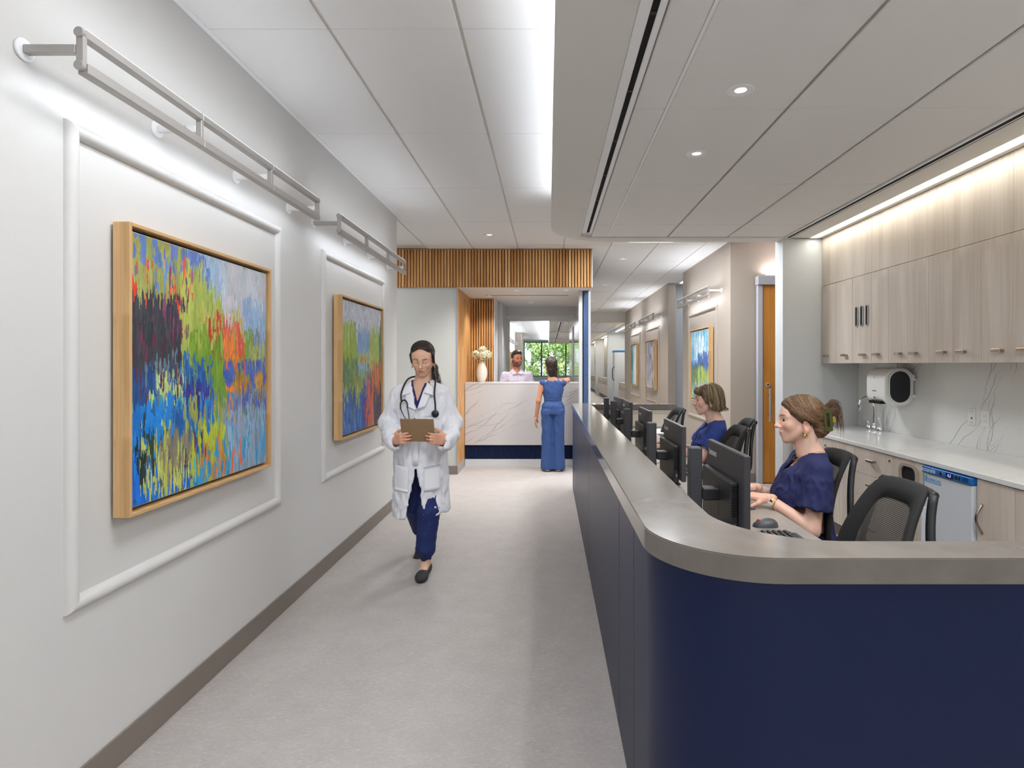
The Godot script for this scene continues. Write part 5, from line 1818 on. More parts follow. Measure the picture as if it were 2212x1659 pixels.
func grow(out: Flesh, s: Sdf, cell: float, paint: Callable, place := Transform3D.IDENTITY, rough := 0.0, freq := Vector3.ONE * 12.0, seed_ := 1, smooth_ := false, calm_above := 1e3) -> void:
	var N := 6
	var M := N + 1
	var lo := s.lo - Vector3.ONE * cell * 2.0
	var span := s.hi - s.lo + Vector3.ONE * cell * 4.0
	var step := cell * N
	var nb := Vector3i(ceili(span.x / step), ceili(span.y / step), ceili(span.z / step))
	var half := step * 0.5
	var diag := half * 1.7321
	var total := s.typ.size()
	# a shape matters as far as it, or any shape added after it, blends
	var reach := PackedFloat32Array()
	reach.resize(total)
	var widest := 0.0
	for i in range(total - 1, -1, -1):
		widest = maxf(widest, s.kk[i])
		reach[i] = diag + widest * 1.5 + cell * 1.5
	var val := PackedFloat32Array()
	val.resize(M * M * M)
	var known := PackedByteArray()
	known.resize(M * M * M)
	var cells := {}
	var verts := PackedVector3Array()
	var edges := PackedInt64Array()
	for bxi in nb.x:
		for byi in nb.y:
			for bzi in nb.z:
				var org := lo + Vector3(bxi, byi, bzi) * step
				var mid := org + Vector3(half, half, half)
				var idx := PackedInt32Array()
				var solid := false
				for i in total:
					if mid.distance_to(s.bc[i]) - s.br[i] < reach[i]:
						idx.append(i)
						if s.op[i] == 0:
							solid = true
				if not solid:
					continue
				var cv := s.value(mid, idx)
				if absf(cv) > diag * 1.45 + cell:
					continue
				# corners far from the surface take the value of the coarse lattice
				var some_in := false
				var some_out := false
				for i in range(0, M, 3):
					for j in range(0, M, 3):
						for k in range(0, M, 3):
							val[(i * M + j) * M + k] = s.value(org + Vector3(i, j, k) * cell, idx)
				known.fill(0)
				for ci in 2:
					for cj in 2:
						for ck in 2:
							var q0 := (ci * 3 * M + cj * 3) * M + ck * 3
							var near := false
							var c0 := val[q0]
							for q in [q0, q0 + 3, q0 + 3 * M, q0 + 3 * M + 3, q0 + 3 * M * M, q0 + 3 * M * M + 3, q0 + 3 * M * M + 3 * M, q0 + 3 * M * M + 3 * M + 3]:
								if absf(val[q]) < cell * 4.2 or (val[q] < 0.0) != (c0 < 0.0):
									near = true
									break
							if near:
								for i in range(ci * 3, ci * 3 + 4):
									for j in range(cj * 3, cj * 3 + 4):
										for k in range(ck * 3, ck * 3 + 4):
											var q := (i * M + j) * M + k
											if known[q] == 0:
												known[q] = 1
												var e := s.value(org + Vector3(i, j, k) * cell, idx)
												val[q] = e
												if e < 0.0:
													some_in = true
												else:
													some_out = true
							else:
								for i in range(ci * 3, ci * 3 + 4):
									for j in range(cj * 3, cj * 3 + 4):
										for k in range(ck * 3, ck * 3 + 4):
											var q := (i * M + j) * M + k
											if known[q] == 0:
												val[q] = c0
				if not (some_in and some_out):
					continue
				var gx := bxi * N
				var gy := byi * N
				var gz := bzi * N
				for i in N:
					for j in N:
						for k in N:
							var q := (i * M + j) * M + k
							var v0 := val[q]
							var v1 := val[q + M * M]
							var v2 := val[q + M]
							var v3 := val[q + 1]
							var key := ((gx + i) * 8192 + gy + j) * 8192 + gz + k
							if (v0 < 0.0) != (v1 < 0.0):
								edges.append(key * 8 + (1 if v0 < 0.0 else 0))
							if (v0 < 0.0) != (v2 < 0.0):
								edges.append(key * 8 + 2 + (1 if v0 < 0.0 else 0))
							if (v0 < 0.0) != (v3 < 0.0):
								edges.append(key * 8 + 4 + (1 if v0 < 0.0 else 0))
							var v4 := val[q + M * M + M]
							var v5 := val[q + M * M + 1]
							var v6 := val[q + M + 1]
							var v7 := val[q + M * M + M + 1]
							var neg := int(v0 < 0.0) + int(v1 < 0.0) + int(v2 < 0.0) + int(v3 < 0.0) + int(v4 < 0.0) + int(v5 < 0.0) + int(v6 < 0.0) + int(v7 < 0.0)
							if neg == 0 or neg == 8:
								continue
							var sum := Vector3.ZERO
							var cnt := 0
							if (v0 < 0.0) != (v1 < 0.0):
								sum += Vector3(v0 / (v0 - v1), 0, 0)
								cnt += 1
							if (v0 < 0.0) != (v2 < 0.0):
								sum += Vector3(0, v0 / (v0 - v2), 0)
								cnt += 1
							if (v0 < 0.0) != (v3 < 0.0):
								sum += Vector3(0, 0, v0 / (v0 - v3))
								cnt += 1
							if (v1 < 0.0) != (v4 < 0.0):
								sum += Vector3(1, v1 / (v1 - v4), 0)
								cnt += 1
							if (v1 < 0.0) != (v5 < 0.0):
								sum += Vector3(1, 0, v1 / (v1 - v5))
								cnt += 1
							if (v2 < 0.0) != (v4 < 0.0):
								sum += Vector3(v2 / (v2 - v4), 1, 0)
								cnt += 1
							if (v2 < 0.0) != (v6 < 0.0):
								sum += Vector3(0, 1, v2 / (v2 - v6))
								cnt += 1
							if (v3 < 0.0) != (v5 < 0.0):
								sum += Vector3(v3 / (v3 - v5), 0, 1)
								cnt += 1
							if (v3 < 0.0) != (v6 < 0.0):
								sum += Vector3(0, v3 / (v3 - v6), 1)
								cnt += 1
							if (v4 < 0.0) != (v7 < 0.0):
								sum += Vector3(1, 1, v4 / (v4 - v7))
								cnt += 1
							if (v5 < 0.0) != (v7 < 0.0):
								sum += Vector3(1, v5 / (v5 - v7), 1)
								cnt += 1
							if (v6 < 0.0) != (v7 < 0.0):
								sum += Vector3(v6 / (v6 - v7), 1, 1)
								cnt += 1
							cells[key] = verts.size()
							verts.append(org + (Vector3(i, j, k) + sum / cnt) * cell)
	var X := 8192 * 8192
	var Y := 8192
	var tris := PackedInt32Array()
	for e in edges:
		var key := e >> 3
		var ax := (e >> 1) & 3
		var flip := (e & 1) == 1
		var u := Y if ax == 0 else (1 if ax == 1 else X)
		var w := 1 if ax == 0 else (X if ax == 1 else Y)
		if not (cells.has(key) and cells.has(key - u) and cells.has(key - w) and cells.has(key - u - w)):
			continue
		var p0: int = cells[key]
		var p1: int = cells[key - u]
		var p2: int = cells[key - u - w]
		var p3: int = cells[key - w]
		if flip:
			tris.append_array([p0, p3, p2, p0, p2, p1])
		else:
			tris.append_array([p0, p1, p2, p0, p2, p3])
	# one pass of smoothing towards the neighbours keeps the net even
	var nrm := face_normals(verts, tris)
	if rough > 0.0:
		var fn := FastNoiseLite.new()
		fn.seed = seed_
		fn.frequency = 1.0
		fn.fractal_octaves = 3
		for i in verts.size():
			var f := fn.get_noise_3dv(verts[i] * freq)
			# cloth folds into creases: broad swells with narrow valleys
			verts[i] += nrm[i] * (f if smooth_ else 0.25 - absf(f) * 1.5) * rough * clampf((calm_above - verts[i].y) / 0.1, 0.0, 1.0)
		nrm = face_normals(verts, tris)
	var base := out.v.size()
	for i in verts.size():
		out.c.append(paint.call(verts[i], nrm[i]))
		out.v.append(place * verts[i])
		out.n.append((place.basis * nrm[i]).normalized())
	for q in tris:
		out.t.append(base + q)

func face_normals(verts: PackedVector3Array, tris: PackedInt32Array) -> PackedVector3Array:
	var nrm := PackedVector3Array()
	nrm.resize(verts.size())
	for i in range(0, tris.size(), 3):
		var p := verts[tris[i]]
		var f := (verts[tris[i + 2]] - p).cross(verts[tris[i + 1]] - p)
		nrm[tris[i]] += f
		nrm[tris[i + 1]] += f
		nrm[tris[i + 2]] += f
	for i in nrm.size():
		nrm[i] = nrm[i].normalized()
	return nrm

func lin(r: int, g: int, b: int) -> Color:
	return Color8(r, g, b).srgb_to_linear()

func one_tone(c: Color) -> Callable:
	return func(_p: Vector3, _n: Vector3) -> Color: return c

func skin_mat() -> StandardMaterial3D:
	var m := mat("skin", Color.WHITE, 0.5)
	m.vertex_color_use_as_albedo = true
	m.subsurf_scatter_enabled = true
	m.subsurf_scatter_strength = 0.12
	return m

func cloth_mat() -> StandardMaterial3D:
	var m := mat("cloth", Color.WHITE, 0.8)
	m.vertex_color_use_as_albedo = true
	return m

func hair_mat() -> StandardMaterial3D:
	var m := mat("hair", Color.WHITE, 0.42)
	m.vertex_color_use_as_albedo = true
	return m

# ------------------------------------------------------------------ heads, in head axes: face along +z, up +y, origin between the ears
func head_field(man := false, shut := false, ears := true) -> Sdf:
	var s := Sdf.new()
	s.ell(Vector3(0, 0.030, -0.012), Vector3(0.073, 0.084, 0.094), 0.0)
	s.ell(Vector3(0, 0.030, 0.034), Vector3(0.061, 0.056, 0.055), 0.03)
	s.ell(Vector3(0, -0.035, 0.030), Vector3(0.054 if not man else 0.061, 0.075, 0.060), 0.03)
	s.both_cap(Vector3(0.050, -0.045, 0.0), Vector3(0.016, -0.094, 0.062), 0.0145 if not man else 0.022, 0.012 if not man else 0.014, 0.03)
	s.ell(Vector3(0, -0.097, 0.068), Vector3(0.019 if not man else 0.024, 0.014, 0.014), 0.02)
	s.both_cap(Vector3(0.008, 0.020, 0.083), Vector3(0.044, 0.020, 0.062), 0.010, 0.009, 0.018)
	s.both(Vector3(0.037, -0.024, 0.060), Vector3(0.022, 0.022, 0.022), 0.025)
	s.ell(Vector3(0, -0.062, 0.074), Vector3(0.026, 0.022, 0.020), 0.02)
	s.both(Vector3(0.030, 0.002, 0.093), Vector3(0.017, 0.011, 0.013), 0.014, Basis.IDENTITY, 1)
	s.both(Vector3(0.030, 0.001, 0.0715), Vector3(0.0145, 0.0135, 0.0145), 0.004)
	s.cap(Vector3(0, 0.016, 0.086), Vector3(0, -0.027, 0.107), 0.0075, 0.010, 0.014)
	s.ell(Vector3(0, -0.030, 0.110), Vector3(0.0115, 0.0100, 0.0110), 0.010)
	s.both(Vector3(0.0105, -0.0335, 0.097), Vector3(0.0066, 0.0068, 0.0095), 0.006)
	s.both(Vector3(0.0062, -0.0405, 0.1045), Vector3(0.0034, 0.003, 0.0048), 0.003, Basis.IDENTITY, 1)
	s.ell(Vector3(0, -0.0575, 0.0928), Vector3(0.0210, 0.0048, 0.0072), 0.006)
	s.ell(Vector3(0, -0.0680, 0.0915), Vector3(0.0180, 0.0058, 0.0075), 0.006)
	s.ell(Vector3(0, -0.0628, 0.0970), Vector3(0.0230, 0.0013, 0.0065), 0.003, Basis.IDENTITY, 1)
	if not shut:
		s.both(Vector3(0.030, 0.0005, 0.087), Vector3(0.0142, 0.0056, 0.011), 0.002, Basis.IDENTITY, 1)
	if ears:
		var tilt := Basis.from_euler(Vector3(0.25, 0.45, 0.0))
		s.both(Vector3(0.074, -0.027, -0.016), Vector3(0.0068, 0.033, 0.0195), 0.008, tilt)
		s.both(Vector3(0.0800, -0.022, -0.012), Vector3(0.0065, 0.019, 0.0105), 0.004, tilt, 1)
		s.both(Vector3(0.073, -0.054, -0.010), Vector3(0.005, 0.010, 0.009), 0.006)
	s.cap(Vector3(0, -0.045, -0.026), Vector3(0, -0.17, -0.040), 0.047 if not man else 0.058, 0.050 if not man else 0.064, 0.022)
	s.cap(Vector3(0, -0.085, 0.004), Vector3(0, -0.165, -0.008), 0.026, 0.029, 0.025)
	return s

func face_paint(skin: Color, lip: Color, brow: Color, shut: bool, beard := false, lash := true) -> Callable:
	var blush := Color(skin.r * 1.0, skin.g * 0.78, skin.b * 0.76)
	return func(p: Vector3, _n: Vector3) -> Color:
		var c := skin
		var x := absf(p.x)
		if p.z > 0.03 and p.y < 0.05:
			var ck := 1.0 - clampf(Vector2(x - 0.042, (p.y + 0.026)).length() / 0.034, 0.0, 1.0)
			c = c.lerp(blush, ck * 0.55)
			var ns := 1.0 - clampf((p - Vector3(0, -0.03, 0.11)).length() / 0.022, 0.0, 1.0)
			c = c.lerp(blush, ns * 0.6)
			if p.z > 0.08:
				var l := Vector2(p.x / 0.0235, (p.y + 0.0630) / (0.0105 if p.y < -0.063 else 0.0085)).length()
				if l < 1.0:
					c = c.lerp(lip, clampf((1.0 - l) * 4.0, 0.0, 1.0))
			var bt := clampf((x - 0.012) / 0.036, 0.0, 1.0)
			var by := 0.0235 + 0.0055 * sin(bt * 2.4) - 0.003 * bt
			if x > 0.014 and x < 0.050 and absf(p.y - by) < lerpf(0.0040, 0.0024, bt) and p.z > 0.05:
				c = c.lerp(brow, 0.8)
			if lash:
				var ey := -0.0035 if shut else 0.0048 - 0.0045 * pow((x - 0.030) / 0.0135, 2.0)
				if absf(x - 0.030) < 0.0145 and absf(p.y - ey) < (0.0022 if shut else 0.0021) and p.z > 0.066:
					c = c.lerp(brow * 0.3, 0.9)
			if (p - Vector3(0.0062 * signf(p.x), -0.0395, 0.103)).length() < 0.0042:
				c = c * 0.45  # shade of the nostrils put into the skin colour
		if x > 0.069 and absf(p.z + 0.014) < 0.03 and p.y < 0.012:
			c = c.lerp(blush, 0.6)
		if beard and p.z > -0.02 and p.y < -0.02:
			var bl := p.y < -0.048 - 0.06 * clampf(0.06 - p.z, 0.0, 0.06) * 6.0 or (p.y < -0.043 and p.y > -0.058 and p.z > 0.075)
			var side := x > 0.048 and p.z < 0.05
			if bl or side:
				var l2 := Vector2(p.x / 0.021, (p.y + 0.0632) / 0.009).length()
				if l2 > 1.0 and p.y > -0.125:
					c = c.lerp(brow, 0.75)
		return c

func eyeball(parent: Node3D, place: Transform3D, x: float, iris: Color, gaze: Vector3) -> void:
	var m := mat("eye", Color.WHITE, 0.12)
	m.vertex_color_use_as_albedo = true
	var out := Flesh.new()
	var g := gaze.normalized()
	var seg := 14
	for i in seg + 1:
		for j in seg * 2:
			var th := PI * i / seg
			var ph := TAU * j / (seg * 2)
			var q := Vector3(sin(th) * cos(ph), sin(th) * sin(ph), cos(th))
			var w := Basis(Quaternion(Vector3(0, 0, 1), g)) * q
			var col := lin(226, 222, 218)
			if th < 0.24:
				col = lin(12, 10, 10)
			elif th < 0.50:
				col = iris
			out.v.append(place * (Vector3(x, 0.0008, 0.0722) + w * 0.0122))
			out.n.append((place.basis * w).normalized())
			out.c.append(col)
	for i in seg:
		for j in seg * 2:
			var k := (j + 1) % (seg * 2)
			var a := i * seg * 2 + j
			var b := i * seg * 2 + k
			var c := (i + 1) * seg * 2 + k
			var d := (i + 1) * seg * 2 + j
			out.t.append_array([a, c, b, a, d, c])
	part(parent, "eye", out.mesh(), m)

# strands: thin tapering tubes along given lines
func strands(lines: Array, radius: float, tones: Array, seed_: int) -> ArrayMesh:
	var r := RandomNumberGenerator.new()
	r.seed = seed_
	var st := begin(true)
	for l in lines:
		var n: int = l.size()
		var rad := []
		for i in n:
			rad.append(radius * r.randf_range(0.8, 1.2) * (1.0 - 0.75 * pow(i / float(n - 1), 3.0)))
		st.set_color(tones[r.randi() % tones.size()])
		add_tube(st, l, rad, 4, false)
	return done(st)

func hair_paint(base: Color, light: Color, freq: Vector3, seed_: int) -> Callable:
	var fn := FastNoiseLite.new()
	fn.seed = seed_
	fn.frequency = 1.0
	fn.fractal_octaves = 3
	return func(p: Vector3, _n: Vector3) -> Color:
		return base.lerp(light, clampf(fn.get_noise_3dv(p * freq) * 0.9 + 0.4, 0.0, 1.0))

# ------------------------------------------------------------------ hands: wrist at the origin, fingers along +y, palm faces -z, thumb on the side +x * side
func hand_field(side: float, curl: float, spread := 1.0, thumb_in := 0.3) -> Sdf:
	var s := Sdf.new()
	s.cap(Vector3(0, -0.022, 0), Vector3(0, 0.012, 0), 0.025, 0.023, 0.01)
	s.rbox(Vector3(0, 0.048, 0), Vector3(0.028, 0.034, 0.0045), 0.009, 0.02)
	s.ell(Vector3(0.020 * side, 0.030, -0.006), Vector3(0.014, 0.026, 0.012), 0.012)
	var xs := [0.0275, 0.0095, -0.0090, -0.0265]
	var ls := [0.068, 0.076, 0.071, 0.055]
	for i in 4:
		var p := Vector3(xs[i] * side, 0.084 - absf(i - 1.2) * 0.004, 0.002)
		var yaw: float = (1.3 - i) * -0.06 * side * spread
		var ang := curl * 0.75
		for k in 3:
			var l: float = ls[i] * [0.46, 0.30, 0.24][k]
			var dir := Vector3(-sin(yaw) * cos(ang), cos(yaw) * cos(ang), -sin(ang))
			var q := p + dir * l
			s.cap(p, q, 0.0088 - k * 0.0008, 0.0081 - k * 0.0008, 0.004 if k > 0 else 0.008)
			p = q
			ang += curl * 0.85
	var t0 := Vector3(0.024 * side, 0.018, -0.004)
	var d1 := Vector3(0.80 * side, 0.75, -thumb_in).normalized()
	var d2 := Vector3(0.35 * side, 0.95, -thumb_in * 1.4).normalized()
	s.cap(t0, t0 + d1 * 0.038, 0.0125, 0.0105, 0.012)
	s.cap(t0 + d1 * 0.038, t0 + d1 * 0.038 + d2 * 0.030, 0.0100, 0.0088, 0.004)
	s.cap(t0 + d1 * 0.038 + d2 * 0.030, t0 + d1 * 0.038 + d2 * 0.054, 0.0090, 0.0072, 0.004)
	return s

func frame_of(at: Vector3, fingers: Vector3, back: Vector3) -> Transform3D:
	var y := fingers.normalized()
	var z := (back - y * back.dot(y)).normalized()
	return Transform3D(Basis(y.cross(z), y, z), at)

func person(label: String, at: Vector3, turn: float) -> Node3D:
	var t := thing("person", label, "person", at, turn)
	return t

# conforming patch on the front of a loft: rows of x by y, lifted by a bit
func front_of(ks: Array, x: float, y: float, back := false) -> Vector3:
	var j := 0
	while j < ks.size() - 2 and ks[j + 1][0] < y:
		j += 1
	var t: float = clampf((y - ks[j][0]) / (ks[j + 1][0] - ks[j][0]), 0.0, 1.0)
	t = lerpf(t, t * t * (3.0 - 2.0 * t), 0.6)
	var cx := lerpf(ks[j][1], ks[j + 1][1], t)
	var cz := lerpf(ks[j][2], ks[j + 1][2], t)
	var rx := lerpf(ks[j][3], ks[j + 1][3], t)
	var rz := lerpf(ks[j][4], ks[j + 1][4], t)
	var u := clampf((x - cx) / rx, -0.98, 0.98)
	return Vector3(x, y, cz + rz * sqrt(1.0 - u * u) * (-1.0 if back else 1.0))

func patch(ks: Array, corners: Array, lift: float, thick: float) -> ArrayMesh:
	# four corners in x, y (in order round the patch), laid on the front of the loft
	var st := begin(true)
	var n := 8
	var grid := []
	for i in n + 1:
		var row := []
		for j in n + 1:
			var u := i / float(n)
			var v := j / float(n)
			var q: Vector2 = (corners[0] as Vector2).lerp(corners[1], u).lerp((corners[3] as Vector2).lerp(corners[2], u), v)
			row.append(front_of(ks, q.x, q.y) + Vector3(0, 0, lift))
		grid.append(row)
	for i in n:
		for j in n:
			face(st, [grid[i][j], grid[i + 1][j], grid[i + 1][j + 1], grid[i][j + 1]], Vector3.BACK)
	for i in n:
		for e in [[grid[i][0], grid[i + 1][0]], [grid[i][n], grid[i + 1][n]], [grid[0][i], grid[0][i + 1]], [grid[n][i], grid[n][i + 1]]]:
			var a: Vector3 = e[0]
			var b: Vector3 = e[1]
			quad(st, a, b, b - Vector3(0, 0, thick), a - Vector3(0, 0, thick))
	return done(st)

# lays lines on the surface of a field given in head axes
func settle(field: Sdf, line: Array, lift: float, centre := Vector3(0, 0.02, -0.02)) -> Array:
	var all := field.all()
	var out := []
	for p in line:
		var q: Vector3 = p
		for k in 3:
			q += (q - centre).normalized() * (lift - field.value(q, all))
		out.append(q)
	return out

func moved(lines: Array, t: Transform3D) -> Array:
	var out := []
	for l in lines:
		var m := []
		for p in l:
			m.append(t * p)
		out.append(m)
	return out

# ------------------------------------------------------------------ the people
func build_people() -> void:
	build_doctor()
	build_seated_clip()
	build_seated_short()
	build_visitor()
	build_receptionist()

func build_doctor() -> void:
	var t := person("doctor walking in white lab coat over navy scrubs, reading a clipboard", Vector3(-0.886, 0.0, -4.12), 0.0)
	var skin := lin(222, 178, 150)
	var body := Flesh.new()
	var head_at := Transform3D(Basis.from_euler(Vector3(0.36, 0.04, 0.0)).scaled(Vector3(1.02, 0.98, 1.02)), Vector3(0.0, 1.530, 0.03))
	grow(body, head_field(false, true), 0.003, face_paint(skin, lin(196, 108, 102), lin(64, 42, 34), true), head_at)
	# trunk and limbs under the clothes
	var s := Sdf.new()
	s.cap(Vector3(-0.005, 1.46, 0.0), Vector3(-0.01, 1.34, -0.02), 0.050, 0.058, 0.04)
	s.loft([[0.86, -0.01, 0.0, 0.14, 0.10], [1.02, -0.015, 0.0, 0.125, 0.09], [1.2, -0.02, 0.0, 0.135, 0.095], [1.30, -0.025, -0.01, 0.12, 0.065], [1.36, -0.02, -0.015, 0.065, 0.048]], 0.04)
	s.cap(Vector3(-0.165, 1.275, -0.012), Vector3(-0.245, 1.07, 0.0), 0.034, 0.032, 0.02)
	s.cap(Vector3(-0.245, 1.07, 0.0), Vector3(-0.165, 0.985, 0.215), 0.032, 0.024, 0.02)
	s.cap(Vector3(0.122, 1.275, -0.012), Vector3(0.200, 1.07, 0.0), 0.034, 0.032, 0.02)
	s.cap(Vector3(0.200, 1.07, 0.0), Vector3(0.205, 0.985, 0.225), 0.032, 0.024, 0.02)
	s.cap(Vector3(0.07, 0.88, 0.0), Vector3(0.05, 0.48, 0.07), 0.075, 0.05, 0.03)
	s.cap(Vector3(0.05, 0.48, 0.07), Vector3(0.014, 0.085, 0.0), 0.048, 0.034, 0.02)
	s.cap(Vector3(0.014, 0.085, 0.0), Vector3(0.012, 0.04, 0.11), 0.034, 0.028, 0.02)
	s.cap(Vector3(-0.085, 0.88, 0.0), Vector3(-0.09, 0.47, -0.10), 0.075, 0.05, 0.03)
	s.cap(Vector3(-0.09, 0.47, -0.10), Vector3(-0.115, 0.15, -0.46), 0.048, 0.034, 0.02)
	s.cap(Vector3(-0.115, 0.15, -0.46), Vector3(-0.12, 0.05, -0.40), 0.034, 0.028, 0.02)
	grow(body, s, 0.016, one_tone(skin))
	var hand := lin(212, 156, 128)
	grow(body, hand_field(-1.0, 0.62, 1.0, 0.5), 0.003, one_tone(hand), frame_of(Vector3(-0.160, 0.985, 0.215), Vector3(0.78, 0.12, 0.56), Vector3(-0.45, -0.05, 0.9)))
	grow(body, hand_field(1.0, 0.62, 1.0, 0.5), 0.003, one_tone(hand), frame_of(Vector3(0.200, 0.985, 0.222), Vector3(-0.78, 0.12, 0.54), Vector3(0.45, -0.05, 0.9)))
	part(t, "body", body.mesh(), skin_mat())
	# trousers
	var tr := Flesh.new()
	s = Sdf.new()
	s.loft([[0.74, -0.01, 0.0, 0.13, 0.105], [0.90, -0.012, 0.0, 0.13, 0.10], [1.02, -0.015, 0.0, 0.12, 0.09]], 0.04)
	s.cap(Vector3(0.058, 0.82, 0.0), Vector3(0.050, 0.48, 0.07), 0.082, 0.076, 0.04)
	s.cap(Vector3(0.052, 0.48, 0.07), Vector3(0.022, 0.20, 0.035), 0.078, 0.066, 0.03)
	s.cap(Vector3(0.022, 0.20, 0.035), Vector3(0.016, 0.135, 0.012), 0.066, 0.044, 0.02)
	s.cap(Vector3(-0.08, 0.82, -0.01), Vector3(-0.09, 0.47, -0.10), 0.082, 0.074, 0.04)
	s.cap(Vector3(-0.09, 0.47, -0.10), Vector3(-0.112, 0.22, -0.38), 0.076, 0.058, 0.03)
	grow(tr, s, 0.011, one_tone(lin(28, 40, 96)), Transform3D.IDENTITY, 0.011, Vector3(13, 7, 13), 4)
	part(t, "trousers", tr.mesh(), cloth_mat())
	# shoes
	for q in [[Vector3(0.014, 0.0, 0.0), 0.0, 0.0], [Vector3(-0.118, 0.045, -0.47), 0.75, 0.0]]:
		var sh := Flesh.new()
		s = Sdf.new()
		s.cap(Vector3(0, 0.038, -0.035), Vector3(0, 0.034, 0.12), 0.034, 0.036, 0.02)
		s.ell(Vector3(0, 0.030, 0.135), Vector3(0.044, 0.034, 0.055), 0.02)
		s.ell(Vector3(0, 0.045, -0.02), Vector3(0.036, 0.05, 0.05), 0.02)
		s.ell(Vector3(0, 0.095, 0.01), Vector3(0.028, 0.04, 0.045), 0.01, Basis.IDENTITY, 1)
		s.cut(Vector3(0, 0.002, 0), Vector3.DOWN)
		grow(sh, s, 0.005, func(p: Vector3, _n: Vector3) -> Color: return lin(52, 50, 52) if p.y > 0.016 else lin(30, 30, 31), Transform3D(Basis.from_euler(Vector3(q[1], 0, 0)), q[0]))
		part(t, "shoe", sh.mesh(), cloth_mat())
	# scrub top
	var navy := lin(30, 38, 98)
	var top_keys := [[0.80, -0.01, 0.0, 0.155, 0.115], [1.0, -0.015, 0.0, 0.15, 0.11], [1.2, -0.02, 0.0, 0.168, 0.113], [1.31, -0.025, -0.01, 0.165, 0.085], [1.37, -0.02, -0.015, 0.085, 0.062]]
	var sc := Flesh.new()
	s = Sdf.new()
	s.loft(top_keys, 0.02)
	s.shell(0.03)
	s.wedge(Vector3(-0.024, 1.225, 0), 0.34, 0.30, false, -0.02)
	s.cap(Vector3(-0.01, 1.48, 0.0), Vector3(-0.012, 1.36, -0.02), 0.062, 0.066, 0.0, 1)
	grow(sc, s, 0.0085, one_tone(navy))
	part(t, "scrub_top", sc.mesh(), cloth_mat())
	# lab coat
	var white := lin(226, 226, 232)
	var ck := [[0.40, -0.02, -0.02, 0.205, 0.180], [0.60, -0.02, -0.01, 0.198, 0.165], [0.85, -0.02, 0.0, 0.188, 0.148], [1.02, -0.02, 0.0, 0.178, 0.138], [1.18, -0.022, 0.0, 0.192, 0.140], [1.29, -0.025, -0.008, 0.190, 0.108], [1.345, -0.02, -0.018, 0.125, 0.078], [1.385, -0.015, -0.022, 0.078, 0.060]]
	var co := Flesh.new()
	s = Sdf.new()
	s.loft(ck, 0.03)
	s.cap(Vector3(-0.170, 1.285, -0.01), Vector3(-0.248, 1.075, -0.005), 0.060, 0.064, 0.05)
	s.cap(Vector3(-0.248, 1.075, -0.005), Vector3(-0.190, 1.0, 0.14), 0.066, 0.058, 0.03)
	s.cap(Vector3(-0.190, 1.0, 0.14), Vector3(-0.150, 0.968, 0.215), 0.058, 0.058, 0.02)
	s.cap(Vector3(0.128, 1.285, -0.01), Vector3(0.204, 1.075, -0.005), 0.060, 0.064, 0.05)
	s.cap(Vector3(0.204, 1.075, -0.005), Vector3(0.215, 1.0, 0.15), 0.066, 0.058, 0.03)
	s.cap(Vector3(0.215, 1.0, 0.15), Vector3(0.190, 0.965, 0.22), 0.058, 0.058, 0.02)
	s.shell(0.022)
	s.cut(Vector3(-0.06, 0.43, 0), Vector3(0.09, -1, 0))
	s.wedge(Vector3(-0.022, 0.80, 0), 0.20, 0.16, true, 0.0)
	s.wedge(Vector3(-0.018, 1.185, 0), 0.34, 0.36, false, -0.03)
	s.cap(Vector3(-0.01, 1.48, 0.0), Vector3(-0.012, 1.36, -0.015), 0.066, 0.070, 0.0, 1)
	s.ell(Vector3(-0.098, 0.980, 0.272), Vector3(0.062, 0.07, 0.05), 0.0, Basis.IDENTITY, 1)
	s.ell(Vector3(0.140, 0.980, 0.278), Vector3(0.062, 0.07, 0.05), 0.0, Basis.IDENTITY, 1)
	grow(co, s, 0.010, one_tone(white), Transform3D.IDENTITY, 0.020, Vector3(9, 5, 9), 9, false, 1.36)
	var coat := part(t, "lab_coat", co.mesh(), cloth_mat())
	var cm := mat("coat_white", rgb(228, 228, 233), 0.8)
	for sg in [-1.0, 1.0]:
		var x0 := -0.018
		part(coat, "lapel", patch(ck, [Vector2(x0 + sg * 0.006, 1.18), Vector2(x0 + sg * 0.058, 1.20), Vector2(x0 + sg * 0.100, 1.320), Vector2(x0 + sg * 0.046, 1.335)], 0.016, 0.010), cm)
		part(coat, "collar", patch(ck, [Vector2(x0 + sg * 0.046, 1.295), Vector2(x0 + sg * 0.112, 1.272), Vector2(x0 + sg * 0.096, 1.335), Vector2(x0 + sg * 0.056, 1.368)], 0.026, 0.014), cm)
		part(coat, "side_pocket", patch(ck, [Vector2(x0 + sg * 0.055, 0.62), Vector2(x0 + sg * 0.155, 0.63), Vector2(x0 + sg * 0.155, 0.80), Vector2(x0 + sg * 0.052, 0.785)], 0.014, 0.008), cm)
	part(coat, "chest_pocket", patch(ck, [Vector2(0.045, 1.02), Vector2(0.125, 1.02), Vector2(0.122, 1.135), Vector2(0.040, 1.135)], 0.012, 0.007), cm)
	part(coat, "placket", patch(ck, [Vector2(-0.040, 0.80), Vector2(-0.004, 0.80), Vector2(-0.006, 1.185), Vector2(-0.030, 1.185)], 0.010, 0.006), cm)
	for y in [1.12, 0.87]:
		part(coat, "button", cyl(0.009, 0.004, 14), mats["white_plastic"], front_of(ck, -0.020, y) + Vector3(0, 0, 0.013), Vector3(PI / 2, 0, 0))
	# hair
	var hb := lin(30, 22, 20)
	var hl := lin(70, 52, 44)
	var hr := Flesh.new()
	s = Sdf.new()
	s.ell(Vector3(0, 0.036, -0.020), Vector3(0.082, 0.088, 0.098), 0.0)
	s.ell(Vector3(0, 0.085, 0.012), Vector3(0.060, 0.036, 0.066), 0.03)
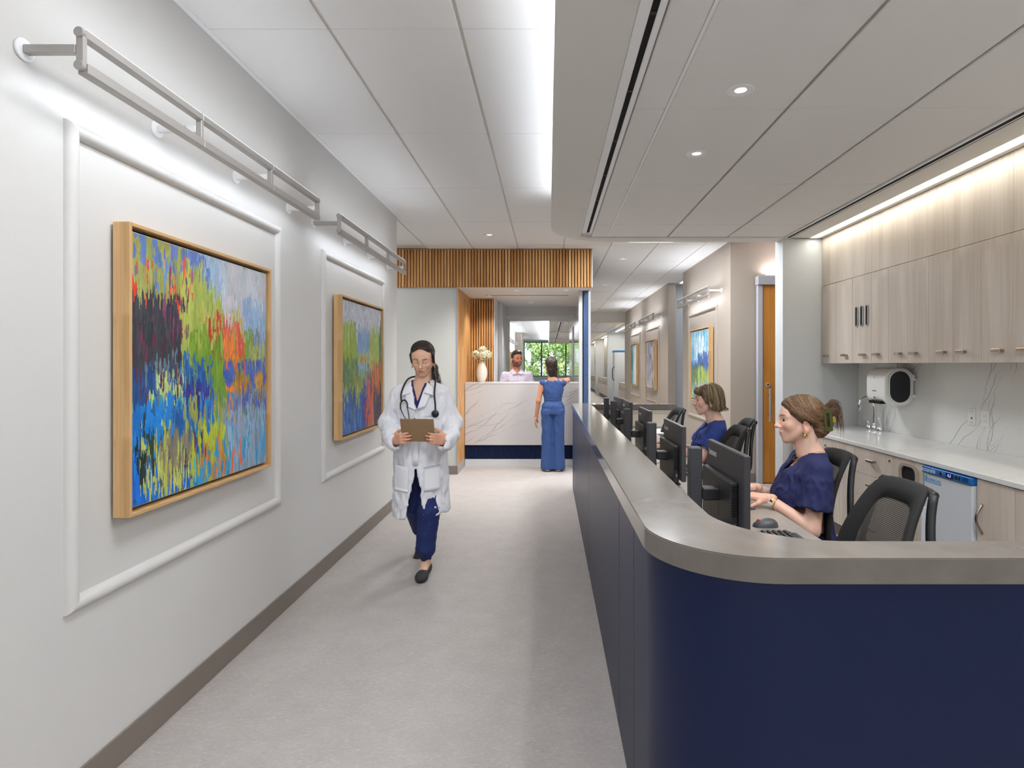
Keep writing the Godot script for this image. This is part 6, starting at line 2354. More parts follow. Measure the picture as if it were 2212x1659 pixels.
	s.both_cap(Vector3(0.071, 0.035, 0.024), Vector3(0.075, -0.03, 0.0), 0.014, 0.008, 0.02)
	s.ell(Vector3(0, 0.000, 0.096), Vector3(0.067, 0.104, 0.082), 0.012, Basis.IDENTITY, 1)
	s.ell(Vector3(0, -0.075, 0.02), Vector3(0.09, 0.07, 0.09), 0.01, Basis.IDENTITY, 1)
	s.cap(Vector3(0, -0.02, -0.10), Vector3(0.06, -0.10, -0.075), 0.032, 0.026, 0.02)
	s.cap(Vector3(0.06, -0.10, -0.075), Vector3(0.085, -0.18, 0.0), 0.026, 0.024, 0.02)
	s.cap(Vector3(0.085, -0.18, 0.0), Vector3(0.085, -0.235, 0.03), 0.024, 0.010, 0.02)
	grow(hr, s, 0.0045, hair_paint(hb, hl, Vector3(90, 22, 40), 3), head_at, 0.002, Vector3(60, 20, 40), 8, true)
	var hair := part(t, "hair", hr.mesh(), hair_mat())
	var lines := []
	var r := RandomNumberGenerator.new()
	r.seed = 41
	for i in 300:
		var x := r.randf_range(-1.0, 1.0)
		var z0 := r.randf_range(0.015, 0.052)
		var line := [Vector3(x * 0.075, 0.095 - x * x * 0.045, z0 - x * x * 0.03), Vector3(x * 0.085, 0.12 - x * x * 0.06, 0.0), Vector3(x * 0.08, 0.085 - x * x * 0.06, -0.07), Vector3(x * 0.03, -0.005, -0.118)]
		lines.append_array(moved([settle(s, curve(line, 12), r.randf_range(-0.0005, 0.0015))], head_at))
	for i in 22:
		var o := Vector3(r.randf_range(-0.012, 0.02), r.randf_range(-0.02, 0.02), r.randf_range(-0.015, 0.015))
		lines.append(curve([head_at * (Vector3(0.03, -0.05, -0.10) + o), head_at * (Vector3(0.08, -0.13, -0.05) + o * 1.2), head_at * (Vector3(0.098, -0.2, 0.0) + o * 1.6), head_at * (Vector3(0.125 + o.x * 2.0, -0.255, 0.03) + o)], 9))
	part(hair, "strand", strands(lines, 0.0013, [hb, hl, hb, lin(48, 36, 32)], 6), hair_mat()).set_meta("kind", "stuff")
	for sg in [-1.0, 1.0]:
		part(t, "earring", tube(curve([Vector3(0, 0, 0), Vector3(0.003, -0.006, 0.004), Vector3(0, -0.012, 0), Vector3(-0.003, -0.006, -0.004), Vector3.ZERO], 12), 0.0016, 6), mats["gold"], head_at * Vector3(sg * 0.079, -0.062, -0.008))
	# stethoscope hung round the neck
	var sth := thing("stethoscope", "black stethoscope hanging round the doctor's neck", "stethoscope", Vector3(-0.886, 0.0, -4.12))
	var on := func(x: float, y: float, up: float) -> Vector3: return front_of(ck, x, y) + Vector3(0, 0, up)
	var bk := mat("rubber", rgb(24, 26, 28), 0.35)
	part(sth, "tube", tube(curve([on.call(0.108, 1.17, 0.024), on.call(0.106, 1.22, 0.030), on.call(0.098, 1.29, 0.036), Vector3(0.085, 1.385, 0.01), Vector3(0.04, 1.405, -0.075), Vector3(-0.05, 1.405, -0.078), Vector3(-0.11, 1.385, 0.005), on.call(-0.128, 1.30, 0.036), on.call(-0.125, 1.24, 0.030), on.call(-0.118, 1.235, 0.028)], 44), 0.006, 8), bk)
	part(sth, "yoke", tube(curve([on.call(-0.128, 1.185, 0.024), on.call(-0.130, 1.225, 0.026), on.call(-0.105, 1.245, 0.028), on.call(-0.082, 1.225, 0.026), on.call(-0.078, 1.195, 0.024)], 20), 0.0052, 8), bk)
	part(sth, "ear_tube", tube(curve([on.call(-0.128, 1.185, 0.024), on.call(-0.098, 1.13, 0.024), on.call(-0.065, 1.102, 0.024), on.call(-0.028, 1.115, 0.026)], 16), 0.0032, 8), bk)
	part(sth, "ear_tube", tube(curve([on.call(-0.078, 1.195, 0.024), on.call(-0.066, 1.14, 0.026), on.call(-0.068, 1.10, 0.028), on.call(-0.095, 1.08, 0.026)], 16), 0.0032, 8), bk)
	for q in [on.call(-0.026, 1.117, 0.026), on.call(-0.098, 1.079, 0.026)]:
		part(sth, "ear_tip", lathe([Vector2(0, -0.008), Vector2(0.006, -0.005), Vector2(0.007, 0.0), Vector2(0.005, 0.006), Vector2(0, 0.008)], 12), bk, q, Vector3(0, 0, 1.1))
	var chest := part(sth, "chest_piece", lathe([Vector2(0, -0.008), Vector2(0.020, -0.008), Vector2(0.0245, -0.003), Vector2(0.0245, 0.003), Vector2(0.021, 0.006), Vector2(0.006, 0.007), Vector2(0.0, 0.010)], 28), bk, on.call(0.108, 1.15, 0.028), Vector3(PI / 2, 0, 0))
	part(chest, "diaphragm_ring", lathe([Vector2(0.0235, 0.0), Vector2(0.026, 0.0015), Vector2(0.0235, 0.003)], 28), mats["plastic_grey"])
	# clipboard
	var cb := thing("clipboard", "brown hardboard clipboard held in the doctor's hands", "clipboard", Vector3(-0.867, 1.052, -3.853))
	cb.rotation = Vector3(0.46, 0.0, -0.01)
	part(cb, "board", box(Vector3(0.222, 0.178, 0.004), 0.0015), speckle("hardboard", rgb(150, 120, 88), 0.02, 0.6, 9.0, 0.1, 88))
	part(cb, "paper", box(Vector3(0.20, 0.16, 0.002)), mats["white_plastic"], Vector3(0, -0.005, -0.0032))
	part(cb, "clip", box(Vector3(0.09, 0.02, 0.006), 0.002), mats["chrome"], Vector3(0, 0.072, -0.006))

# seated at the desk, in own axes: looking along +z
func seated(t: Node3D, skin: Color, cloth: Color, head_at: Transform3D, arms: Array, head: Sdf, paint: Callable, head_cell: float, hand_cell: float) -> void:
	var body := Flesh.new()
	grow(body, head, head_cell, paint, head_at)
	var s := Sdf.new()
	s.cap(Vector3(0, 1.12, 0.02), Vector3(0, 1.015, -0.015), 0.050, 0.060, 0.04)
	s.loft([[0.50, 0, 0.0, 0.145, 0.105], [0.66, 0, 0.02, 0.12, 0.09], [0.82, 0, 0.03, 0.125, 0.10], [0.93, 0, 0.012, 0.13, 0.085], [0.985, 0, -0.012, 0.10, 0.055], [1.02, 0, -0.02, 0.055, 0.045]], 0.04)
	for sg in [-1.0, 1.0]:
		s.cap(Vector3(sg * 0.085, 0.52, 0.0), Vector3(sg * 0.11, 0.55, 0.38), 0.078, 0.056, 0.03)
		s.cap(Vector3(sg * 0.11, 0.55, 0.38), Vector3(sg * 0.10, 0.09, 0.36), 0.052, 0.034, 0.03)
		s.cap(Vector3(sg * 0.10, 0.05, 0.33), Vector3(sg * 0.10, 0.035, 0.46), 0.032, 0.030, 0.02)
	for q in arms:
		s.cap(q[0], q[1], 0.046, 0.040, 0.03)
		s.cap(q[1], q[2], 0.041, 0.0265, 0.014)
	grow(body, s, 0.011, one_tone(skin))
	var red := skin.lerp(lin(205, 120, 100), 0.25)
	for q in arms:
		var dir: Vector3 = q[3]
		grow(body, hand_field(q[5], q[6], 1.0, 0.4), hand_cell, one_tone(red), frame_of(q[2], dir, q[4]))
	part(t, "body", body.mesh(), skin_mat())
	var tr := Flesh.new()
	s = Sdf.new()
	s.loft([[0.46, 0, -0.02, 0.17, 0.13], [0.6, 0, 0.0, 0.165, 0.125]], 0.04)
	for sg in [-1.0, 1.0]:
		s.cap(Vector3(sg * 0.085, 0.535, 0.0), Vector3(sg * 0.11, 0.55, 0.38), 0.088, 0.068, 0.04)
		s.cap(Vector3(sg * 0.11, 0.55, 0.38), Vector3(sg * 0.10, 0.10, 0.36), 0.068, 0.060, 0.03)
	grow(tr, s, 0.012, one_tone(cloth), Transform3D.IDENTITY, 0.008)
	part(t, "trousers", tr.mesh(), cloth_mat())
	for sg in [-1.0, 1.0]:
		var sh := Flesh.new()
		s = Sdf.new()
		s.cap(Vector3(sg * 0.10, 0.045, 0.32), Vector3(sg * 0.10, 0.040, 0.47), 0.042, 0.040, 0.02)
		s.cut(Vector3(0, 0.002, 0), Vector3.DOWN)
		grow(sh, s, 0.010, one_tone(lin(60, 60, 62)))
		part(t, "shoe", sh.mesh(), cloth_mat())
	var tp := Flesh.new()
	s = Sdf.new()
	s.loft([[0.50, 0, 0.0, 0.185, 0.145], [0.64, 0, 0.025, 0.172, 0.140], [0.80, 0, 0.045, 0.172, 0.148], [0.92, 0, 0.022, 0.180, 0.122], [0.985, 0, -0.006, 0.158, 0.085], [1.03, 0, -0.018, 0.085, 0.066]], 0.03)
	for q in arms:
		var sh: Vector3 = q[0]
		var el: Vector3 = q[1]
		var mid := sh.lerp(el, 0.62)
		s.cap(sh, mid, 0.066, 0.083, 0.05)
	s.shell(0.022)
	s.wedge(Vector3(0, 0.865, 0), 0.42, 0.42, false, 0.0)
	s.cap(Vector3(0, 1.14, 0.03), Vector3(0, 1.015, -0.012), 0.058, 0.068, 0.0, 1)
	for q in arms:
		var sh: Vector3 = q[0]
		var el: Vector3 = q[1]
		var d := (el - sh).normalized()
		s.ell(sh.lerp(el, 0.62) + d * 0.085, Vector3(0.14, 0.082, 0.14), 0.0, Basis(Quaternion(Vector3.UP, -d)), 1)
	grow(tp, s, 0.0085, one_tone(cloth), Transform3D.IDENTITY, 0.016, Vector3(11, 6, 11), 12, false, 1.0)
	part(t, "scrub_top", tp.mesh(), cloth_mat())

func build_seated_clip() -> void:
	var t := person("seated woman in navy scrubs with brown hair held up by a green clip", Vector3(1.39, 0.0, -3.10), deg_to_rad(-99))
	var skin := lin(228, 184, 162)
	var head_at := Transform3D(Basis.from_euler(Vector3(0.02, -0.06, 0.0)).scaled(Vector3(1.06, 1.08, 1.08)), Vector3(0.0, 1.193, 0.045))
	var arms := [
		[Vector3(0.165, 0.955, -0.005), Vector3(0.215, 0.665, 0.045), Vector3(0.125, 0.795, 0.235), Vector3(-0.35, 0.05, 1.0), Vector3(0.1, 1.0, 0.0), -1.0, 0.22],
		[Vector3(-0.165, 0.955, -0.005), Vector3(-0.225, 0.70, 0.07), Vector3(-0.105, 0.80, 0.26), Vector3(0.30, 0.03, 1.0), Vector3(-0.1, 1.0, 0.0), 1.0, 0.22]]
	seated(t, skin, lin(32, 34, 84), head_at, arms, head_field(), face_paint(skin, lin(206, 110, 106), lin(96, 66, 48), false), 0.0028, 0.0034)
	eyeball(t, head_at, 0.030, lin(84, 90, 84), Vector3(-0.05, -0.22, 1))
	eyeball(t, head_at, -0.030, lin(84, 90, 84), Vector3(0.05, -0.22, 1))
	# hair drawn back into a twist
	var hb := lin(70, 48, 32)
	var hl := lin(132, 98, 68)
	var hr := Flesh.new()
	var s := Sdf.new()
	s.ell(Vector3(0, 0.038, -0.020), Vector3(0.080, 0.086, 0.099), 0.0)
	s.ell(Vector3(0, 0.070, 0.020), Vector3(0.064, 0.046, 0.066), 0.03)
	s.both_cap(Vector3(0.066, 0.045, 0.035), Vector3(0.076, -0.002, -0.025), 0.015, 0.012, 0.03)
	s.ell(Vector3(0, -0.022, 0.105), Vector3(0.072, 0.098, 0.078), 0.012, Basis.IDENTITY, 1)
	s.ell(Vector3(0, -0.085, 0.03), Vector3(0.10, 0.075, 0.095), 0.012, Basis.IDENTITY, 1)
	s.both(Vector3(0.085, -0.034, -0.012), Vector3(0.020, 0.038, 0.026), 0.008, Basis.IDENTITY, 1)
	s.ell(Vector3(0, -0.045, -0.085), Vector3(0.052, 0.045, 0.045), 0.03)
	s.ell(Vector3(0, 0.005, -0.125), Vector3(0.042, 0.060, 0.030), 0.02)
	grow(hr, s, 0.0045, hair_paint(hb, hl, Vector3(40, 60, 14), 5), head_at, 0.0015, Vector3(40, 60, 24), 3, true)
	var hair := part(t, "hair", hr.mesh(), hair_mat())
	var r := RandomNumberGenerator.new()
	r.seed = 19
	var lines := []
	for i in 640:
		# strands combed from the parting back to the twist, on both sides
		var sg := 1.0 if i % 4 != 0 else -1.0
		var u := r.randf()
		var start := Vector3(0.020 + sg * 0.003, 0.124 - 0.045 * pow(u, 2.2), lerpf(-0.05, 0.080, u))
		var bend := Vector3(sg * (0.062 + 0.014 * u), lerpf(0.100, 0.058, u) - r.randf() * 0.02, lerpf(-0.05, 0.046, u))
		var low := Vector3(sg * 0.078, lerpf(0.055, 0.004, u) - r.randf() * 0.03, lerpf(-0.08, -0.030, u))
		var end := Vector3(sg * 0.040, lerpf(0.045, -0.06, u) + r.randf_range(-0.02, 0.02), -0.125)
		lines.append_array(moved([settle(s, curve([start, bend, low, end], 15), r.randf_range(-0.0006, 0.0014))], head_at))
	for i in 70:
		# the twist below the clip
		var w := r.randf_range(-0.05, 0.05)
		var y0 := r.randf_range(-0.07, 0.01)
		lines.append_array(moved([settle(s, curve([Vector3(0.055, y0 + 0.02, -0.07), Vector3(0.05, y0, -0.11), Vector3(w * 0.4, y0 - 0.01, -0.15)], 8), 0.001, Vector3(0, -0.03, -0.08))], head_at))
	for i in 90:
		var o := Vector3(r.randf_range(-0.03, 0.03), r.randf_range(-0.025, 0.025), r.randf_range(-0.012, 0.012))
		var reach := r.randf_range(0.5, 1.0)
		lines.append(curve([head_at * (Vector3(0, 0.045, -0.125) + o), head_at * (Vector3(o.x * 1.4, 0.060 + o.y * 1.5, -0.146)), head_at * (Vector3(o.x * 2.0, 0.046 + o.y * 1.9, -0.154 - 0.024 * reach)), head_at * (Vector3(o.x * 2.4, 0.024 + o.y * 2.4 - 0.06 * reach, -0.160 - 0.024 * reach))], 10))
	for i in 8:
		var o := Vector3(r.randf_range(-0.035, 0.035), r.randf_range(-0.012, 0.012), r.randf_range(-0.012, 0.012))
		lines.append(curve([head_at * (Vector3(0, -0.060, -0.06) + o), head_at * (Vector3(o.x, -0.092, -0.062) + o), head_at * (Vector3(o.x, -0.115, -0.055) + o)], 5))
	part(hair, "strand", strands(lines, 0.0011, [hb, hl, lin(98, 70, 46), lin(54, 36, 24), lin(150, 116, 84)], 2), hair_mat()).set_meta("kind", "stuff")
	# claw clip
	var green := mat("clip_green", rgb(72, 74, 36), 0.3)
	for sg in [1.0, -1.0]:
		var clip := part(t, "hair_clip", plate(rounded_rect(0.036, 0.108, 0.006), -0.003, 0.003, rounded_rect(0.014, 0.068, 0.003)), green)
		clip.transform = head_at * Transform3D(Basis.from_euler(Vector3(0.05, sg * -0.35, 0)), Vector3(sg * 0.056, 0.004, -0.116))
		part(clip, "hinge", box(Vector3(0.02, 0.030, 0.012), 0.003), mat("clip_gold", rgb(150, 132, 30), 0.35), Vector3(-sg * 0.006, 0.0, -0.025))
	for sg in [1.0, -1.0]:
		part(t, "earring", tube(curve([Vector3(0, 0, 0), Vector3(0.002, -0.007, 0.007), Vector3(0, -0.015, 0), Vector3(-0.002, -0.007, -0.007), Vector3.ZERO], 16), 0.004, 8), mats["gold"], head_at * Vector3(sg * 0.080, -0.064, -0.008))
	# necklaces
	for k in 2:
		var pts := []
		for i in 33:
			var a := TAU * i / 32.0
			var front := maxf(0.0, cos(a))
			pts.append(Vector3(sin(a) * (0.064 + 0.006 * front), 1.045 - front * (0.065 + 0.022 * k) - 0.012 * (1 - front), cos(a) * (0.062 + 0.030 * front) - 0.012 + 0.002 * k))
		part(t, "necklace", tube(pts, 0.0013, 5), mats["gold"])
	# watch and bracelet on the near wrist
	var q0: Vector3 = arms[0][2]
	var dir: Vector3 = ((arms[0][2] as Vector3) - (arms[0][1] as Vector3)).normalized()
	var basis := Basis(Quaternion(Vector3.UP, dir))
	var watch := part(t, "watch", lathe([Vector2(0.029, -0.007), Vector2(0.0305, 0.0), Vector2(0.029, 0.007)], 24), mats["gold"])
	watch.transform = Transform3D(basis, q0 - dir * 0.022)
	part(watch, "dial", cyl(0.012, 0.005, 18, 0.001), mats["text_white"], Vector3(0.02, 0, 0.022), Vector3(0, 0, 0)).rotation = Vector3(PI / 2, 0.72, 0)
	var br := part(t, "bracelet", lathe([Vector2(0.0315, -0.002), Vector2(0.034, 0.0), Vector2(0.0315, 0.002)], 24), mats["gold"])
	br.transform = Transform3D(basis * Basis.from_euler(Vector3(0.2, 0, 0.2)), q0 - dir * 0.045)

func build_seated_short() -> void:
	var t := person("seated woman with short wavy brown hair in blue scrubs, farther along the desk", Vector3(1.385, 0.0, -4.85), deg_to_rad(-97))
	var skin := lin(226, 184, 164)
	var head_at := Transform3D(Basis.from_euler(Vector3(0.06, 0.02, 0.0)).scaled(Vector3(1.05, 1.06, 1.06)), Vector3(0.0, 1.195, 0.055))
	var arms := [
		[Vector3(0.165, 0.955, 0.0), Vector3(0.215, 0.735, 0.15), Vector3(0.105, 0.815, 0.36), Vector3(-0.25, -0.08, 1.0), Vector3(0.1, 1.0, 0.0), -1.0, 0.2],
		[Vector3(-0.165, 0.955, 0.0), Vector3(-0.225, 0.735, 0.15), Vector3(-0.115, 0.82, 0.37), Vector3(0.15, -0.05, 1.0), Vector3(-0.1, 1.0, 0.0), 1.0, 0.2]]
	seated(t, skin, lin(36, 56, 128), head_at, arms, head_field(), face_paint(skin, lin(200, 116, 110), lin(86, 62, 46), false), 0.004, 0.005)
	eyeball(t, head_at, 0.030, lin(70, 60, 50), Vector3(0, -0.1, 1))
	eyeball(t, head_at, -0.030, lin(70, 60, 50), Vector3(0, -0.1, 1))
	var hb := lin(58, 46, 32)
	var hl := lin(134, 112, 82)
	var hr := Flesh.new()
	var s := Sdf.new()
	s.ell(Vector3(0, 0.040, -0.020), Vector3(0.086, 0.090, 0.104), 0.0)
	s.ell(Vector3(0, 0.070, 0.045), Vector3(0.070, 0.042, 0.058), 0.03)
	s.ell(Vector3(0, -0.035, -0.075), Vector3(0.084, 0.070, 0.056), 0.04)
	s.both(Vector3(0.074, -0.035, -0.035), Vector3(0.024, 0.052, 0.034), 0.03)
	s.both_cap(Vector3(0.070, 0.05, 0.040), Vector3(0.080, -0.02, 0.018), 0.016, 0.009, 0.02)
	s.ell(Vector3(0, -0.032, 0.112), Vector3(0.072, 0.080, 0.072), 0.012, Basis.IDENTITY, 1)
	s.ell(Vector3(0, -0.10, 0.035), Vector3(0.10, 0.07, 0.08), 0.012, Basis.IDENTITY, 1)
	s.both(Vector3(0.092, -0.030, -0.010), Vector3(0.020, 0.030, 0.018), 0.008, Basis.IDENTITY, 1)
	grow(hr, s, 0.006, hair_paint(hb, hl, Vector3(50, 26, 50), 7), head_at, 0.006, Vector3(40, 16, 40), 5, true)
	var hair := part(t, "hair", hr.mesh(), hair_mat())
	var r := RandomNumberGenerator.new()
	r.seed = 23
	var lines := []
	for i in 420:
		var a := r.randf_range(-2.6, 2.6)
		var rad := Vector3(sin(a) * 0.088, 0, -cos(a) * 0.106 - 0.02)
		var p0 := Vector3(r.randf_range(-0.02, 0.02), 0.132, r.randf_range(-0.03, 0.03))
		if absf(a) > 1.9:
			lines.append_array(moved([settle(s, curve([p0, Vector3(sin(a) * 0.062, 0.115, 0.055), Vector3(sin(a) * 0.078, 0.07, 0.080), Vector3(sin(a) * 0.080, 0.045 + r.randf_range(-0.012, 0.01), 0.085)], 9), 0.001)], head_at))
			continue
		var main := settle(s, curve([p0, rad * 0.72 + Vector3(0, 0.108, 0), rad * 1.03 + Vector3(0, 0.04, 0), rad * 1.06 + Vector3(0, -0.05, 0)], 12), r.randf_range(0.0, 0.003))
		var last: Vector3 = main[main.size() - 1]
		main.append(last * Vector3(1.04, 1, 1.04) + Vector3(r.randf_range(-0.008, 0.008), -0.022, r.randf_range(-0.006, 0.006)))
		main.append(last * Vector3(r.randf_range(1.0, 1.2), 1, r.randf_range(1.0, 1.2)) + Vector3(r.randf_range(-0.014, 0.014), r.randf_range(-0.042, -0.028), 0))
		lines.append_array(moved([main], head_at))
	part(hair, "strand", strands(lines, 0.0019, [hb, hl, lin(98, 80, 56), lin(168, 148, 112)], 3), hair_mat()).set_meta("kind", "stuff")

func build_visitor() -> void:
	var t := person("woman in blue jumpsuit standing at the reception desk, seen from behind", Vector3(0.06, 0.0, -8.14), PI)
	var skin := lin(196, 138, 108)
	var blue := lin(50, 78, 132)
	var head_at := Transform3D(Basis.from_euler(Vector3(-0.06, 0.42, 0.0)), Vector3(0.03, 1.475, 0.01))
	var body := Flesh.new()
	grow(body, head_field(), 0.006, face_paint(skin, lin(176, 92, 88), lin(40, 28, 24), false), head_at)
	var s := Sdf.new()
	s.cap(Vector3(0.02, 1.42, 0.0), Vector3(0.005, 1.28, -0.02), 0.048, 0.055, 0.04)
	s.loft([[0.86, 0, 0.0, 0.14, 0.10], [1.0, 0, 0.0, 0.105, 0.08], [1.16, 0, 0.0, 0.135, 0.09], [1.25, 0, -0.01, 0.14, 0.065], [1.29, 0, -0.015, 0.06, 0.045]], 0.04)
	s.cap(Vector3(0.15, 1.235, -0.01), Vector3(0.20, 0.98, -0.03), 0.042, 0.036, 0.03)
	s.cap(Vector3(0.20, 0.98, -0.03), Vector3(0.235, 0.755, 0.02), 0.036, 0.025, 0.02)
	s.cap(Vector3(-0.145, 1.235, -0.01), Vector3(-0.215, 1.262, 0.215), 0.042, 0.036, 0.03)
	s.cap(Vector3(-0.215, 1.262, 0.215), Vector3(-0.03, 1.255, 0.33), 0.036, 0.025, 0.02)
	for sg in [-1.0, 1.0]:
		s.cap(Vector3(sg * 0.08, 0.86, 0.0), Vector3(sg * 0.07, 0.47, 0.02), 0.075, 0.05, 0.03)
		s.cap(Vector3(sg * 0.07, 0.47, 0.02), Vector3(sg * 0.07, 0.08, -0.01), 0.048, 0.034, 0.02)
		s.cap(Vector3(sg * 0.07, 0.05, -0.02), Vector3(sg * 0.075, 0.03, 0.12), 0.032, 0.028, 0.02)
	grow(body, s, 0.016, one_tone(skin))
	grow(body, hand_field(1.0, 0.3), 0.005, one_tone(skin), frame_of(Vector3(0.237, 0.745, 0.022), Vector3(0.08, -1.0, 0.12), Vector3(1, 0, 0)))
	grow(body, hand_field(-1.0, 0.3), 0.005, one_tone(skin), frame_of(Vector3(-0.025, 1.253, 0.332), Vector3(1.0, -0.02, 0.2), Vector3(0, 1, 0.1)))
	part(t, "body", body.mesh(), skin_mat())
	var su := Flesh.new()
	s = Sdf.new()
	s.loft([[0.80, 0, 0.0, 0.160, 0.125], [0.90, 0, 0.0, 0.162, 0.125], [0.99, 0, 0.0, 0.118, 0.092], [1.02, 0, 0.0, 0.128, 0.10], [1.14, 0, 0.0, 0.150, 0.105], [1.24, 0, -0.01, 0.150, 0.078], [1.285, 0, -0.012, 0.085, 0.055]], 0.03)
	for sg in [-1.0, 1.0]:
		s.loft([[0.03, sg * 0.075, 0.01, 0.098, 0.125], [0.30, sg * 0.072, 0.01, 0.088, 0.110], [0.60, sg * 0.074, 0.0, 0.085, 0.10], [0.85, sg * 0.075, 0.0, 0.088, 0.115]], 0.03)
		s.ell(Vector3(sg * 0.148, 1.232, -0.008), Vector3(0.042, 0.050, 0.058), 0.02)
	s.ell(Vector3(0, 1.17, -0.112), Vector3(0.006, 0.055, 0.02), 0.004, Basis.IDENTITY, 1)
	grow(su, s, 0.012, one_tone(blue), Transform3D.IDENTITY, 0.012, Vector3(12, 4, 12), 6)
	part(t, "jumpsuit", su.mesh(), cloth_mat())
	part(t, "belt", lathe([Vector2(0.117, 0.975), Vector2(0.125, 0.985), Vector2(0.125, 1.0), Vector2(0.117, 1.01)], 28), mat("belt_blue", rgb(44, 70, 120), 0.8), Vector3(0, 0, 0)).scale = Vector3(1.0, 1.0, 0.8)
	for sg in [-1.0, 1.0]:
		var sh := Flesh.new()
		s = Sdf.new()
		s.cap(Vector3(sg * 0.075, 0.03, -0.05), Vector3(sg * 0.08, 0.028, 0.14), 0.036, 0.038, 0.02)
		s.cut(Vector3(0, 0.002, 0), Vector3.DOWN)
		grow(sh, s, 0.008, func(p: Vector3, _n: Vector3) -> Color: return lin(232, 228, 222) if p.y > 0.014 else lin(190, 160, 120))
		part(t, "shoe", sh.mesh(), cloth_mat())
	var hr := Flesh.new()
	s = Sdf.new()
	s.ell(Vector3(0, 0.036, -0.020), Vector3(0.084, 0.090, 0.102), 0.0)
	s.ell(Vector3(0, -0.06, -0.062), Vector3(0.078, 0.10, 0.052), 0.04)
	s.ell(Vector3(-0.02, -0.135, -0.060), Vector3(0.062, 0.055, 0.036), 0.03)
	s.ell(Vector3(0, -0.01, 0.095), Vector3(0.066, 0.092, 0.085), 0.012, Basis.IDENTITY, 1)
	grow(hr, s, 0.006, hair_paint(lin(28, 20, 18), lin(66, 48, 40), Vector3(60, 12, 60), 9), head_at, 0.006, Vector3(60, 10, 60), 9, true)
	part(t, "hair", hr.mesh(), hair_mat())

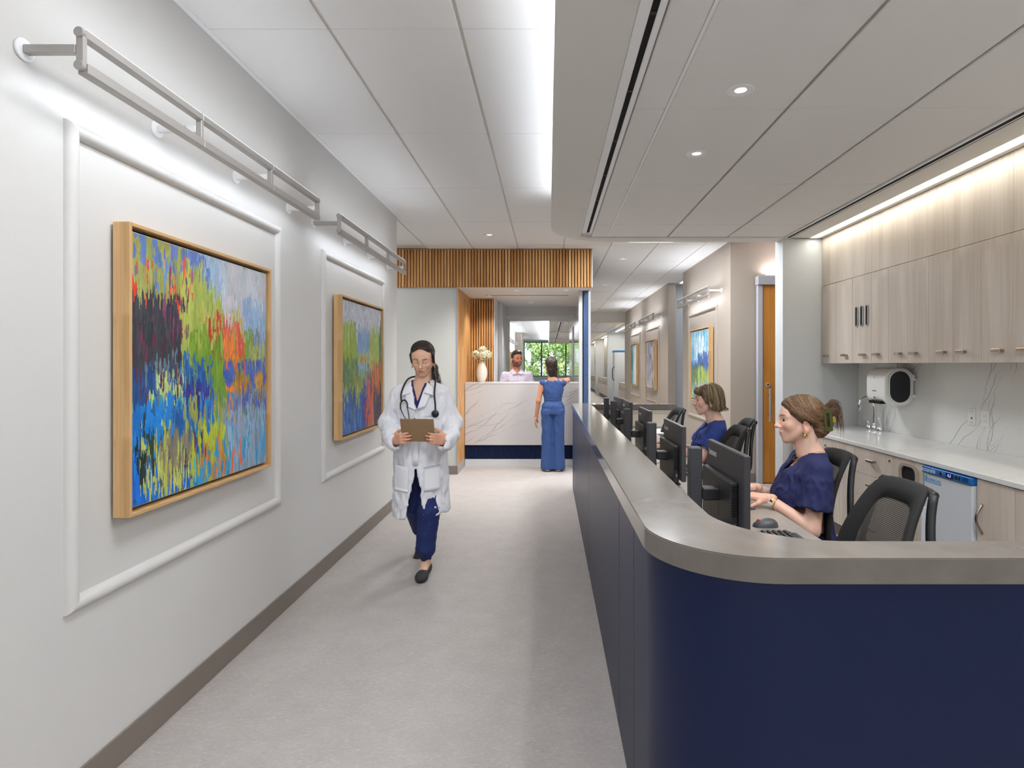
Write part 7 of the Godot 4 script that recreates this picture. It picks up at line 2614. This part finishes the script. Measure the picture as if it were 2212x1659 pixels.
func build_receptionist() -> void:
	var t := person("smiling bearded man in pale lilac shirt behind the reception desk", Vector3(-0.51, 0.0, -9.34), 0.12)
	var skin := lin(186, 124, 96)
	var head_at := Transform3D(Basis.from_euler(Vector3(0.02, 0.42, 0.0)).scaled(Vector3.ONE * 1.04), Vector3(0.0, 1.578, 0.02))
	var body := Flesh.new()
	grow(body, head_field(true), 0.005, face_paint(skin, lin(190, 120, 110), lin(36, 26, 22), false, true), head_at)
	var s := Sdf.new()
	s.cap(Vector3(0, 1.50, 0.0), Vector3(0, 1.37, -0.02), 0.056, 0.065, 0.04)
	s.loft([[0.86, 0, 0.0, 0.15, 0.11], [1.05, 0, 0.0, 0.145, 0.11], [1.22, 0, 0.0, 0.17, 0.115], [1.34, 0, -0.01, 0.17, 0.08], [1.39, 0, -0.015, 0.08, 0.06]], 0.04)
	for sg in [-1.0, 1.0]:
		s.cap(Vector3(sg * 0.20, 1.32, -0.01), Vector3(sg * 0.25, 1.05, 0.02), 0.045, 0.04, 0.03)
		s.cap(Vector3(sg * 0.25, 1.05, 0.02), Vector3(sg * 0.17, 0.96, 0.20), 0.04, 0.03, 0.02)
		s.cap(Vector3(sg * 0.09, 0.88, 0.0), Vector3(sg * 0.09, 0.48, 0.01), 0.08, 0.055, 0.03)
		s.cap(Vector3(sg * 0.09, 0.48, 0.01), Vector3(sg * 0.09, 0.04, 0.0), 0.052, 0.038, 0.02)
	grow(body, s, 0.014, one_tone(skin))
	for sg in [-1.0, 1.0]:
		grow(body, hand_field(-sg, 0.3), 0.006, one_tone(skin), frame_of(Vector3(sg * 0.165, 0.958, 0.21), Vector3(-sg * 0.4, 0.0, 1.0), Vector3(0, 1, 0)))
	part(t, "body", body.mesh(), skin_mat())
	for x in [0.030, -0.030]:
		eyeball(t, head_at, x, lin(50, 34, 26), Vector3(0.0, 0.0, 1))
	var ks := [[0.84, 0, 0.0, 0.17, 0.13], [1.05, 0, 0.0, 0.175, 0.135], [1.22, 0, 0.0, 0.195, 0.135], [1.335, 0, -0.01, 0.185, 0.095], [1.385, 0, -0.015, 0.10, 0.07], [1.42, 0, -0.015, 0.078, 0.07]]
	var sh := Flesh.new()
	s = Sdf.new()
	s.loft(ks, 0.03)
	for sg in [-1.0, 1.0]:
		s.cap(Vector3(sg * 0.19, 1.31, -0.01), Vector3(sg * 0.255, 1.05, 0.02), 0.064, 0.062, 0.04)
		s.cap(Vector3(sg * 0.255, 1.05, 0.02), Vector3(sg * 0.18, 0.97, 0.18), 0.062, 0.045, 0.03)
	s.wedge(Vector3(0, 1.325, 0), 0.42, 0.42, false, 0.0)
	s.cap(Vector3(0, 1.52, 0.02), Vector3(0, 1.37, -0.01), 0.062, 0.068, 0.0, 1)
	grow(sh, s, 0.010, one_tone(lin(206, 196, 214)), Transform3D.IDENTITY, 0.012, Vector3(12, 7, 12), 14)
	var shirt := part(t, "shirt", sh.mesh(), cloth_mat())
	var lil := mat("shirt_lilac", rgb(208, 198, 216), 0.8)
	for sg in [-1.0, 1.0]:
		part(shirt, "collar", patch(ks, [Vector2(sg * 0.006, 1.345), Vector2(sg * 0.075, 1.325), Vector2(sg * 0.090, 1.375), Vector2(sg * 0.068, 1.425)], 0.022, 0.012), lil)
	part(shirt, "placket", patch(ks, [Vector2(-0.018, 0.9), Vector2(0.018, 0.9), Vector2(0.016, 1.33), Vector2(-0.016, 1.33)], 0.008, 0.005), lil)
	for y in [1.28, 1.2, 1.12]:
		part(shirt, "button", cyl(0.006, 0.003, 10), mats["white_plastic"], front_of(ks, 0, y) + Vector3(0, 0, 0.010), Vector3(PI / 2, 0, 0))
	var tr := Flesh.new()
	s = Sdf.new()
	s.loft([[0.78, 0, 0.0, 0.17, 0.13], [0.92, 0, 0.0, 0.168, 0.128]], 0.05)
	for sg in [-1.0, 1.0]:
		s.cap(Vector3(sg * 0.088, 0.82, 0.0), Vector3(sg * 0.09, 0.06, 0.0), 0.09, 0.07, 0.03)
	grow(tr, s, 0.016, one_tone(lin(50, 54, 66)))
	part(t, "trousers", tr.mesh(), cloth_mat())
	for sg in [-1.0, 1.0]:
		part(t, "shoe", tube([Vector3(sg * 0.09, 0.038, -0.06), Vector3(sg * 0.09, 0.04, 0.06), Vector3(sg * 0.095, 0.034, 0.17)], [0.036, 0.04, 0.032], 12), mats["plastic_black"])
	var hr := Flesh.new()
	s = Sdf.new()
	s.ell(Vector3(0, 0.042, -0.016), Vector3(0.080, 0.086, 0.098), 0.0)
	s.ell(Vector3(0, 0.100, 0.020), Vector3(0.060, 0.030, 0.062), 0.03)
	s.ell(Vector3(0, -0.025, 0.095), Vector3(0.070, 0.090, 0.080), 0.012, Basis.IDENTITY, 1)
	s.ell(Vector3(0, -0.10, 0.0), Vector3(0.10, 0.09, 0.12), 0.012, Basis.IDENTITY, 1)
	grow(hr, s, 0.006, hair_paint(lin(26, 20, 18), lin(60, 46, 38), Vector3(70, 70, 70), 11), head_at, 0.007, Vector3(55, 55, 55), 11, true)
	part(t, "hair", hr.mesh(), hair_mat())
